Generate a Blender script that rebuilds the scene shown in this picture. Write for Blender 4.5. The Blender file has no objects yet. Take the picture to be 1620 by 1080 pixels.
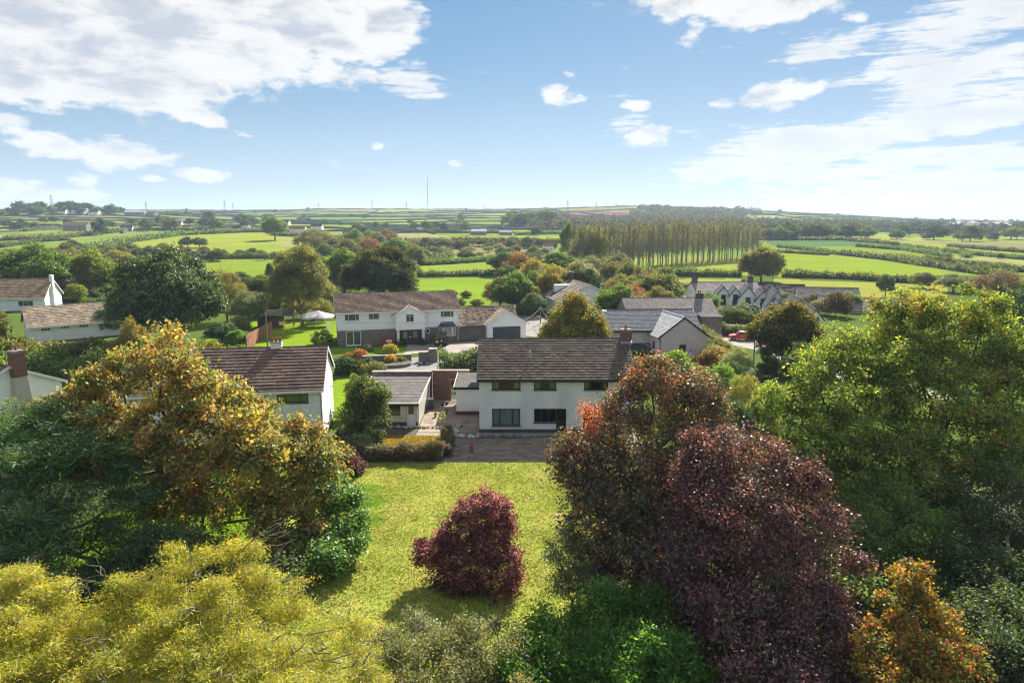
import bpy, math, random
import numpy as np
from mathutils import Vector, Matrix

random.seed(7)
rng = np.random.default_rng(11)
SC = bpy.context.scene
COL = SC.collection
R = math.radians

# ------------------------------------------------------------------ camera, light, sky
CAM_H, PITCH, FPX = 19.0, R(9.9), 1080.0
cam_data = bpy.data.cameras.new('camera')
cam_data.sensor_fit = 'HORIZONTAL'
cam_data.sensor_width = 36.0
cam_data.lens = 24.0
cam_data.clip_start = 0.5
cam_data.clip_end = 40000
cam = bpy.data.objects.new('camera', cam_data)
cam.location = (0, 0, CAM_H)
cam.rotation_euler = (R(90) - PITCH, 0, 0)
COL.objects.link(cam)
SC.camera = cam

SUN_AZ, SUN_EL = R(19), R(34)
SUN_DIR = Vector((math.sin(SUN_AZ) * math.cos(SUN_EL), math.cos(SUN_AZ) * math.cos(SUN_EL), math.sin(SUN_EL)))
sl = bpy.data.lights.new('sun', 'SUN')
sl.energy = 4.9
sl.angle = R(0.5)
sl.color = (1.0, 0.93, 0.82)
sun = bpy.data.objects.new('sun', sl)
sun.rotation_euler = SUN_DIR.to_track_quat('Z', 'Y').to_euler()
sun.location = (60, 160, 120)
COL.objects.link(sun)

SC.view_settings.view_transform = 'Standard'
SC.view_settings.look = 'None'
SC.view_settings.gamma = 1
SC.view_settings.use_curve_mapping = False
SC.view_settings.exposure = 1.38
SC.render.engine = 'CYCLES'
SC.cycles.max_bounces = 6
SC.cycles.diffuse_bounces = 4
SC.cycles.glossy_bounces = 3
SC.cycles.transmission_bounces = 4
SC.cycles.transparent_max_bounces = 8
SC.cycles.volume_bounces = 0
SC.cycles.use_denoising = True
SC.cycles.pixel_filter_type = 'BLACKMAN_HARRIS'
SC.cycles.filter_width = 1.15


def ray(px, py):
    u = (px - 810) / FPX
    v = (540 - py) / FPX
    return (u, math.cos(PITCH) + v * math.sin(PITCH), -math.sin(PITCH) + v * math.cos(PITCH))


class N:
    """tiny node helper"""
    def __init__(self, tree):
        self.t = tree
        self.n = tree.nodes
        self.l = tree.links

    def add(self, kind, ins=None, **props):
        nd = self.n.new(kind)
        for k, v in props.items():
            setattr(nd, k, v)
        for k, v in (ins or {}).items():
            self.set(nd.inputs[k], v)
        return nd

    def set(self, sock, v):
        if isinstance(v, bpy.types.NodeSocket):
            self.l.new(v, sock)
        elif isinstance(v, bpy.types.Node):
            self.l.new(v.outputs[0], sock)
        else:
            sock.default_value = v

    def m(self, op, a, b=None, c=None, clamp=False):
        nd = self.n.new('ShaderNodeMath')
        nd.operation = op
        nd.use_clamp = clamp
        self.set(nd.inputs[0], a)
        if b is not None:
            self.set(nd.inputs[1], b)
        if c is not None:
            self.set(nd.inputs[2], c)
        return nd.outputs[0]

    def mix(self, f, a, b, blend='MIX'):
        nd = self.n.new('ShaderNodeMix')
        nd.data_type = 'RGBA'
        nd.blend_type = blend
        self.set(nd.inputs[0], f)
        self.set(nd.inputs[6], a)
        self.set(nd.inputs[7], b)
        return nd.outputs[2]

    def ss(self, v, lo, hi, a=0.0, b=1.0):
        nd = self.n.new('ShaderNodeMapRange')
        nd.interpolation_type = 'SMOOTHSTEP'
        self.set(nd.inputs[0], v)
        self.set(nd.inputs[1], lo)
        self.set(nd.inputs[2], hi)
        self.set(nd.inputs[3], a)
        self.set(nd.inputs[4], b)
        return nd.outputs[0]

    def noise(self, vec, scale, detail=3.0, rough=0.5, dist=0.0):
        nd = self.n.new('ShaderNodeTexNoise')
        if vec is not None:
            self.set(nd.inputs['Vector'], vec)
        nd.inputs['Scale'].default_value = scale
        nd.inputs['Detail'].default_value = detail
        nd.inputs['Roughness'].default_value = rough
        nd.inputs['Distortion'].default_value = dist
        return nd.outputs['Fac']


def build_world():
    w = bpy.data.worlds.new('World')
    SC.world = w
    w.use_nodes = True
    t = w.node_tree
    t.nodes.clear()
    g = N(t)
    out = g.add('ShaderNodeOutputWorld')
    sky = g.add('ShaderNodeTexSky', sky_type='NISHITA', sun_disc=False, sun_elevation=SUN_EL, sun_rotation=SUN_AZ,
                altitude=60.0, air_density=1.0, dust_density=0.15, ozone_density=3.0)
    skyc = g.add('ShaderNodeHueSaturation', {'Saturation': 1.35, 'Value': 1.0, 'Color': sky.outputs[0]})
    tc = g.add('ShaderNodeTexCoord')
    sep = g.add('ShaderNodeSeparateXYZ', {0: tc.outputs['Generated']})
    x, y, z = sep.outputs
    az = g.m('ARCTAN2', x, y)
    el = g.m('ARCSINE', z)
    # cloud-deck coordinates: the direction meets a flat layer overhead
    zz = g.m('ADD', g.m('MAXIMUM', z, 0.0), 0.10)
    cu = g.m('DIVIDE', x, zz)
    cv = g.m('DIVIDE', y, zz)
    deck = g.add('ShaderNodeCombineXYZ', {0: cu, 1: cv, 2: 0.0}).outputs[0]
    ang = g.add('ShaderNodeCombineXYZ', {0: g.m('MULTIPLY', az, 1.0), 1: g.m('MULTIPLY', el, 2.2), 2: 0.0}).outputs[0]
    n1 = g.noise(deck, 2.1, 9.0, 0.62, 0.35)
    n2 = g.noise(ang, 9.0, 10.0, 0.64, 0.25)
    n3 = g.noise(ang, 34.0, 6.0, 0.6, 0.3)
    nb = g.m('ADD', g.m('MULTIPLY', n1, 0.25), g.m('ADD', g.m('MULTIPLY', n2, 0.85), g.m('MULTIPLY', n3, 0.55)))
    # edge wobble
    wx = g.m('MULTIPLY', g.m('SUBTRACT', g.noise(ang, 6.0, 5.0, 0.6), 0.5), 0.10)
    ang2 = g.add('ShaderNodeVectorMath', {0: ang, 1: (7.3, 2.1, 0.0)}, operation='ADD').outputs[0]
    wy = g.m('MULTIPLY', g.m('SUBTRACT', g.noise(ang2, 7.0, 5.0, 0.6), 0.5), 0.05)
    azw = g.m('ADD', az, wx)
    elw = g.m('ADD', el, wy)

    def blobs(items):
        tot = None
        for (px, py, rx, ry, tilt, s) in items:
            d = Vector(ray(px, py)).normalized()
            a0 = math.atan2(d.x, d.y)
            e0 = math.asin(d.z)
            ct, st = math.cos(R(tilt)), math.sin(R(tilt))
            ra, re = rx / FPX, ry / FPX
            da = g.m('SUBTRACT', azw, a0)
            de = g.m('SUBTRACT', elw, e0)
            u = g.m('ADD', g.m('MULTIPLY', da, ct / ra), g.m('MULTIPLY', de, st / ra))
            v = g.m('ADD', g.m('MULTIPLY', da, -st / re), g.m('MULTIPLY', de, ct / re))
            q = g.m('ADD', g.m('MULTIPLY', u, u), g.m('MULTIPLY', v, v))
            b = g.m('MULTIPLY', g.m('SUBTRACT', 1.0, q, clamp=True), s)
            tot = b if tot is None else g.m('MAXIMUM', tot, b)
        return tot
    cum = blobs([
        (30, 330, 34, 10, 0, .55), (232, 290, 20, 9, 0, .5), (60, 282, 22, 10, 0, .45), (1150, 160, 34, 12, 0, .5), (1175, 238, 20, 9, 0, .45), (1345, 28, 30, 14, 0, .55), (905, 120, 16, 9, 0, .4), (580, 237, 14, 7, 0, .5),
        (90, 20, 330, 105, 0, 1), (430, 15, 240, 75, 4, 1), (170, 100, 190, 62, -14, 1), (60, 95, 150, 70, 0, 1), (570, 45, 105, 62, 0, 0.95),
        (305, 178, 80, 20, -14, 0.8), (330, 100, 150, 38, 6, 0.85), (250, 40, 300, 110, 0, 1), (8, 196, 48, 24, 0, 0.56), (85, 230, 74, 22, -8, 0.58),
        (200, 247, 87, 27.2, -3, 0.62), (14, 294, 50, 24, 0, 0.6), (105, 308, 64, 16, 0, 0.6), (312, 281, 52, 14, -2, 0.66), (140, 281, 23.2, 14.4, 0, 0.47),
        (520, 122, 75.4, 25.6, -4, 0.54), (580, 118, 40.6, 22.4, 0, 0.43), (415, 124, 31.9, 17.6, 0, 0.43), (875, 148, 37.7, 19.2, 0, 0.58), (908, 150, 23.2, 12.8, 0, 0.36),
        (1008, 172, 26.1, 14.4, 0, 0.54), (1015, 220, 46.4, 17.6, 0, 0.58), (1222, 148, 72.5, 27.2, -3, 0.61), (1282, 140, 23.2, 14.4, 0, 0.43), (722, 261, 15.95, 9.6, 0, 0.47),
        (1110, 60, 20.3, 41.6, 0, 0.36), (1190, -5, 120, 50, -4, 0.95), (1075, 8, 55, 34, 0, 0.75), (1015, -2, 87, 32, 0, 0.36),
    ])
    sheet = blobs([
        (395, 215, 22, 8, 0, .5), (190, 218, 22, 8, 0, .5),
        (655, 122, 62, 34, -14, .75), (1310, 75, 95, 20, 8, .75), (1360, 50, 50, 12, 10, .6), (1430, 108, 120, 22, 6, .8), (1540, 115, 150, 42, 8, .95), (1560, 25, 170, 44, 8, .95), (1470, 60, 80, 20, 10, .7), (1590, 140, 70, 22, 0, .8),
        (1480, 190, 240, 30, 9, 1.15), (1290, 226, 210, 34, 9, 1.15), (1160, 266, 130, 30, 4, 1.1), (1380, 262, 280, 24, 5, .95), (1540, 250, 240, 22, 6, .85),
        (1520, 296, 330, 34, 3, .95), (1260, 300, 180, 14, 2, .5), (1450, 335, 330, 14, 0, .42), (1090, 212, 60, 8, 3, .5), (1150, 205, 60, 7, 3, .5), (985, 200, 40, 14, 14, .6), (1210, 200, 50, 8, 0, .5),
        (950, 324, 90, 5, 0, .5),
    ])
    streak = g.noise(g.add('ShaderNodeVectorMath', {0: ang, 1: (5.0, 22.0, 1.0)}, operation='MULTIPLY').outputs[0], 3.2, 8.0, 0.62, 0.5)
    dc = g.ss(g.m('ADD', g.m('MULTIPLY', cum, 0.75), g.m('SUBTRACT', nb, 0.825)), 0.15, 0.38)
    sfield = g.m('ADD', g.m('MULTIPLY', sheet, 0.62), g.m('ADD', g.m('MULTIPLY', g.m('SUBTRACT', streak, 0.5), 1.15), g.m('ADD', g.m('MULTIPLY', g.m('SUBTRACT', n2, 0.5), 0.75), g.m('MULTIPLY', g.m('SUBTRACT', n3, 0.5), 0.45))))
    ds = g.m('MULTIPLY', g.ss(sfield, 0.16, 0.50), 0.92)
    # unseen rest of the sky: broken cloud, made fuller to brighten the shade
    front = g.ss(y, 0.35, 0.75)
    rest = g.m('MULTIPLY', g.ss(n1, 0.42, 0.58), g.m('SUBTRACT', 1.0, front))
    rest = g.m('MULTIPLY', rest, g.ss(z, 0.02, 0.15))
    dens = g.m('MAXIMUM', g.m('MAXIMUM', dc, ds), rest)
    # thick parts are greyer, in soft diagonal folds
    fold = g.noise(g.add('ShaderNodeVectorMath', {0: ang2, 1: (5.6, 6.8, 1.0)}, operation='MULTIPLY').outputs[0], 2.0, 8.0, 0.6, 0.3)
    thick = g.ss(g.m('ADD', g.m('MULTIPLY', cum, 0.50), g.m('MULTIPLY', g.m('SUBTRACT', fold, 0.5), 2.6)), 0.20, 0.80)
    thick2 = g.m('MULTIPLY', g.ss(g.m('ADD', g.m('MULTIPLY', sheet, 0.4), g.m('MULTIPLY', g.m('SUBTRACT', n2, 0.5), 1.6)), 0.15, 0.6), 0.45)
    ccol = g.mix(g.m('MAXIMUM', g.m('MULTIPLY', thick, g.ss(cum, 0.1, 0.5)), thick2), (0.36, 0.357, 0.35, 1), (0.215, 0.23, 0.26, 1))
    sk = g.add('ShaderNodeVectorMath', {0: skyc.outputs[0], 3: 0.055}, operation='SCALE').outputs[0]
    # bright sky rolls off softly, as a camera records it
    den = g.add('ShaderNodeVectorMath', {0: sk, 1: (3.1, 2.4, 1.8), 2: (1, 1, 1)}, operation='MULTIPLY_ADD').outputs[0]
    skyb = g.add('ShaderNodeVectorMath', {0: sk, 1: den}, operation='DIVIDE').outputs[0]
    veil = g.m('MULTIPLY', g.ss(el, 0.0, 0.22, 1.0, 0.0), 0.35)
    skyb = g.mix(veil, skyb, (0.205, 0.275, 0.35, 1))
    fin = g.mix(dens, skyb, ccol)
    bg = g.add('ShaderNodeBackground', {'Color': fin, 'Strength': 1.0})
    g.l.new(bg.outputs[0], out.inputs['Surface'])


build_world()

# ------------------------------------------------------------------ places
def G(px, py, z=0.0):
    r = ray(px, py)
    t = (z - CAM_H) / r[2]
    return (t * r[0], t * r[1])


def WZ(px, py, Y):
    r = ray(px, py)
    t = Y / r[1]
    return (t * r[0], CAM_H + t * r[2])


def vnoise(x, y, s, seed=0):
    """smooth value noise, vectorised"""
    x = np.asarray(x, float) / s
    y = np.asarray(y, float) / s
    xi = np.floor(x).astype(np.int64)
    yi = np.floor(y).astype(np.int64)
    fx = x - xi
    fy = y - yi
    fx = fx * fx * (3 - 2 * fx)
    fy = fy * fy * (3 - 2 * fy)

    def h(a, b):
        n = (a * 374761393 + b * 668265263 + seed * 982451653) & 0x7fffffff
        n = ((n ^ (n >> 13)) * 1274126177) & 0x7fffffff
        return ((n ^ (n >> 16)) & 0xffff) / 65535.0
    return (h(xi, yi) * (1 - fx) + h(xi + 1, yi) * fx) * (1 - fy) + (h(xi, yi + 1) * (1 - fx) + h(xi + 1, yi + 1) * fx) * fy


PD = [0, 330, 450, 600, 800, 1000, 1300, 1600, 1900, 2100, 2700, 5000, 20000]
PZ = [0, 0, 2.0, 6.5, 12.5, 17.0, 26, 37, 48.5, 51, 36, 12, 5]


def hgt(x, y):
    x = np.asarray(x, float)
    y = np.asarray(y, float)
    d = np.maximum(y, 1.0)
    t = x / d
    base = np.interp(d, PD, PZ)
    s = np.interp(t, [-2, -.75, -.1, .30, .42, .60, .80, 2], [1.0, 1.06, 1.0, .97, .78, .50, .38, .3])
    z = base * s
    z = z + 13 * np.exp(-((x - 290) / 330) ** 2 - ((d - 1800) / 260) ** 2)
    z = z + 10 * np.exp(-((x + 760) / 260) ** 2 - ((d - 1150) / 200) ** 2)
    f = np.clip((d - 450) / 900, 0, .8)
    z = z + f * ((vnoise(x, y, 420, 3) - .5) * 12 + (vnoise(x, y, 170, 5) - .5) * 5)
    return np.where(y < 330, 0.0, z)


GT_T = 5.0 * 1.004 ** np.arange(1850)


def GT(px, py):
    """ground point on the terrain seen through a picture point of the reference"""
    r = ray(px, py)
    z = CAM_H + GT_T * r[2] - hgt(GT_T * r[0], GT_T * r[1])
    k = int(np.argmax(z < 0))
    if not z[k] < 0:
        return (3200 * r[0], 3200 * r[1])
    t = GT_T[k - 1] + (GT_T[k] - GT_T[k - 1]) * z[k - 1] / (z[k - 1] - z[k])
    return (float(t * r[0]), float(t * r[1]))


# ------------------------------------------------------------------ mesh helpers
def link(o, parent=None):
    COL.objects.link(o)
    if parent is not None:
        o.parent = parent
    return o


def tag(o, label=None, cat=None, group=None, kind=None):
    if label:
        o['label'] = label
    if cat:
        o['category'] = cat
    if group:
        o['group'] = group
    if kind:
        o['kind'] = kind
    return o


def empty(name, loc=(0, 0, 0), rz=0.0, label=None, cat=None, group=None):
    o = bpy.data.objects.new(name, None)
    o.empty_display_size = 0.3
    o.location = loc
    o.rotation_euler = (0, 0, rz)
    link(o)
    return tag(o, label, cat, group)


def np_mesh(name, V, F, mat, col=None, smooth=False):
    me = bpy.data.meshes.new(name)
    V = np.ascontiguousarray(V, dtype=np.float32)
    F = np.ascontiguousarray(F, dtype=np.int32)
    n, k = F.shape
    me.vertices.add(len(V))
    me.vertices.foreach_set('co', V.ravel())
    me.loops.add(n * k)
    me.loops.foreach_set('vertex_index', F.ravel())
    me.polygons.add(n)
    me.polygons.foreach_set('loop_start', np.arange(0, n * k, k, dtype=np.int32))
    if smooth:
        me.polygons.foreach_set('use_smooth', np.ones(n, dtype=bool))
    if col is not None:
        a = me.attributes.new('Col', 'FLOAT_COLOR', 'FACE')
        c = np.ones((n, 4), dtype=np.float32)
        c[:, :3] = col
        a.data.foreach_set('color', c.ravel())
    me.update(calc_edges=True)
    me.materials.append(mat)
    return me


def np_obj(name, V, F, mat, col=None, parent=None, smooth=False):
    return link(bpy.data.objects.new(name, np_mesh(name, V, F, mat, col, smooth)), parent)


class MB:
    def __init__(self):
        self.v, self.f, self.mi, self.c = [], [], [], []
        self.m = Matrix.Identity(4)

    def poly(self, pts, mi=0, c=(1, 1, 1)):
        b = len(self.v)
        self.v += [tuple(self.m @ Vector(p)) for p in pts]
        self.f.append(tuple(range(b, b + len(pts))))
        self.mi.append(mi)
        self.c.append(c)

    def hexa(self, p, mi=0, c=(1, 1, 1), skip=()):
        """p: 8 corners, bottom 0-3 (ccw from above) and top 4-7"""
        b = len(self.v)
        self.v += [tuple(self.m @ Vector(q)) for q in p]
        for i, f in enumerate(((0, 3, 2, 1), (4, 5, 6, 7), (0, 1, 5, 4), (1, 2, 6, 5), (2, 3, 7, 6), (3, 0, 4, 7))):
            if i in skip:
                continue
            self.f.append(tuple(b + q for q in f))
            self.mi.append(mi)
            self.c.append(c)

    def box(self, x0, x1, y0, y1, z0, z1, mi=0, c=(1, 1, 1)):
        self.hexa([(x0, y0, z0), (x1, y0, z0), (x1, y1, z0), (x0, y1, z0), (x0, y0, z1), (x1, y0, z1), (x1, y1, z1), (x0, y1, z1)], mi, c)

    def prism(self, prof, y0, y1, mi=0, c=(1, 1, 1)):
        """profile in xz (ccw seen from -y), extruded along y"""
        self.poly([(x, y0, z) for x, z in prof], mi, c)
        self.poly([(x, y1, z) for x, z in reversed(prof)], mi, c)
        n = len(prof)
        for i in range(n):
            a, b = prof[i], prof[(i + 1) % n]
            self.poly([(a[0], y0, a[1]), (a[0], y1, a[1]), (b[0], y1, b[1]), (b[0], y0, b[1])], mi, c)

    def tube(self, pts, r0, r1=None, n=6, mi=0, c=(1, 1, 1), cap=True):
        r1 = r0 if r1 is None else r1
        pts = [Vector(p) for p in pts]
        rings = []
        for i, p in enumerate(pts):
            d = (pts[min(i + 1, len(pts) - 1)] - pts[max(i - 1, 0)])
            d = d.normalized() if d.length > 1e-9 else Vector((0, 0, 1))
            a = d.cross(Vector((0, 0, 1)))
            if a.length < 0.05:
                a = d.cross(Vector((1, 0, 0)))
            a.normalize()
            b2 = d.cross(a)
            r = r0 + (r1 - r0) * i / max(1, len(pts) - 1)
            base = len(self.v)
            for k in range(n):
                th = 2 * math.pi * k / n
                self.v.append(tuple(self.m @ (p + a * (math.cos(th) * r) + b2 * (math.sin(th) * r))))
            rings.append(base)
        for i in range(len(rings) - 1):
            for k in range(n):
                k2 = (k + 1) % n
                self.f.append((rings[i] + k, rings[i] + k2, rings[i + 1] + k2, rings[i + 1] + k))
                self.mi.append(mi)
                self.c.append(c)
        if cap:
            self.f.append(tuple(rings[0] + k for k in range(n)))
            self.f.append(tuple(rings[-1] + k for k in reversed(range(n))))
            self.mi += [mi, mi]
            self.c += [c, c]

    def mesh(self, name, mats, smooth=False):
        me = bpy.data.meshes.new(name)
        me.from_pydata(self.v, [], self.f)
        for m in (mats if isinstance(mats, (list, tuple)) else [mats]):
            me.materials.append(m)
        me.polygons.foreach_set('material_index', np.array(self.mi, dtype=np.int32))
        if smooth:
            me.polygons.foreach_set('use_smooth', np.ones(len(self.f), dtype=bool))
        a = me.attributes.new('Col', 'FLOAT_COLOR', 'FACE')
        cc = np.ones((len(self.c), 4), dtype=np.float32)
        cc[:, :3] = self.c
        a.data.foreach_set('color', cc.ravel())
        me.update()
        return me

    def build(self, name, mats, parent=None, smooth=False):
        return link(bpy.data.objects.new(name, self.mesh(name, mats, smooth)), parent)


def kids(o):
    return [c for c in bpy.data.objects if c.parent == o]


KIDCACHE = {}


def register(o):
    """remember a thing's parts so that copying stays cheap"""
    KIDCACHE[o.name] = [(c, kids(c)) for c in kids(o)]
    return o


def dup(root, loc, rz=0.0, scale=None, label=None, color=None, group=None, keep=None):
    r = root.copy()
    link(r)
    r.location = loc
    r.rotation_euler = (0, 0, rz)
    if scale is not None:
        r.scale = scale
    if label:
        r['label'] = label
    if group:
        r['group'] = group
    for c, gs in KIDCACHE[root.name]:
        if keep and c.name.split('.')[0] not in keep:
            continue
        cc = c.copy()
        COL.objects.link(cc)
        cc.parent = r
        if color is not None:
            cc.color = (*color, 1)
        for g_ in gs:
            gg = g_.copy()
            COL.objects.link(gg)
            gg.parent = cc
    return r


def unlink_tree(root):
    for c, gs in KIDCACHE[root.name]:
        for g_ in gs:
            COL.objects.unlink(g_)
        COL.objects.unlink(c)
    COL.objects.unlink(root)


# ------------------------------------------------------------------ materials
MATS = {}


def base_mat(name):
    m = bpy.data.materials.new(name)
    m.use_nodes = True
    m.node_tree.nodes.clear()
    g = N(m.node_tree)
    out = g.add('ShaderNodeOutputMaterial')
    return m, g, out


def simple(name, c1, c2=None, scale=4.0, rough=0.75, bump=0.0, bscale=30.0, metal=0.0, spec=0.4, attr=False, detail=5.0, streak=None, lo=.3, hi=.7, objcol=False):
    m, g, out = base_mat(name)
    tc = g.add('ShaderNodeTexCoord').outputs['Object']
    v = tc
    if streak:
        v = g.add('ShaderNodeVectorMath', {0: tc, 1: streak}, operation='MULTIPLY').outputs[0]
    col = (*c1, 1)
    if c2 is not None:
        f = g.ss(g.noise(v, scale, detail, 0.6), lo, hi)
        col = g.mix(f, (*c1, 1), (*c2, 1))
    if attr:
        a = g.add('ShaderNodeAttribute', attribute_name='Col')
        col = g.mix(1.0, a.outputs['Color'], col, 'MULTIPLY')
    if objcol:
        oi = g.add('ShaderNodeObjectInfo')
        col = g.mix(1.0, oi.outputs['Color'], col, 'MULTIPLY')
    b = g.add('ShaderNodeBsdfPrincipled', {'Base Color': col, 'Roughness': rough, 'Metallic': metal, 'Specular IOR Level': spec})
    if bump:
        h = g.noise(tc, bscale, 4.0, 0.6)
        bn = g.add('ShaderNodeBump', {'Strength': bump, 'Distance': 0.02, 'Height': h})
        g.l.new(bn.outputs[0], b.inputs['Normal'])
    g.l.new(b.outputs[0], out.inputs[0])
    MATS[name] = m
    return m


def leaf_mat(name, trans=0.45, gloss=0.10, rough=0.45):
    m, g, out = base_mat(name)
    a = g.add('ShaderNodeAttribute', attribute_name='Col')
    oi = g.add('ShaderNodeObjectInfo')
    col = g.mix(1.0, a.outputs['Color'], oi.outputs['Color'], 'MULTIPLY')
    d = g.add('ShaderNodeBsdfDiffuse', {'Color': col})
    tcol = g.mix(1.0, col, (1.35, 1.25, 0.6, 1), 'MULTIPLY')
    t = g.add('ShaderNodeBsdfTranslucent', {'Color': tcol})
    mx = g.add('ShaderNodeMixShader', {0: trans, 1: d.outputs[0], 2: t.outputs[0]})
    gl = g.add('ShaderNodeBsdfGlossy', {'Color': (0.9, 0.95, 1.0, 1), 'Roughness': rough})
    mx2 = g.add('ShaderNodeMixShader', {0: gloss, 1: mx.outputs[0], 2: gl.outputs[0]})
    g.l.new(mx2.outputs[0], out.inputs[0])
    return m


M_LEAF = leaf_mat('leaf', 0.54, 0.03, 0.55)
M_LEAF_GLOSSY = leaf_mat('glossy_leaf', 0.44, 0.055, 0.50)
M_NEEDLE = leaf_mat('needle', 0.30, 0.03, 0.6)
M_FAR = leaf_mat('far_leaf', 0.25, 0.02, 0.7)
M_GRASS = leaf_mat('grass_blade', 0.40, 0.02, 0.6)
M_BARK = simple('bark', (.09, .07, .05), (.17, .14, .10), 6, .9, .6, 20)
M_PALEBARK = simple('pale_bark', (.30, .25, .18), (.16, .13, .09), 9, .85, .4, 30)
M_WHITE = simple('white_render', (.84, .85, .84), (.72, .75, .73), .55, .85, .5, 60, lo=.42, hi=.8, detail=8)
M_WHITE2 = simple('weathered_render', (.80, .83, .84), (.56, .63, .63), .42, .9, .6, 40, lo=.36, hi=.78, detail=10, streak=(1, 1, .45))
M_BOARD = simple('white_boarding', (.86, .87, .88), (.80, .81, .82), 2, .7, .1, 30, spec=.2)
M_PAINT = simple('white_paint', (.80, .80, .78), (.70, .70, .68), 3, .45, .1, 30)
M_CREAM = simple('cream_paint', (.62, .60, .52), (.52, .50, .43), 3, .5, .1, 30)
M_PINK = simple('pink_render', (.64, .55, .57), (.56, .48, .50), .8, .9, .4, 50)
M_BROWNFR = simple('dark_brown_frame', (.030, .022, .018), None, rough=.45)
M_BLACK = simple('black_paint', (.015, .016, .018), None, rough=.4)
M_GREYPL = simple('anthracite_paint', (.045, .055, .07), None, rough=.4)
M_PLINTH = simple('dark_plinth', (.055, .05, .05), (.09, .08, .075), 3, .9, .4, 20)


def tile_mat():
    """concrete tile: weathering in patches, pale lichen spots, dark moss specks"""
    m, g, out = base_mat('concrete_tile')
    tc = g.add('ShaderNodeTexCoord').outputs['Object']
    a = g.add('ShaderNodeAttribute', attribute_name='Col')
    c = g.mix(g.ss(g.noise(tc, .7, 6, .65), .35, .65), (.78, .78, .80, 1), (1.22, 1.18, 1.12, 1))
    c = g.mix(1.0, a.outputs['Color'], c, 'MULTIPLY')
    lich = g.ss(g.noise(tc, 5.5, 3, .7), .64, .70)
    c = g.mix(g.m('MULTIPLY', lich, .75), c, (.36, .35, .30, 1))
    moss = g.ss(g.noise(g.add('ShaderNodeVectorMath', {0: tc, 1: (3.1, 7.7, 1.9)}, operation='ADD').outputs[0], 3.2, 5, .7), .60, .70)
    c = g.mix(g.m('MULTIPLY', moss, .6), c, (.055, .055, .035, 1))
    b = g.add('ShaderNodeBsdfPrincipled', {'Base Color': c, 'Roughness': .93, 'Specular IOR Level': .12})
    bn = g.add('ShaderNodeBump', {'Strength': .5, 'Distance': .02, 'Height': g.noise(tc, 25, 4, .6)})
    g.l.new(bn.outputs[0], b.inputs['Normal'])
    g.l.new(b.outputs[0], out.inputs[0])
    return m


M_TILE = tile_mat()
M_SLATE = simple('slate', (.8, .8, .8), (1.15, 1.15, 1.15), 2.0, .9, .2, 25, attr=True, spec=.12)
M_ROOFING = simple('roofing_felt', (.085, .08, .078), (.15, .14, .13), 1.2, .95, .4, 20, spec=.1)
M_LEAD = simple('lead_flashing', (.28, .31, .34), (.36, .39, .42), 4, .5)
M_BRICK = simple('brick', (.8, .8, .8), (1.2, 1.15, 1.1), 9, .9, .5, 30, attr=True)
M_MORTAR = simple('mortar', (.22, .20, .18), (.30, .28, .25), 6, .95, .3, 30)
M_STONE = simple('stone', (.75, .75, .75), (1.25, 1.22, 1.15), 5, .9, .8, 14, attr=True)
M_TERRA = simple('terracotta', (.36, .10, .055), (.28, .08, .05), 8, .8)
M_METAL = simple('galvanised', (.30, .31, .32), None, rough=.5, metal=.6)
M_WOOD = simple('fence_wood', (.30, .19, .12), (.20, .13, .085), 4, .85, .4, 20, attr=True, streak=(1, 1, .15))
M_POLE = simple('pole_wood', (.20, .15, .11), (.28, .22, .17), 3, .85, .3, 20, streak=(3, 3, .3))
M_POLEGREY = simple('grey_pole', (.42, .42, .40), None, rough=.7)
M_CONC = simple('concrete', (.30, .27, .24), (.22, .20, .18), 1.3, .95, .4, 18, attr=True)
M_SLAB = simple('paving', (.9, .9, .9), (1.2, 1.15, 1.1), 4, .92, .5, 22, attr=True)
M_ASPH = simple('asphalt', (.17, .165, .16), (.23, .22, .21), .35, .95, .5, 60)
M_DRIVE = simple('drive', (.32, .28, .24), (.24, .21, .19), .5, .95, .4, 40)
M_EARTH = simple('earth', (.055, .050, .032), (.085, .075, .045), 1.5, .95, .8, 12)
M_RED = simple('red_paint', (.55, .012, .012), None, rough=.25, spec=.6)
M_CARDARK = simple('dark_paint', (.012, .014, .016), None, rough=.25, spec=.6)
M_CARWHITE = simple('silver_paint', (.55, .58, .62), None, rough=.25, spec=.6)
M_TYRE = simple('rubber', (.015, .015, .015), None, rough=.85)
M_YELLOW = simple('yellow_plate', (.80, .50, .02), None, rough=.5)
M_LIGHTRED = simple('tail_light', (.45, .01, .01), None, rough=.2)
M_CURT_Y = simple('yellow_curtain', (.90, .80, .38), (.78, .68, .30), 18, .9, streak=(1, 1, .04))
M_CURT_G = simple('grey_curtain', (.85, .90, .90), (.62, .68, .70), 16, .9, streak=(1, 1, .04))
M_CURT_N = simple('green_curtain', (.55, .62, .28), (.62, .66, .42), 14, .9, streak=(1, 1, .04))
M_SCREE = simple('awning_fabric', (.70, .68, .70), (.62, .60, .62), 3, .8)
M_AWN2 = simple('purple_fabric', (.28, .20, .28), None, rough=.8)
M_WIRE = simple('cable', (.30, .30, .30), None, rough=.6)
M_PYLON = simple('pylon_steel', (.16, .17, .18), None, rough=.6, metal=.3)


def glass_mat():
    m, g, out = base_mat('window_glass')
    fr = g.add('ShaderNodeFresnel', {'IOR': 1.5})
    k = g.m('MULTIPLY', fr.outputs[0], 0.5, clamp=True)
    tr = g.add('ShaderNodeBsdfTransparent', {'Color': (.72, .76, .75, 1)})
    gl = g.add('ShaderNodeBsdfGlossy', {'Color': (1, 1, 1, 1), 'Roughness': 0.03})
    mx = g.add('ShaderNodeMixShader', {0: k, 1: tr.outputs[0], 2: gl.outputs[0]})
    g.l.new(mx.outputs[0], out.inputs[0])
    return m


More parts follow.
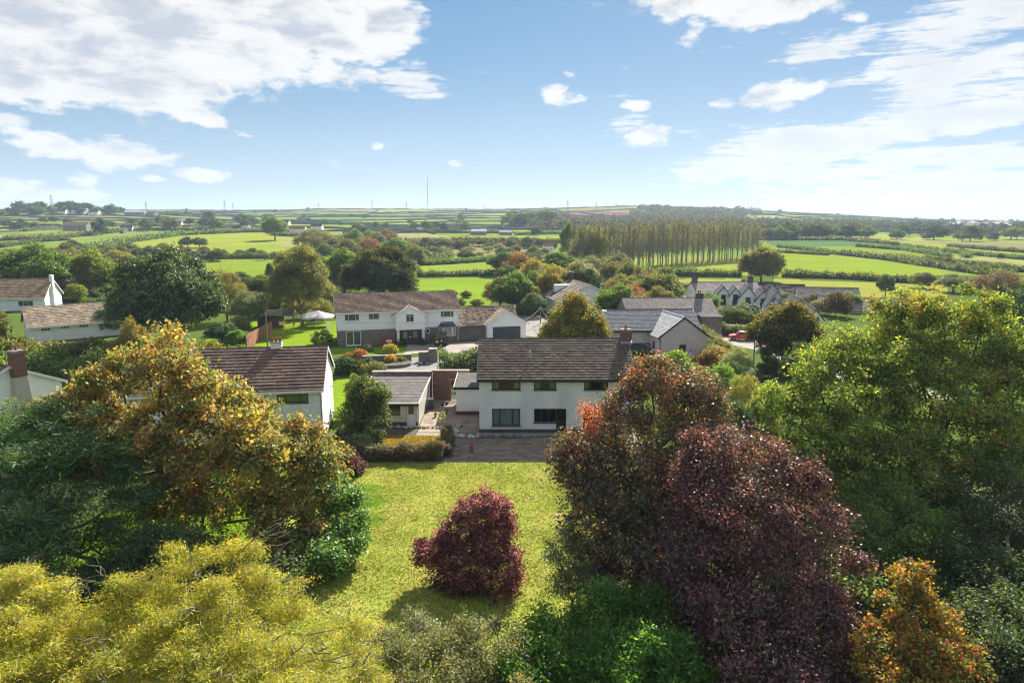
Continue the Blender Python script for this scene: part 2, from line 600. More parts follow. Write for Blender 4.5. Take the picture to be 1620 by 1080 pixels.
M_GLASS = glass_mat()
M_PANE = simple('dark_pane', (.022, .028, .032), (.05, .06, .06), 1.5, .06, spec=.8)
M_PANEGREEN = simple('reflecting_pane', (.05, .08, .045), (.11, .13, .08), 2.5, .10, spec=.8)


def stonewall_mat():
    m, g, out = base_mat('rubble_stone')
    tc = g.add('ShaderNodeTexCoord').outputs['Object']
    sc = g.add('ShaderNodeVectorMath', {0: tc, 1: (1.0, 1.0, 1.7)}, operation='MULTIPLY').outputs[0]
    vo = g.add('ShaderNodeTexVoronoi', {'Vector': sc, 'Scale': 3.6}, feature='F1')
    ed = g.add('ShaderNodeTexVoronoi', {'Vector': sc, 'Scale': 3.6}, feature='DISTANCE_TO_EDGE')
    hsv = g.add('ShaderNodeSeparateColor', {0: vo.outputs['Color']})
    c = g.mix(hsv.outputs[0], (.15, .13, .12, 1), (.30, .27, .25, 1))
    c = g.mix(g.m('MULTIPLY', hsv.outputs[1], .35), c, (.33, .22, .17, 1))
    e = g.ss(ed.outputs['Distance'], 0.02, 0.09)
    c = g.mix(e, (.19, .18, .17, 1), c)
    b = g.add('ShaderNodeBsdfPrincipled', {'Base Color': c, 'Roughness': .9})
    bn = g.add('ShaderNodeBump', {'Strength': 1.0, 'Distance': 0.05, 'Height': e})
    g.l.new(bn.outputs[0], b.inputs['Normal'])
    g.l.new(b.outputs[0], out.inputs[0])
    return m


M_RUBBLE = stonewall_mat()


def ground_mat(name, tall=1.0):
    """land: face colours give each field its own grass; noise gives fine mottling"""
    m, g, out = base_mat(name)
    tc = g.add('ShaderNodeTexCoord').outputs['Object']
    a = g.add('ShaderNodeAttribute', attribute_name='Col')
    n = g.noise(tc, 0.035, 6.0, 0.6)
    n2 = g.noise(tc, 0.9, 6.0, 0.65)
    stripes = g.noise(g.add('ShaderNodeVectorMath', {0: tc, 1: (.02, .22, .02)}, operation='MULTIPLY').outputs[0], 1.0, 3.0, .5)
    k = g.m('ADD', g.m('ADD', g.m('MULTIPLY', n, .55), g.m('MULTIPLY', n2, .40)), g.m('MULTIPLY', stripes, .25))
    k = g.ss(k, .30, .90, .80, 1.22)
    col = g.mix(1.0, a.outputs['Color'], g.add('ShaderNodeCombineXYZ', {0: k, 1: k, 2: k}).outputs[0], 'MULTIPLY')
    warm = g.ss(g.noise(tc, 0.012, 5.0, .6), .45, .75)
    col = g.mix(g.m('MULTIPLY', warm, .35), col, g.mix(1.0, col, (1.35, 1.02, .8, 1), 'MULTIPLY'))
    b = g.add('ShaderNodeBsdfPrincipled', {'Base Color': col, 'Roughness': .9, 'Specular IOR Level': 0.0})
    bn = g.add('ShaderNodeBump', {'Strength': .5, 'Distance': .12, 'Height': n2})
    g.l.new(bn.outputs[0], b.inputs['Normal'])
    g.l.new(b.outputs[0], out.inputs[0])
    return m


M_LAND = ground_mat('land')


def lawn_mat(name, base, dry, lush, spots):
    m, g, out = base_mat(name)
    tc = g.add('ShaderNodeTexCoord').outputs['Object']
    n1 = g.noise(tc, .28, 6, .62, .6)
    n2 = g.noise(tc, 2.3, 6, .7)
    n3 = g.noise(tc, 11.0, 4, .7)
    c = g.mix(g.ss(g.m('ADD', g.m('MULTIPLY', n1, .6), g.m('MULTIPLY', n2, .4)), .38, .66), (*base, 1), (*dry, 1))
    sep = g.add('ShaderNodeSeparateXYZ', {0: tc})
    for (cx, cy, rx, ry) in spots:
        u = g.m('DIVIDE', g.m('SUBTRACT', sep.outputs[0], cx), rx)
        v = g.m('DIVIDE', g.m('SUBTRACT', sep.outputs[1], cy), ry)
        q = g.m('ADD', g.m('MULTIPLY', u, u), g.m('MULTIPLY', v, v))
        q = g.m('ADD', q, g.m('MULTIPLY', g.m('SUBTRACT', n2, .5), 1.3))
        c = g.mix(g.ss(q, 1.25, .55), c, (*lush, 1))
    k = g.ss(g.m('ADD', g.m('MULTIPLY', n2, .5), g.m('MULTIPLY', n3, .5)), .3, .7, .78, 1.18)
    c = g.mix(1.0, c, g.add('ShaderNodeCombineXYZ', {0: k, 1: k, 2: k}).outputs[0], 'MULTIPLY')
    b = g.add('ShaderNodeBsdfPrincipled', {'Base Color': c, 'Roughness': .9, 'Specular IOR Level': 0.0})
    bn = g.add('ShaderNodeBump', {'Strength': .9, 'Distance': .06, 'Height': n3})
    g.l.new(bn.outputs[0], b.inputs['Normal'])
    g.l.new(b.outputs[0], out.inputs[0])
    return m

# ------------------------------------------------------------------ land and fields
GREENS = [(0.178, 0.233, 0.032), (0.209, 0.256, 0.04), (0.153, 0.219, 0.036), (0.235, 0.26, 0.063), (0.133, 0.2, 0.043), (0.189, 0.244, 0.029), (0.24, 0.242, 0.099), (0.168, 0.233, 0.05)]
azs = np.concatenate([np.linspace(-180, -52, 26, endpoint=False), np.linspace(-52, 52, 430), np.linspace(52, 180, 27)[1:]])
azs = np.radians(azs)
rad = [0.0, 12.0]
while rad[-1] < 9500:
    rad.append(rad[-1] * (1.10 if rad[-1] < 120 else 1.0165 if rad[-1] < 3800 else 1.06))
rad = np.array(rad)
NA, NR = len(azs), len(rad)
AZ, RR = np.meshgrid(azs, rad)
X = RR * np.sin(AZ)
Y = RR * np.cos(AZ)
Z = hgt(X, Y)
V = np.stack([X.ravel(), Y.ravel(), Z.ravel()], 1)
ii, jj = np.meshgrid(np.arange(NR - 1), np.arange(NA - 1), indexing='ij')
a = (ii * NA + jj).ravel()
F = np.stack([a, a + 1, a + NA + 1, a + NA], 1)[:, ::-1]
ctr = V[F].mean(1)
fcol = np.tile(np.array([[.085, .125, .030]]), (len(F), 1))

hedge_lines = []          # far hedges: (x0, y0, x1, y1)
far_sel = np.where((ctr[:, 1] > 250))[0]
frng = random.Random(5)


def split_fields(poly, idx, depth):
    xs = [p[0] for p in poly]
    ys = [p[1] for p in poly]
    cy = sum(ys) / len(ys)
    area = 0
    for k in range(len(poly)):
        x0, y0 = poly[k]
        x1, y1 = poly[(k + 1) % len(poly)]
        area += x0 * y1 - x1 * y0
    area = abs(area) / 2
    target = 14000 + max(0, cy - 500) * 20
    if area < target * frng.uniform(.8, 1.8) or depth > 11:
        c = np.array(frng.choice(GREENS)) * frng.uniform(.8, 1.15)
        if frng.random() < .10:
            c = np.array((.21, .19, .09)) * frng.uniform(.8, 1.1)
        fcol[idx] = c
        return
    w, h = max(xs) - min(xs), max(ys) - min(ys)
    ang = frng.uniform(-.35, .35) + .12
    if w > h * 1.25:
        ang += math.pi / 2
    nx, ny = -math.sin(ang), math.cos(ang)
    cx = sum(xs) / len(xs) + frng.uniform(-.12, .12) * w
    cy2 = cy + frng.uniform(-.12, .12) * h
    d0 = nx * cx + ny * cy2
    A, B, cut = [], [], []
    for k in range(len(poly)):
        p, q = poly[k], poly[(k + 1) % len(poly)]
        sp, sq = nx * p[0] + ny * p[1] - d0, nx * q[0] + ny * q[1] - d0
        (A if sp >= 0 else B).append(p)
        if sp * sq < 0:
            f = sp / (sp - sq)
            c = (p[0] + f * (q[0] - p[0]), p[1] + f * (q[1] - p[1]))
            A.append(c)
            B.append(c)
            cut.append(c)
    if len(cut) != 2:
        return
    hedge_lines.append((*cut[0], *cut[1]))
    s = nx * warpx[idx] + ny * warpy[idx] - d0
    split_fields(A, idx[s >= 0], depth + 1)
    split_fields(B, idx[s < 0], depth + 1)


def warp(x, y):
    x = np.asarray(x, float)
    y = np.asarray(y, float)
    return x + (vnoise(x, y, 260, 21) - .5) * 70, y + (vnoise(x, y, 260, 33) - .5) * 70


warpx, warpy = warp(ctr[:, 0], ctr[:, 1])
split_fields([(-3600, 250), (3600, 250), (3600, 2700), (-3600, 2700)], far_sel, 0)


def poly_world(pp):
    return [GT(*p) for p in pp]


def paint_field(pp, c):
    P = poly_world(pp)
    c = (c[0] * 1.12, c[1] * .93, c[2] * 1.35)
    x, y = ctr[:, 0], ctr[:, 1]
    ins = np.zeros(len(ctr), bool)
    for k in range(len(P)):
        x0, y0 = P[k]
        x1, y1 = P[(k + 1) % len(P)]
        if y0 == y1:
            continue
        cond = ((y0 > y) != (y1 > y)) & (x < (x1 - x0) * (y - y0) / (y1 - y0) + x0)
        ins ^= cond
    fcol[ins] = c
    return P


near_fields = [
    ([(110, 400), (200, 382), (290, 371), (425, 367), (440, 378), (400, 388), (300, 396), (190, 408)], (.20, .285, .030)),
    ([(0, 392), (110, 381), (200, 374), (290, 367), (400, 365), (290, 371), (200, 382), (110, 396), (0, 402)], (.145, .245, .028)),
    ([(0, 385), (60, 376), (200, 367), (280, 365), (110, 381), (0, 390)], (.165, .235, .045)),
    ([(40, 362), (150, 347), (240, 343), (250, 356), (140, 364), (40, 370)], (.17, .24, .040)),
    ([(310, 410), (445, 410), (450, 450), (340, 452)], (.150, .255, .022)),
    ([(650, 441), (780, 439), (776, 482), (650, 484)], (.150, .275, .018)),
    ([(664, 421), (780, 414), (790, 434), (664, 437)], (.165, .270, .026)),
    ([(640, 398), (700, 398), (712, 408), (650, 420)], (.175, .275, .024)),
    ([(1000, 438), (1180, 424), (1180, 410), (1080, 416), (1000, 428)], (.195, .265, .032)),
    ([(1000, 456), (1180, 456), (1180, 441), (1010, 441)], (.200, .265, .040)),
    ([(1225, 464), (1500, 478), (1500, 452), (1225, 441)], (.200, .265, .036)),
    ([(1225, 438), (1240, 400), (1320, 403), (1400, 412), (1492, 426), (1485, 446), (1400, 442)], (.165, .270, .020)),
    ([(1331, 402), (1500, 409), (1521, 416), (1500, 424), (1425, 414)], (.150, .255, .022)),
    ([(1524, 409), (1620, 418), (1620, 430), (1530, 420)], (.140, .265, .022)),
    ([(1510, 426), (1620, 441), (1620, 450), (1560, 442)], (.145, .265, .020)),
    ([(1200, 379), (1330, 379), (1400, 388), (1230, 392)], (.075, .165, .040)),
    ([(1220, 393), (1310, 399), (1320, 403), (1225, 398)], (.20, .26, .060)),
    ([(0, 470), (200, 470), (200, 440), (0, 440)], (.075, .10, .035)),
    ([(850, 345), (875, 336), (930, 334), (1000, 336), (1020, 342), (960, 350), (880, 350)], (.155, .085, .060)),
    ([(300, 337), (380, 335), (380, 340), (300, 341)], (.20, .15, .08)),
]
for pp, c in near_fields:
    paint_field(pp, c)
far_mask = ctr[:, 1] < 250
wood = (vnoise(ctr[:, 0], ctr[:, 1], 60, 9) > .5) & far_mask
me = np_mesh('ground', V, F, M_LAND, fcol, smooth=True)
ground = link(bpy.data.objects.new('ground', me))
tag(ground, 'rolling green farmland of small hedged fields', kind='structure')

# ------------------------------------------------------------------ foliage generators
def unit(v):
    return v / np.maximum(np.linalg.norm(v, axis=1, keepdims=True), 1e-9)


def leaves(cent, outw, n_per, cr, ll, lw, pal, hfrac, r, flat=.75, droop=0.0, align=.2, jitter=.28, upbias=.5, curl=0.0):
    """cent (K,3) clump centres; returns verts, faces, colours for rhombic leaves"""
    K = len(cent)
    n = K * n_per
    off = r.normal(size=(n, 3)) * cr * .62
    off[:, 2] *= flat
    C_ = np.repeat(cent, n_per, 0)
    O_ = np.repeat(outw, n_per, 0)
    P = C_ + off
    P[:, 2] -= droop * np.abs(off[:, 0] + off[:, 1])
    nrm = unit(r.normal(size=(n, 3)) * .8 + O_ * .5 + np.array([0, 0, upbias]))
    axr = r.normal(size=(n, 3))
    ax = unit(axr * (1 - align) + O_ * align * 2 + np.array([0, 0, -droop]))
    ax = unit(ax - nrm * (ax * nrm).sum(1, keepdims=True))
    sd = np.cross(nrm, ax)
    s = r.uniform(.65, 1.35, (n, 1))
    L = ax * ll * s
    W = sd * lw * s
    v0 = P - L * .5
    v1 = P + W * .5 - L * .05 + nrm * lw * curl
    v2 = P + L * .5
    v3 = P - W * .5 - L * .05 + nrm * lw * curl
    V_ = np.stack([v0, v1, v2, v3], 1).reshape(-1, 3)
    F_ = np.arange(n * 4).reshape(n, 4)
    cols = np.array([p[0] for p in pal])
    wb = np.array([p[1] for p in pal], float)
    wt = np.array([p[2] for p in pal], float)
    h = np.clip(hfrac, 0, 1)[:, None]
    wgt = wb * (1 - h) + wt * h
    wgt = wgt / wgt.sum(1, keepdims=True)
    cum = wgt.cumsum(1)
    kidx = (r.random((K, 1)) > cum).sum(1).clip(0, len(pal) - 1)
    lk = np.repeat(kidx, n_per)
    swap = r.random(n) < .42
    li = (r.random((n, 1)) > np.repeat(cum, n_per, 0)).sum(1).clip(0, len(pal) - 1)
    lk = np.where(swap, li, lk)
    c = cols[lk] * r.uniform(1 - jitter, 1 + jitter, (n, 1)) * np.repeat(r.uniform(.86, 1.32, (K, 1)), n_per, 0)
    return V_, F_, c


def clump_centres(lobes, n, r, shell=.55, low=-.75, jit=.08, gaps=0):
    """points in the outer part of a union of ellipsoids; returns centres and outward directions"""
    L = np.array(lobes, float)
    area = (L[:, 3] * L[:, 4] + L[:, 3] * L[:, 5] + L[:, 4] * L[:, 5])
    pr = area / area.sum()
    out_c, out_o, cnt = [], [], 0
    for _ in range(14):
        k = r.choice(len(L), size=n * 2, p=pr)
        d = unit(r.normal(size=(n * 2, 3)))
        ok = d[:, 2] > low
        k, d = k[ok], d[ok]
        f = 1 - (1 - shell) * r.random(len(k)) ** 1.6
        f = f + r.normal(size=len(k)) * jit
        p = L[k, :3] + d * L[k, 3:6] * f[:, None]
        q = (p[:, None, :] - L[None, :, :3]) / L[None, :, 3:6]
        q = np.linalg.norm(q, axis=2)
        q[np.arange(len(k)), k] = 9
        keep = (q.min(1) > .74) & (p[:, 2] > .05)
        if gaps:
            keep &= (vnoise(p[:, 0] + p[:, 2] * .8, p[:, 1] * .5 - p[:, 2] * .9, gaps, 17) + vnoise(p[:, 0] - p[:, 1], p[:, 2], gaps * .6, 18) * .5) > .56
        out_c.append(p[keep])
        out_o.append(unit(d[keep] / L[k[keep], 3:6]))
        cnt += keep.sum()
        if cnt >= n:
            break
    return np.concatenate(out_c)[:n], np.concatenate(out_o)[:n]


class Tubes:
    def __init__(self):
        self.V, self.F, self.n = [], [], 0

    def add(self, pts, r0, r1, sides=5):
        pts = np.array(pts, float)
        m = len(pts)
        d = np.gradient(pts, axis=0)
        d = unit(d)
        ref = np.where(np.abs(d[:, 2:3]) > .9, np.array([[1., 0, 0]]), np.array([[0, 0, 1.]]))
        a_ = unit(np.cross(d, ref))
        b_ = np.cross(d, a_)
        rr = np.linspace(r0, r1, m)[:, None, None]
        th = np.linspace(0, 2 * math.pi, sides, endpoint=False)
        ring = pts[:, None, :] + rr * (np.cos(th)[None, :, None] * a_[:, None, :] + np.sin(th)[None, :, None] * b_[:, None, :])
        self.V.append(ring.reshape(-1, 3))
        i, j = np.meshgrid(np.arange(m - 1), np.arange(sides), indexing='ij')
        q = np.stack([i * sides + j, i * sides + (j + 1) % sides, (i + 1) * sides + (j + 1) % sides, (i + 1) * sides + j], -1).reshape(-1, 4) + self.n
        self.F.append(q)
        self.n += m * sides

    def limb(self, p, q, r0, r1, r, sides=5, seg=5, wob=.10, sag=.12):
        p, q = np.array(p, float), np.array(q, float)
        L = np.linalg.norm(q - p)
        t = np.linspace(0, 1, seg + 1)[:, None]
        pts = p + (q - p) * t
        w = r.normal(size=(seg + 1, 3)) * wob * L * .5
        w[0] = 0
        w[-1] = 0
        pts = pts + w * np.sin(t * math.pi)
        pts[:, 2] += (np.sin(t[:, 0] * math.pi) * sag * L) * np.sign(q[2] - p[2] + .01)
        self.add(pts, r0, r1, sides)

    def build(self, name, mat, parent):
        return np_obj(name, np.concatenate(self.V), np.concatenate(self.F), mat, None, parent, smooth=True)


def make_tree(name, label, cat, base, lobes, pal, clumps=700, per=40, cr=.5, ll=.2, lw=.12, trunk_r=.28, trunk_h=None,
              leafmat=None, bark=None, shell=.5, low=-.7, twigs=60, seed=1, flat=.75, droop=0.0, align=.2, upbias=.5, group=None, crown_name='crown', fork=3, curl=.15, jit=.08, hpow=1.0, bare=0, jitter=.28, barelen=(1.0, 2.4), gaps=0):
    r = np.random.default_rng(seed)
    root = empty(name, base, 0, label, cat, group)
    c, o = clump_centres(lobes, clumps, r, shell, low, jit, gaps)
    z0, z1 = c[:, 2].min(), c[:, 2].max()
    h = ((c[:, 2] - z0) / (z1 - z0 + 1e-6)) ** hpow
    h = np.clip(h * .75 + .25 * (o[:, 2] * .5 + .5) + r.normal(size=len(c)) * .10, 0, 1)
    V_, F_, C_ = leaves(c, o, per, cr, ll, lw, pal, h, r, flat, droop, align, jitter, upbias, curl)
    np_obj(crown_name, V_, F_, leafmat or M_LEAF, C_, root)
    T = Tubes()
    L = np.array(lobes, float)
    top = trunk_h if trunk_h is not None else max(.6, L[:, 2].min() * .7)
    cx, cy = 0.0, 0.0
    T.limb((0, 0, -.2), (cx, cy, top), trunk_r, trunk_r * .8, r, 8, 4, .03, 0)
    heads = []
    for k in range(fork):
        th = 2 * math.pi * k / fork + r.uniform(-.4, .4)
        hd = np.array([cx + math.cos(th) * top * .35, cy + math.sin(th) * top * .35, top * 1.5])
        T.limb((cx, cy, top * .92), hd, trunk_r * .62, trunk_r * .42, r, 6, 4, .06, 0)
        heads.append(hd)
    if len(L) > 24:
        L = L[:len(L) // 6]
    for lb in L:
        q = lb[:3] + np.array([0, 0, -lb[5] * .25])
        hd = min(heads + [np.array([cx, cy, top])], key=lambda w: np.linalg.norm(w - q))
        T.limb(hd, q, trunk_r * .38, trunk_r * .16, r, 5, 6, .10, .05)
    if twigs:
        sel = r.choice(len(c), size=min(twigs, len(c)), replace=False)
        for s in sel:
            d = np.linalg.norm(L[:, :3] - c[s], axis=1)
            lb = L[d.argmin()]
            T.limb(lb[:3] + np.array([0, 0, -lb[5] * .2]), c[s], trunk_r * .13, trunk_r * .035, r, 4, 5, .10, .04)
    if bare:
        sel = r.choice(len(c), size=min(bare, len(c)), replace=False)
        for s in sel:
            e = c[s] + o[s] * r.uniform(*barelen) * .4 + np.array([r.normal() * .5, r.normal() * .5, r.uniform(.1, .6)])
            d = np.linalg.norm(L[:, :3] - c[s], axis=1)
            lb = L[d.argmin()]
            st = lb[:3] + (c[s] - lb[:3]) * .45
            T.limb(st, e, .035, .008, r, 4, 7, .12, .05)
            for _ in range(3):
                q0 = st + (e - st) * r.uniform(.4, .9)
                T.limb(q0, q0 + (e - st) * .35 + r.normal(size=3) * .35, .014, .005, r, 3, 3, .12, .0)
    T.build('trunk', bark or M_BARK, root)
    return root


# palettes: (colour, weight low in the crown, weight at the top)
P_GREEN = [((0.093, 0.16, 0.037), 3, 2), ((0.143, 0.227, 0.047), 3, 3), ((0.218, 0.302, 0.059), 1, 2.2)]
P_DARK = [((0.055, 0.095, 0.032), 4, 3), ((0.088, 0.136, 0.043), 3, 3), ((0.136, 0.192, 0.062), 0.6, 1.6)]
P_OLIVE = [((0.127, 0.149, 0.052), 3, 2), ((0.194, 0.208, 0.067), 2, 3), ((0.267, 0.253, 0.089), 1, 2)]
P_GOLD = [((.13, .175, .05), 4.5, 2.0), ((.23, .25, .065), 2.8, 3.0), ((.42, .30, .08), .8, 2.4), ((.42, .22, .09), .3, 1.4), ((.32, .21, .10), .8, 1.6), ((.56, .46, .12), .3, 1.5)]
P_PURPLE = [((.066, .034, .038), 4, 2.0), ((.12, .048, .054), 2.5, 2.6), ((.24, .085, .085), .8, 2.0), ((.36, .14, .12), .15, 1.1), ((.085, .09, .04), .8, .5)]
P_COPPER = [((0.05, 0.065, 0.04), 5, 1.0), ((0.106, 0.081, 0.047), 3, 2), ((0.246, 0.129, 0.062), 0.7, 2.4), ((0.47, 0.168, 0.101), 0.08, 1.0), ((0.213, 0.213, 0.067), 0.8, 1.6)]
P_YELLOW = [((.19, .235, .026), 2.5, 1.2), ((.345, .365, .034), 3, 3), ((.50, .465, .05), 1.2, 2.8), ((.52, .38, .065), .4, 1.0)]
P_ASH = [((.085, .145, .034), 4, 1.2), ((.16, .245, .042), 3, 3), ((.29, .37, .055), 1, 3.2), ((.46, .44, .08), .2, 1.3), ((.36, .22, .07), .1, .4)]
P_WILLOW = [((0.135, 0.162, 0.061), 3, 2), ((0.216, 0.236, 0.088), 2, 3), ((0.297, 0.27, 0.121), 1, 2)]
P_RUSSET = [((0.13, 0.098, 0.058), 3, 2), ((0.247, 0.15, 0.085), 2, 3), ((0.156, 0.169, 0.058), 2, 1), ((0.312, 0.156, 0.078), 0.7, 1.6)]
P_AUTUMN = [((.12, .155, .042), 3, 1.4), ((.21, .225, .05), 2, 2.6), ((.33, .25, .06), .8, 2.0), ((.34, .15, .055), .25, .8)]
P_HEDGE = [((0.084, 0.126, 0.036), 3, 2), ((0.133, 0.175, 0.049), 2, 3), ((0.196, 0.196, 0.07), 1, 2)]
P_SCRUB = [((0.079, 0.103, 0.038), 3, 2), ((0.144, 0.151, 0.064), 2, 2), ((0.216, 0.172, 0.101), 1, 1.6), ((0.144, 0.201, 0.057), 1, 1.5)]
P_GREY = [((0.138, 0.179, 0.097), 3, 2), ((0.234, 0.275, 0.152), 2, 3), ((0.358, 0.385, 0.248), 0.8, 2)]
P_BARE = [((.19, .16, .12), 3, 3), ((.13, .11, .08), 3, 2), ((.14, .14, .06), 2, 2)]
P_WHITE = [((1, 1, 1), 1, 1)]


def crown_lobes(w, h, zb, k, r, squash=1.0):
    """k rounded lobes filling a crown of width w between zb and h"""
    out = [(0, 0, (zb + h) / 2, w * .34, w * .34, (h - zb) * .42)]
    for i in range(k):
        th = i * 2.4 + r.uniform(-.5, .5)
        f = r.uniform(.15, .85)
        z = zb + (h - zb) * (.18 + .64 * f)
        env = math.sqrt(max(.08, 1 - ((f - .42) / .62) ** 2))
        rr = w * .5 * env
        s = w * r.uniform(.13, .20)
        out.append((math.cos(th) * (rr - s), math.sin(th) * (rr - s), z, s * 1.1, s * 1.1, s * squash * r.uniform(.8, 1.0)))
    out.append((r.uniform(-.08, .08) * w, r.uniform(-.08, .08) * w, h - w * .16, w * .17, w * .17, w * .16))
    for i in range(k):
        th = r.uniform(0, 6.28)
        f = r.uniform(.25, .95)
        z = zb + (h - zb) * (.15 + .75 * f)
        env = math.sqrt(max(.08, 1 - ((f - .42) / .62) ** 2))
        s = w * r.uniform(.06, .11)
        rr = w * .5 * env * r.uniform(.9, 1.05)
        out.append((math.cos(th) * (rr - s * .7), math.sin(th) * (rr - s * .7), z, s, s, s * .9))
    return out


PROTO = {}


def proto(key, name, cat, pal, clumps, per, cr, ll, lw, w=10, h=10, zb=1.6, lobes=9, **kw):
    r = np.random.default_rng(hash(key) % 1000 if False else sum(ord(ch) for ch in key))
    t = make_tree(name, 'tree', cat, (0, 0, 0), crown_lobes(w, h, zb, lobes, r), pal, clumps, per, cr, ll, lw, trunk_r=kw.pop('trunk_r', .3),
                  twigs=kw.pop('twigs', 18), seed=sum(ord(ch) for ch in key) + 5, **kw)
    register(t)
    PROTO[key] = t
    return t


# mid-distance kinds, 10 m tall and wide before scaling
proto('green', 'broadleaf_tree', 'tree', P_GREEN, 1000, 20, .50, .31, .21)
proto('green2', 'broadleaf_tree', 'tree', P_GREEN, 1000, 20, .52, .30, .20, zb=.8, lobes=12)
proto('dark', 'dark_tree', 'tree', P_DARK, 1150, 21, .45, .27, .18, zb=.6, lobes=13, leafmat=M_LEAF_GLOSSY)
proto('olive', 'broadleaf_tree', 'tree', P_OLIVE, 950, 20, .50, .29, .18, zb=1.0, lobes=10)
proto('willow', 'willow_tree', 'tree', P_WILLOW, 1050, 22, .50, .34, .09, zb=.6, lobes=12, droop=.35, align=.1)
proto('russet', 'russet_tree', 'tree', P_RUSSET, 850, 18, .50, .28, .16, zb=1.0, lobes=10)
proto('autumn', 'autumn_tree', 'tree', P_AUTUMN, 950, 19, .50, .29, .19, zb=.8, lobes=11)
proto('grey', 'grey_green_tree', 'tree', P_GREY, 900, 20, .50, .28, .15, zb=.6, lobes=10)
proto('bareish', 'bare_tree', 'tree', P_BARE, 420, 9, .7, .30, .05, zb=1.4, lobes=9, twigs=160, trunk_r=.22, bark=M_PALEBARK)
proto('bush', 'bush', 'bush', P_HEDGE, 420, 16, .8, .50, .34, zb=-.5, lobes=9, trunk_r=.15, twigs=0)
proto('bush_autumn', 'bush', 'bush', P_AUTUMN, 420, 16, .8, .46, .32, zb=-.5, lobes=9, trunk_r=.15, twigs=0)
proto('scrub', 'bush', 'bush', P_SCRUB, 420, 16, .8, .50, .30, zb=-.5, lobes=10, trunk_r=.15, twigs=0)
# distant kinds
proto('far', 'distant_tree', 'tree', P_GREEN, 170, 8, 1.0, 1.0, .75, zb=.8, lobes=7, leafmat=M_FAR, twigs=0)
proto('far_dark', 'distant_tree', 'tree', P_DARK, 170, 8, 1.0, 1.0, .75, zb=.4, lobes=8, leafmat=M_FAR, twigs=0)
proto('far_brown', 'distant_tree', 'tree', P_SCRUB, 170, 8, 1.0, 1.0, .70, zb=.6, lobes=7, leafmat=M_FAR, twigs=0)


def place(kind, px, pyb, pyt, wpx, label, tint=(1, 1, 1), group=None, Yover=None, depth=1.0):
    """stand a tree where the photograph shows its foot at (px, pyb), as tall as its top at pyt"""
    if Yover:
        r_ = ray(px, pyb)
        x, y = r_[0] / r_[1] * Yover, Yover
    else:
        x, y = GT(px, pyb)
    z = float(hgt(x, y))
    top = WZ(px, pyt, y)[1]
    H_ = max(1.0, top - z)
    D_ = y * math.cos(PITCH) + (CAM_H - z) * math.sin(PITCH)
    W_ = wpx / FPX * D_
    rz = random.uniform(0, 6.28)
    return dup(PROTO[kind], (x, y, z - .1), rz, (W_ / 10.0, W_ / 10.0 * depth, H_ / 10.0), label, tint, group)


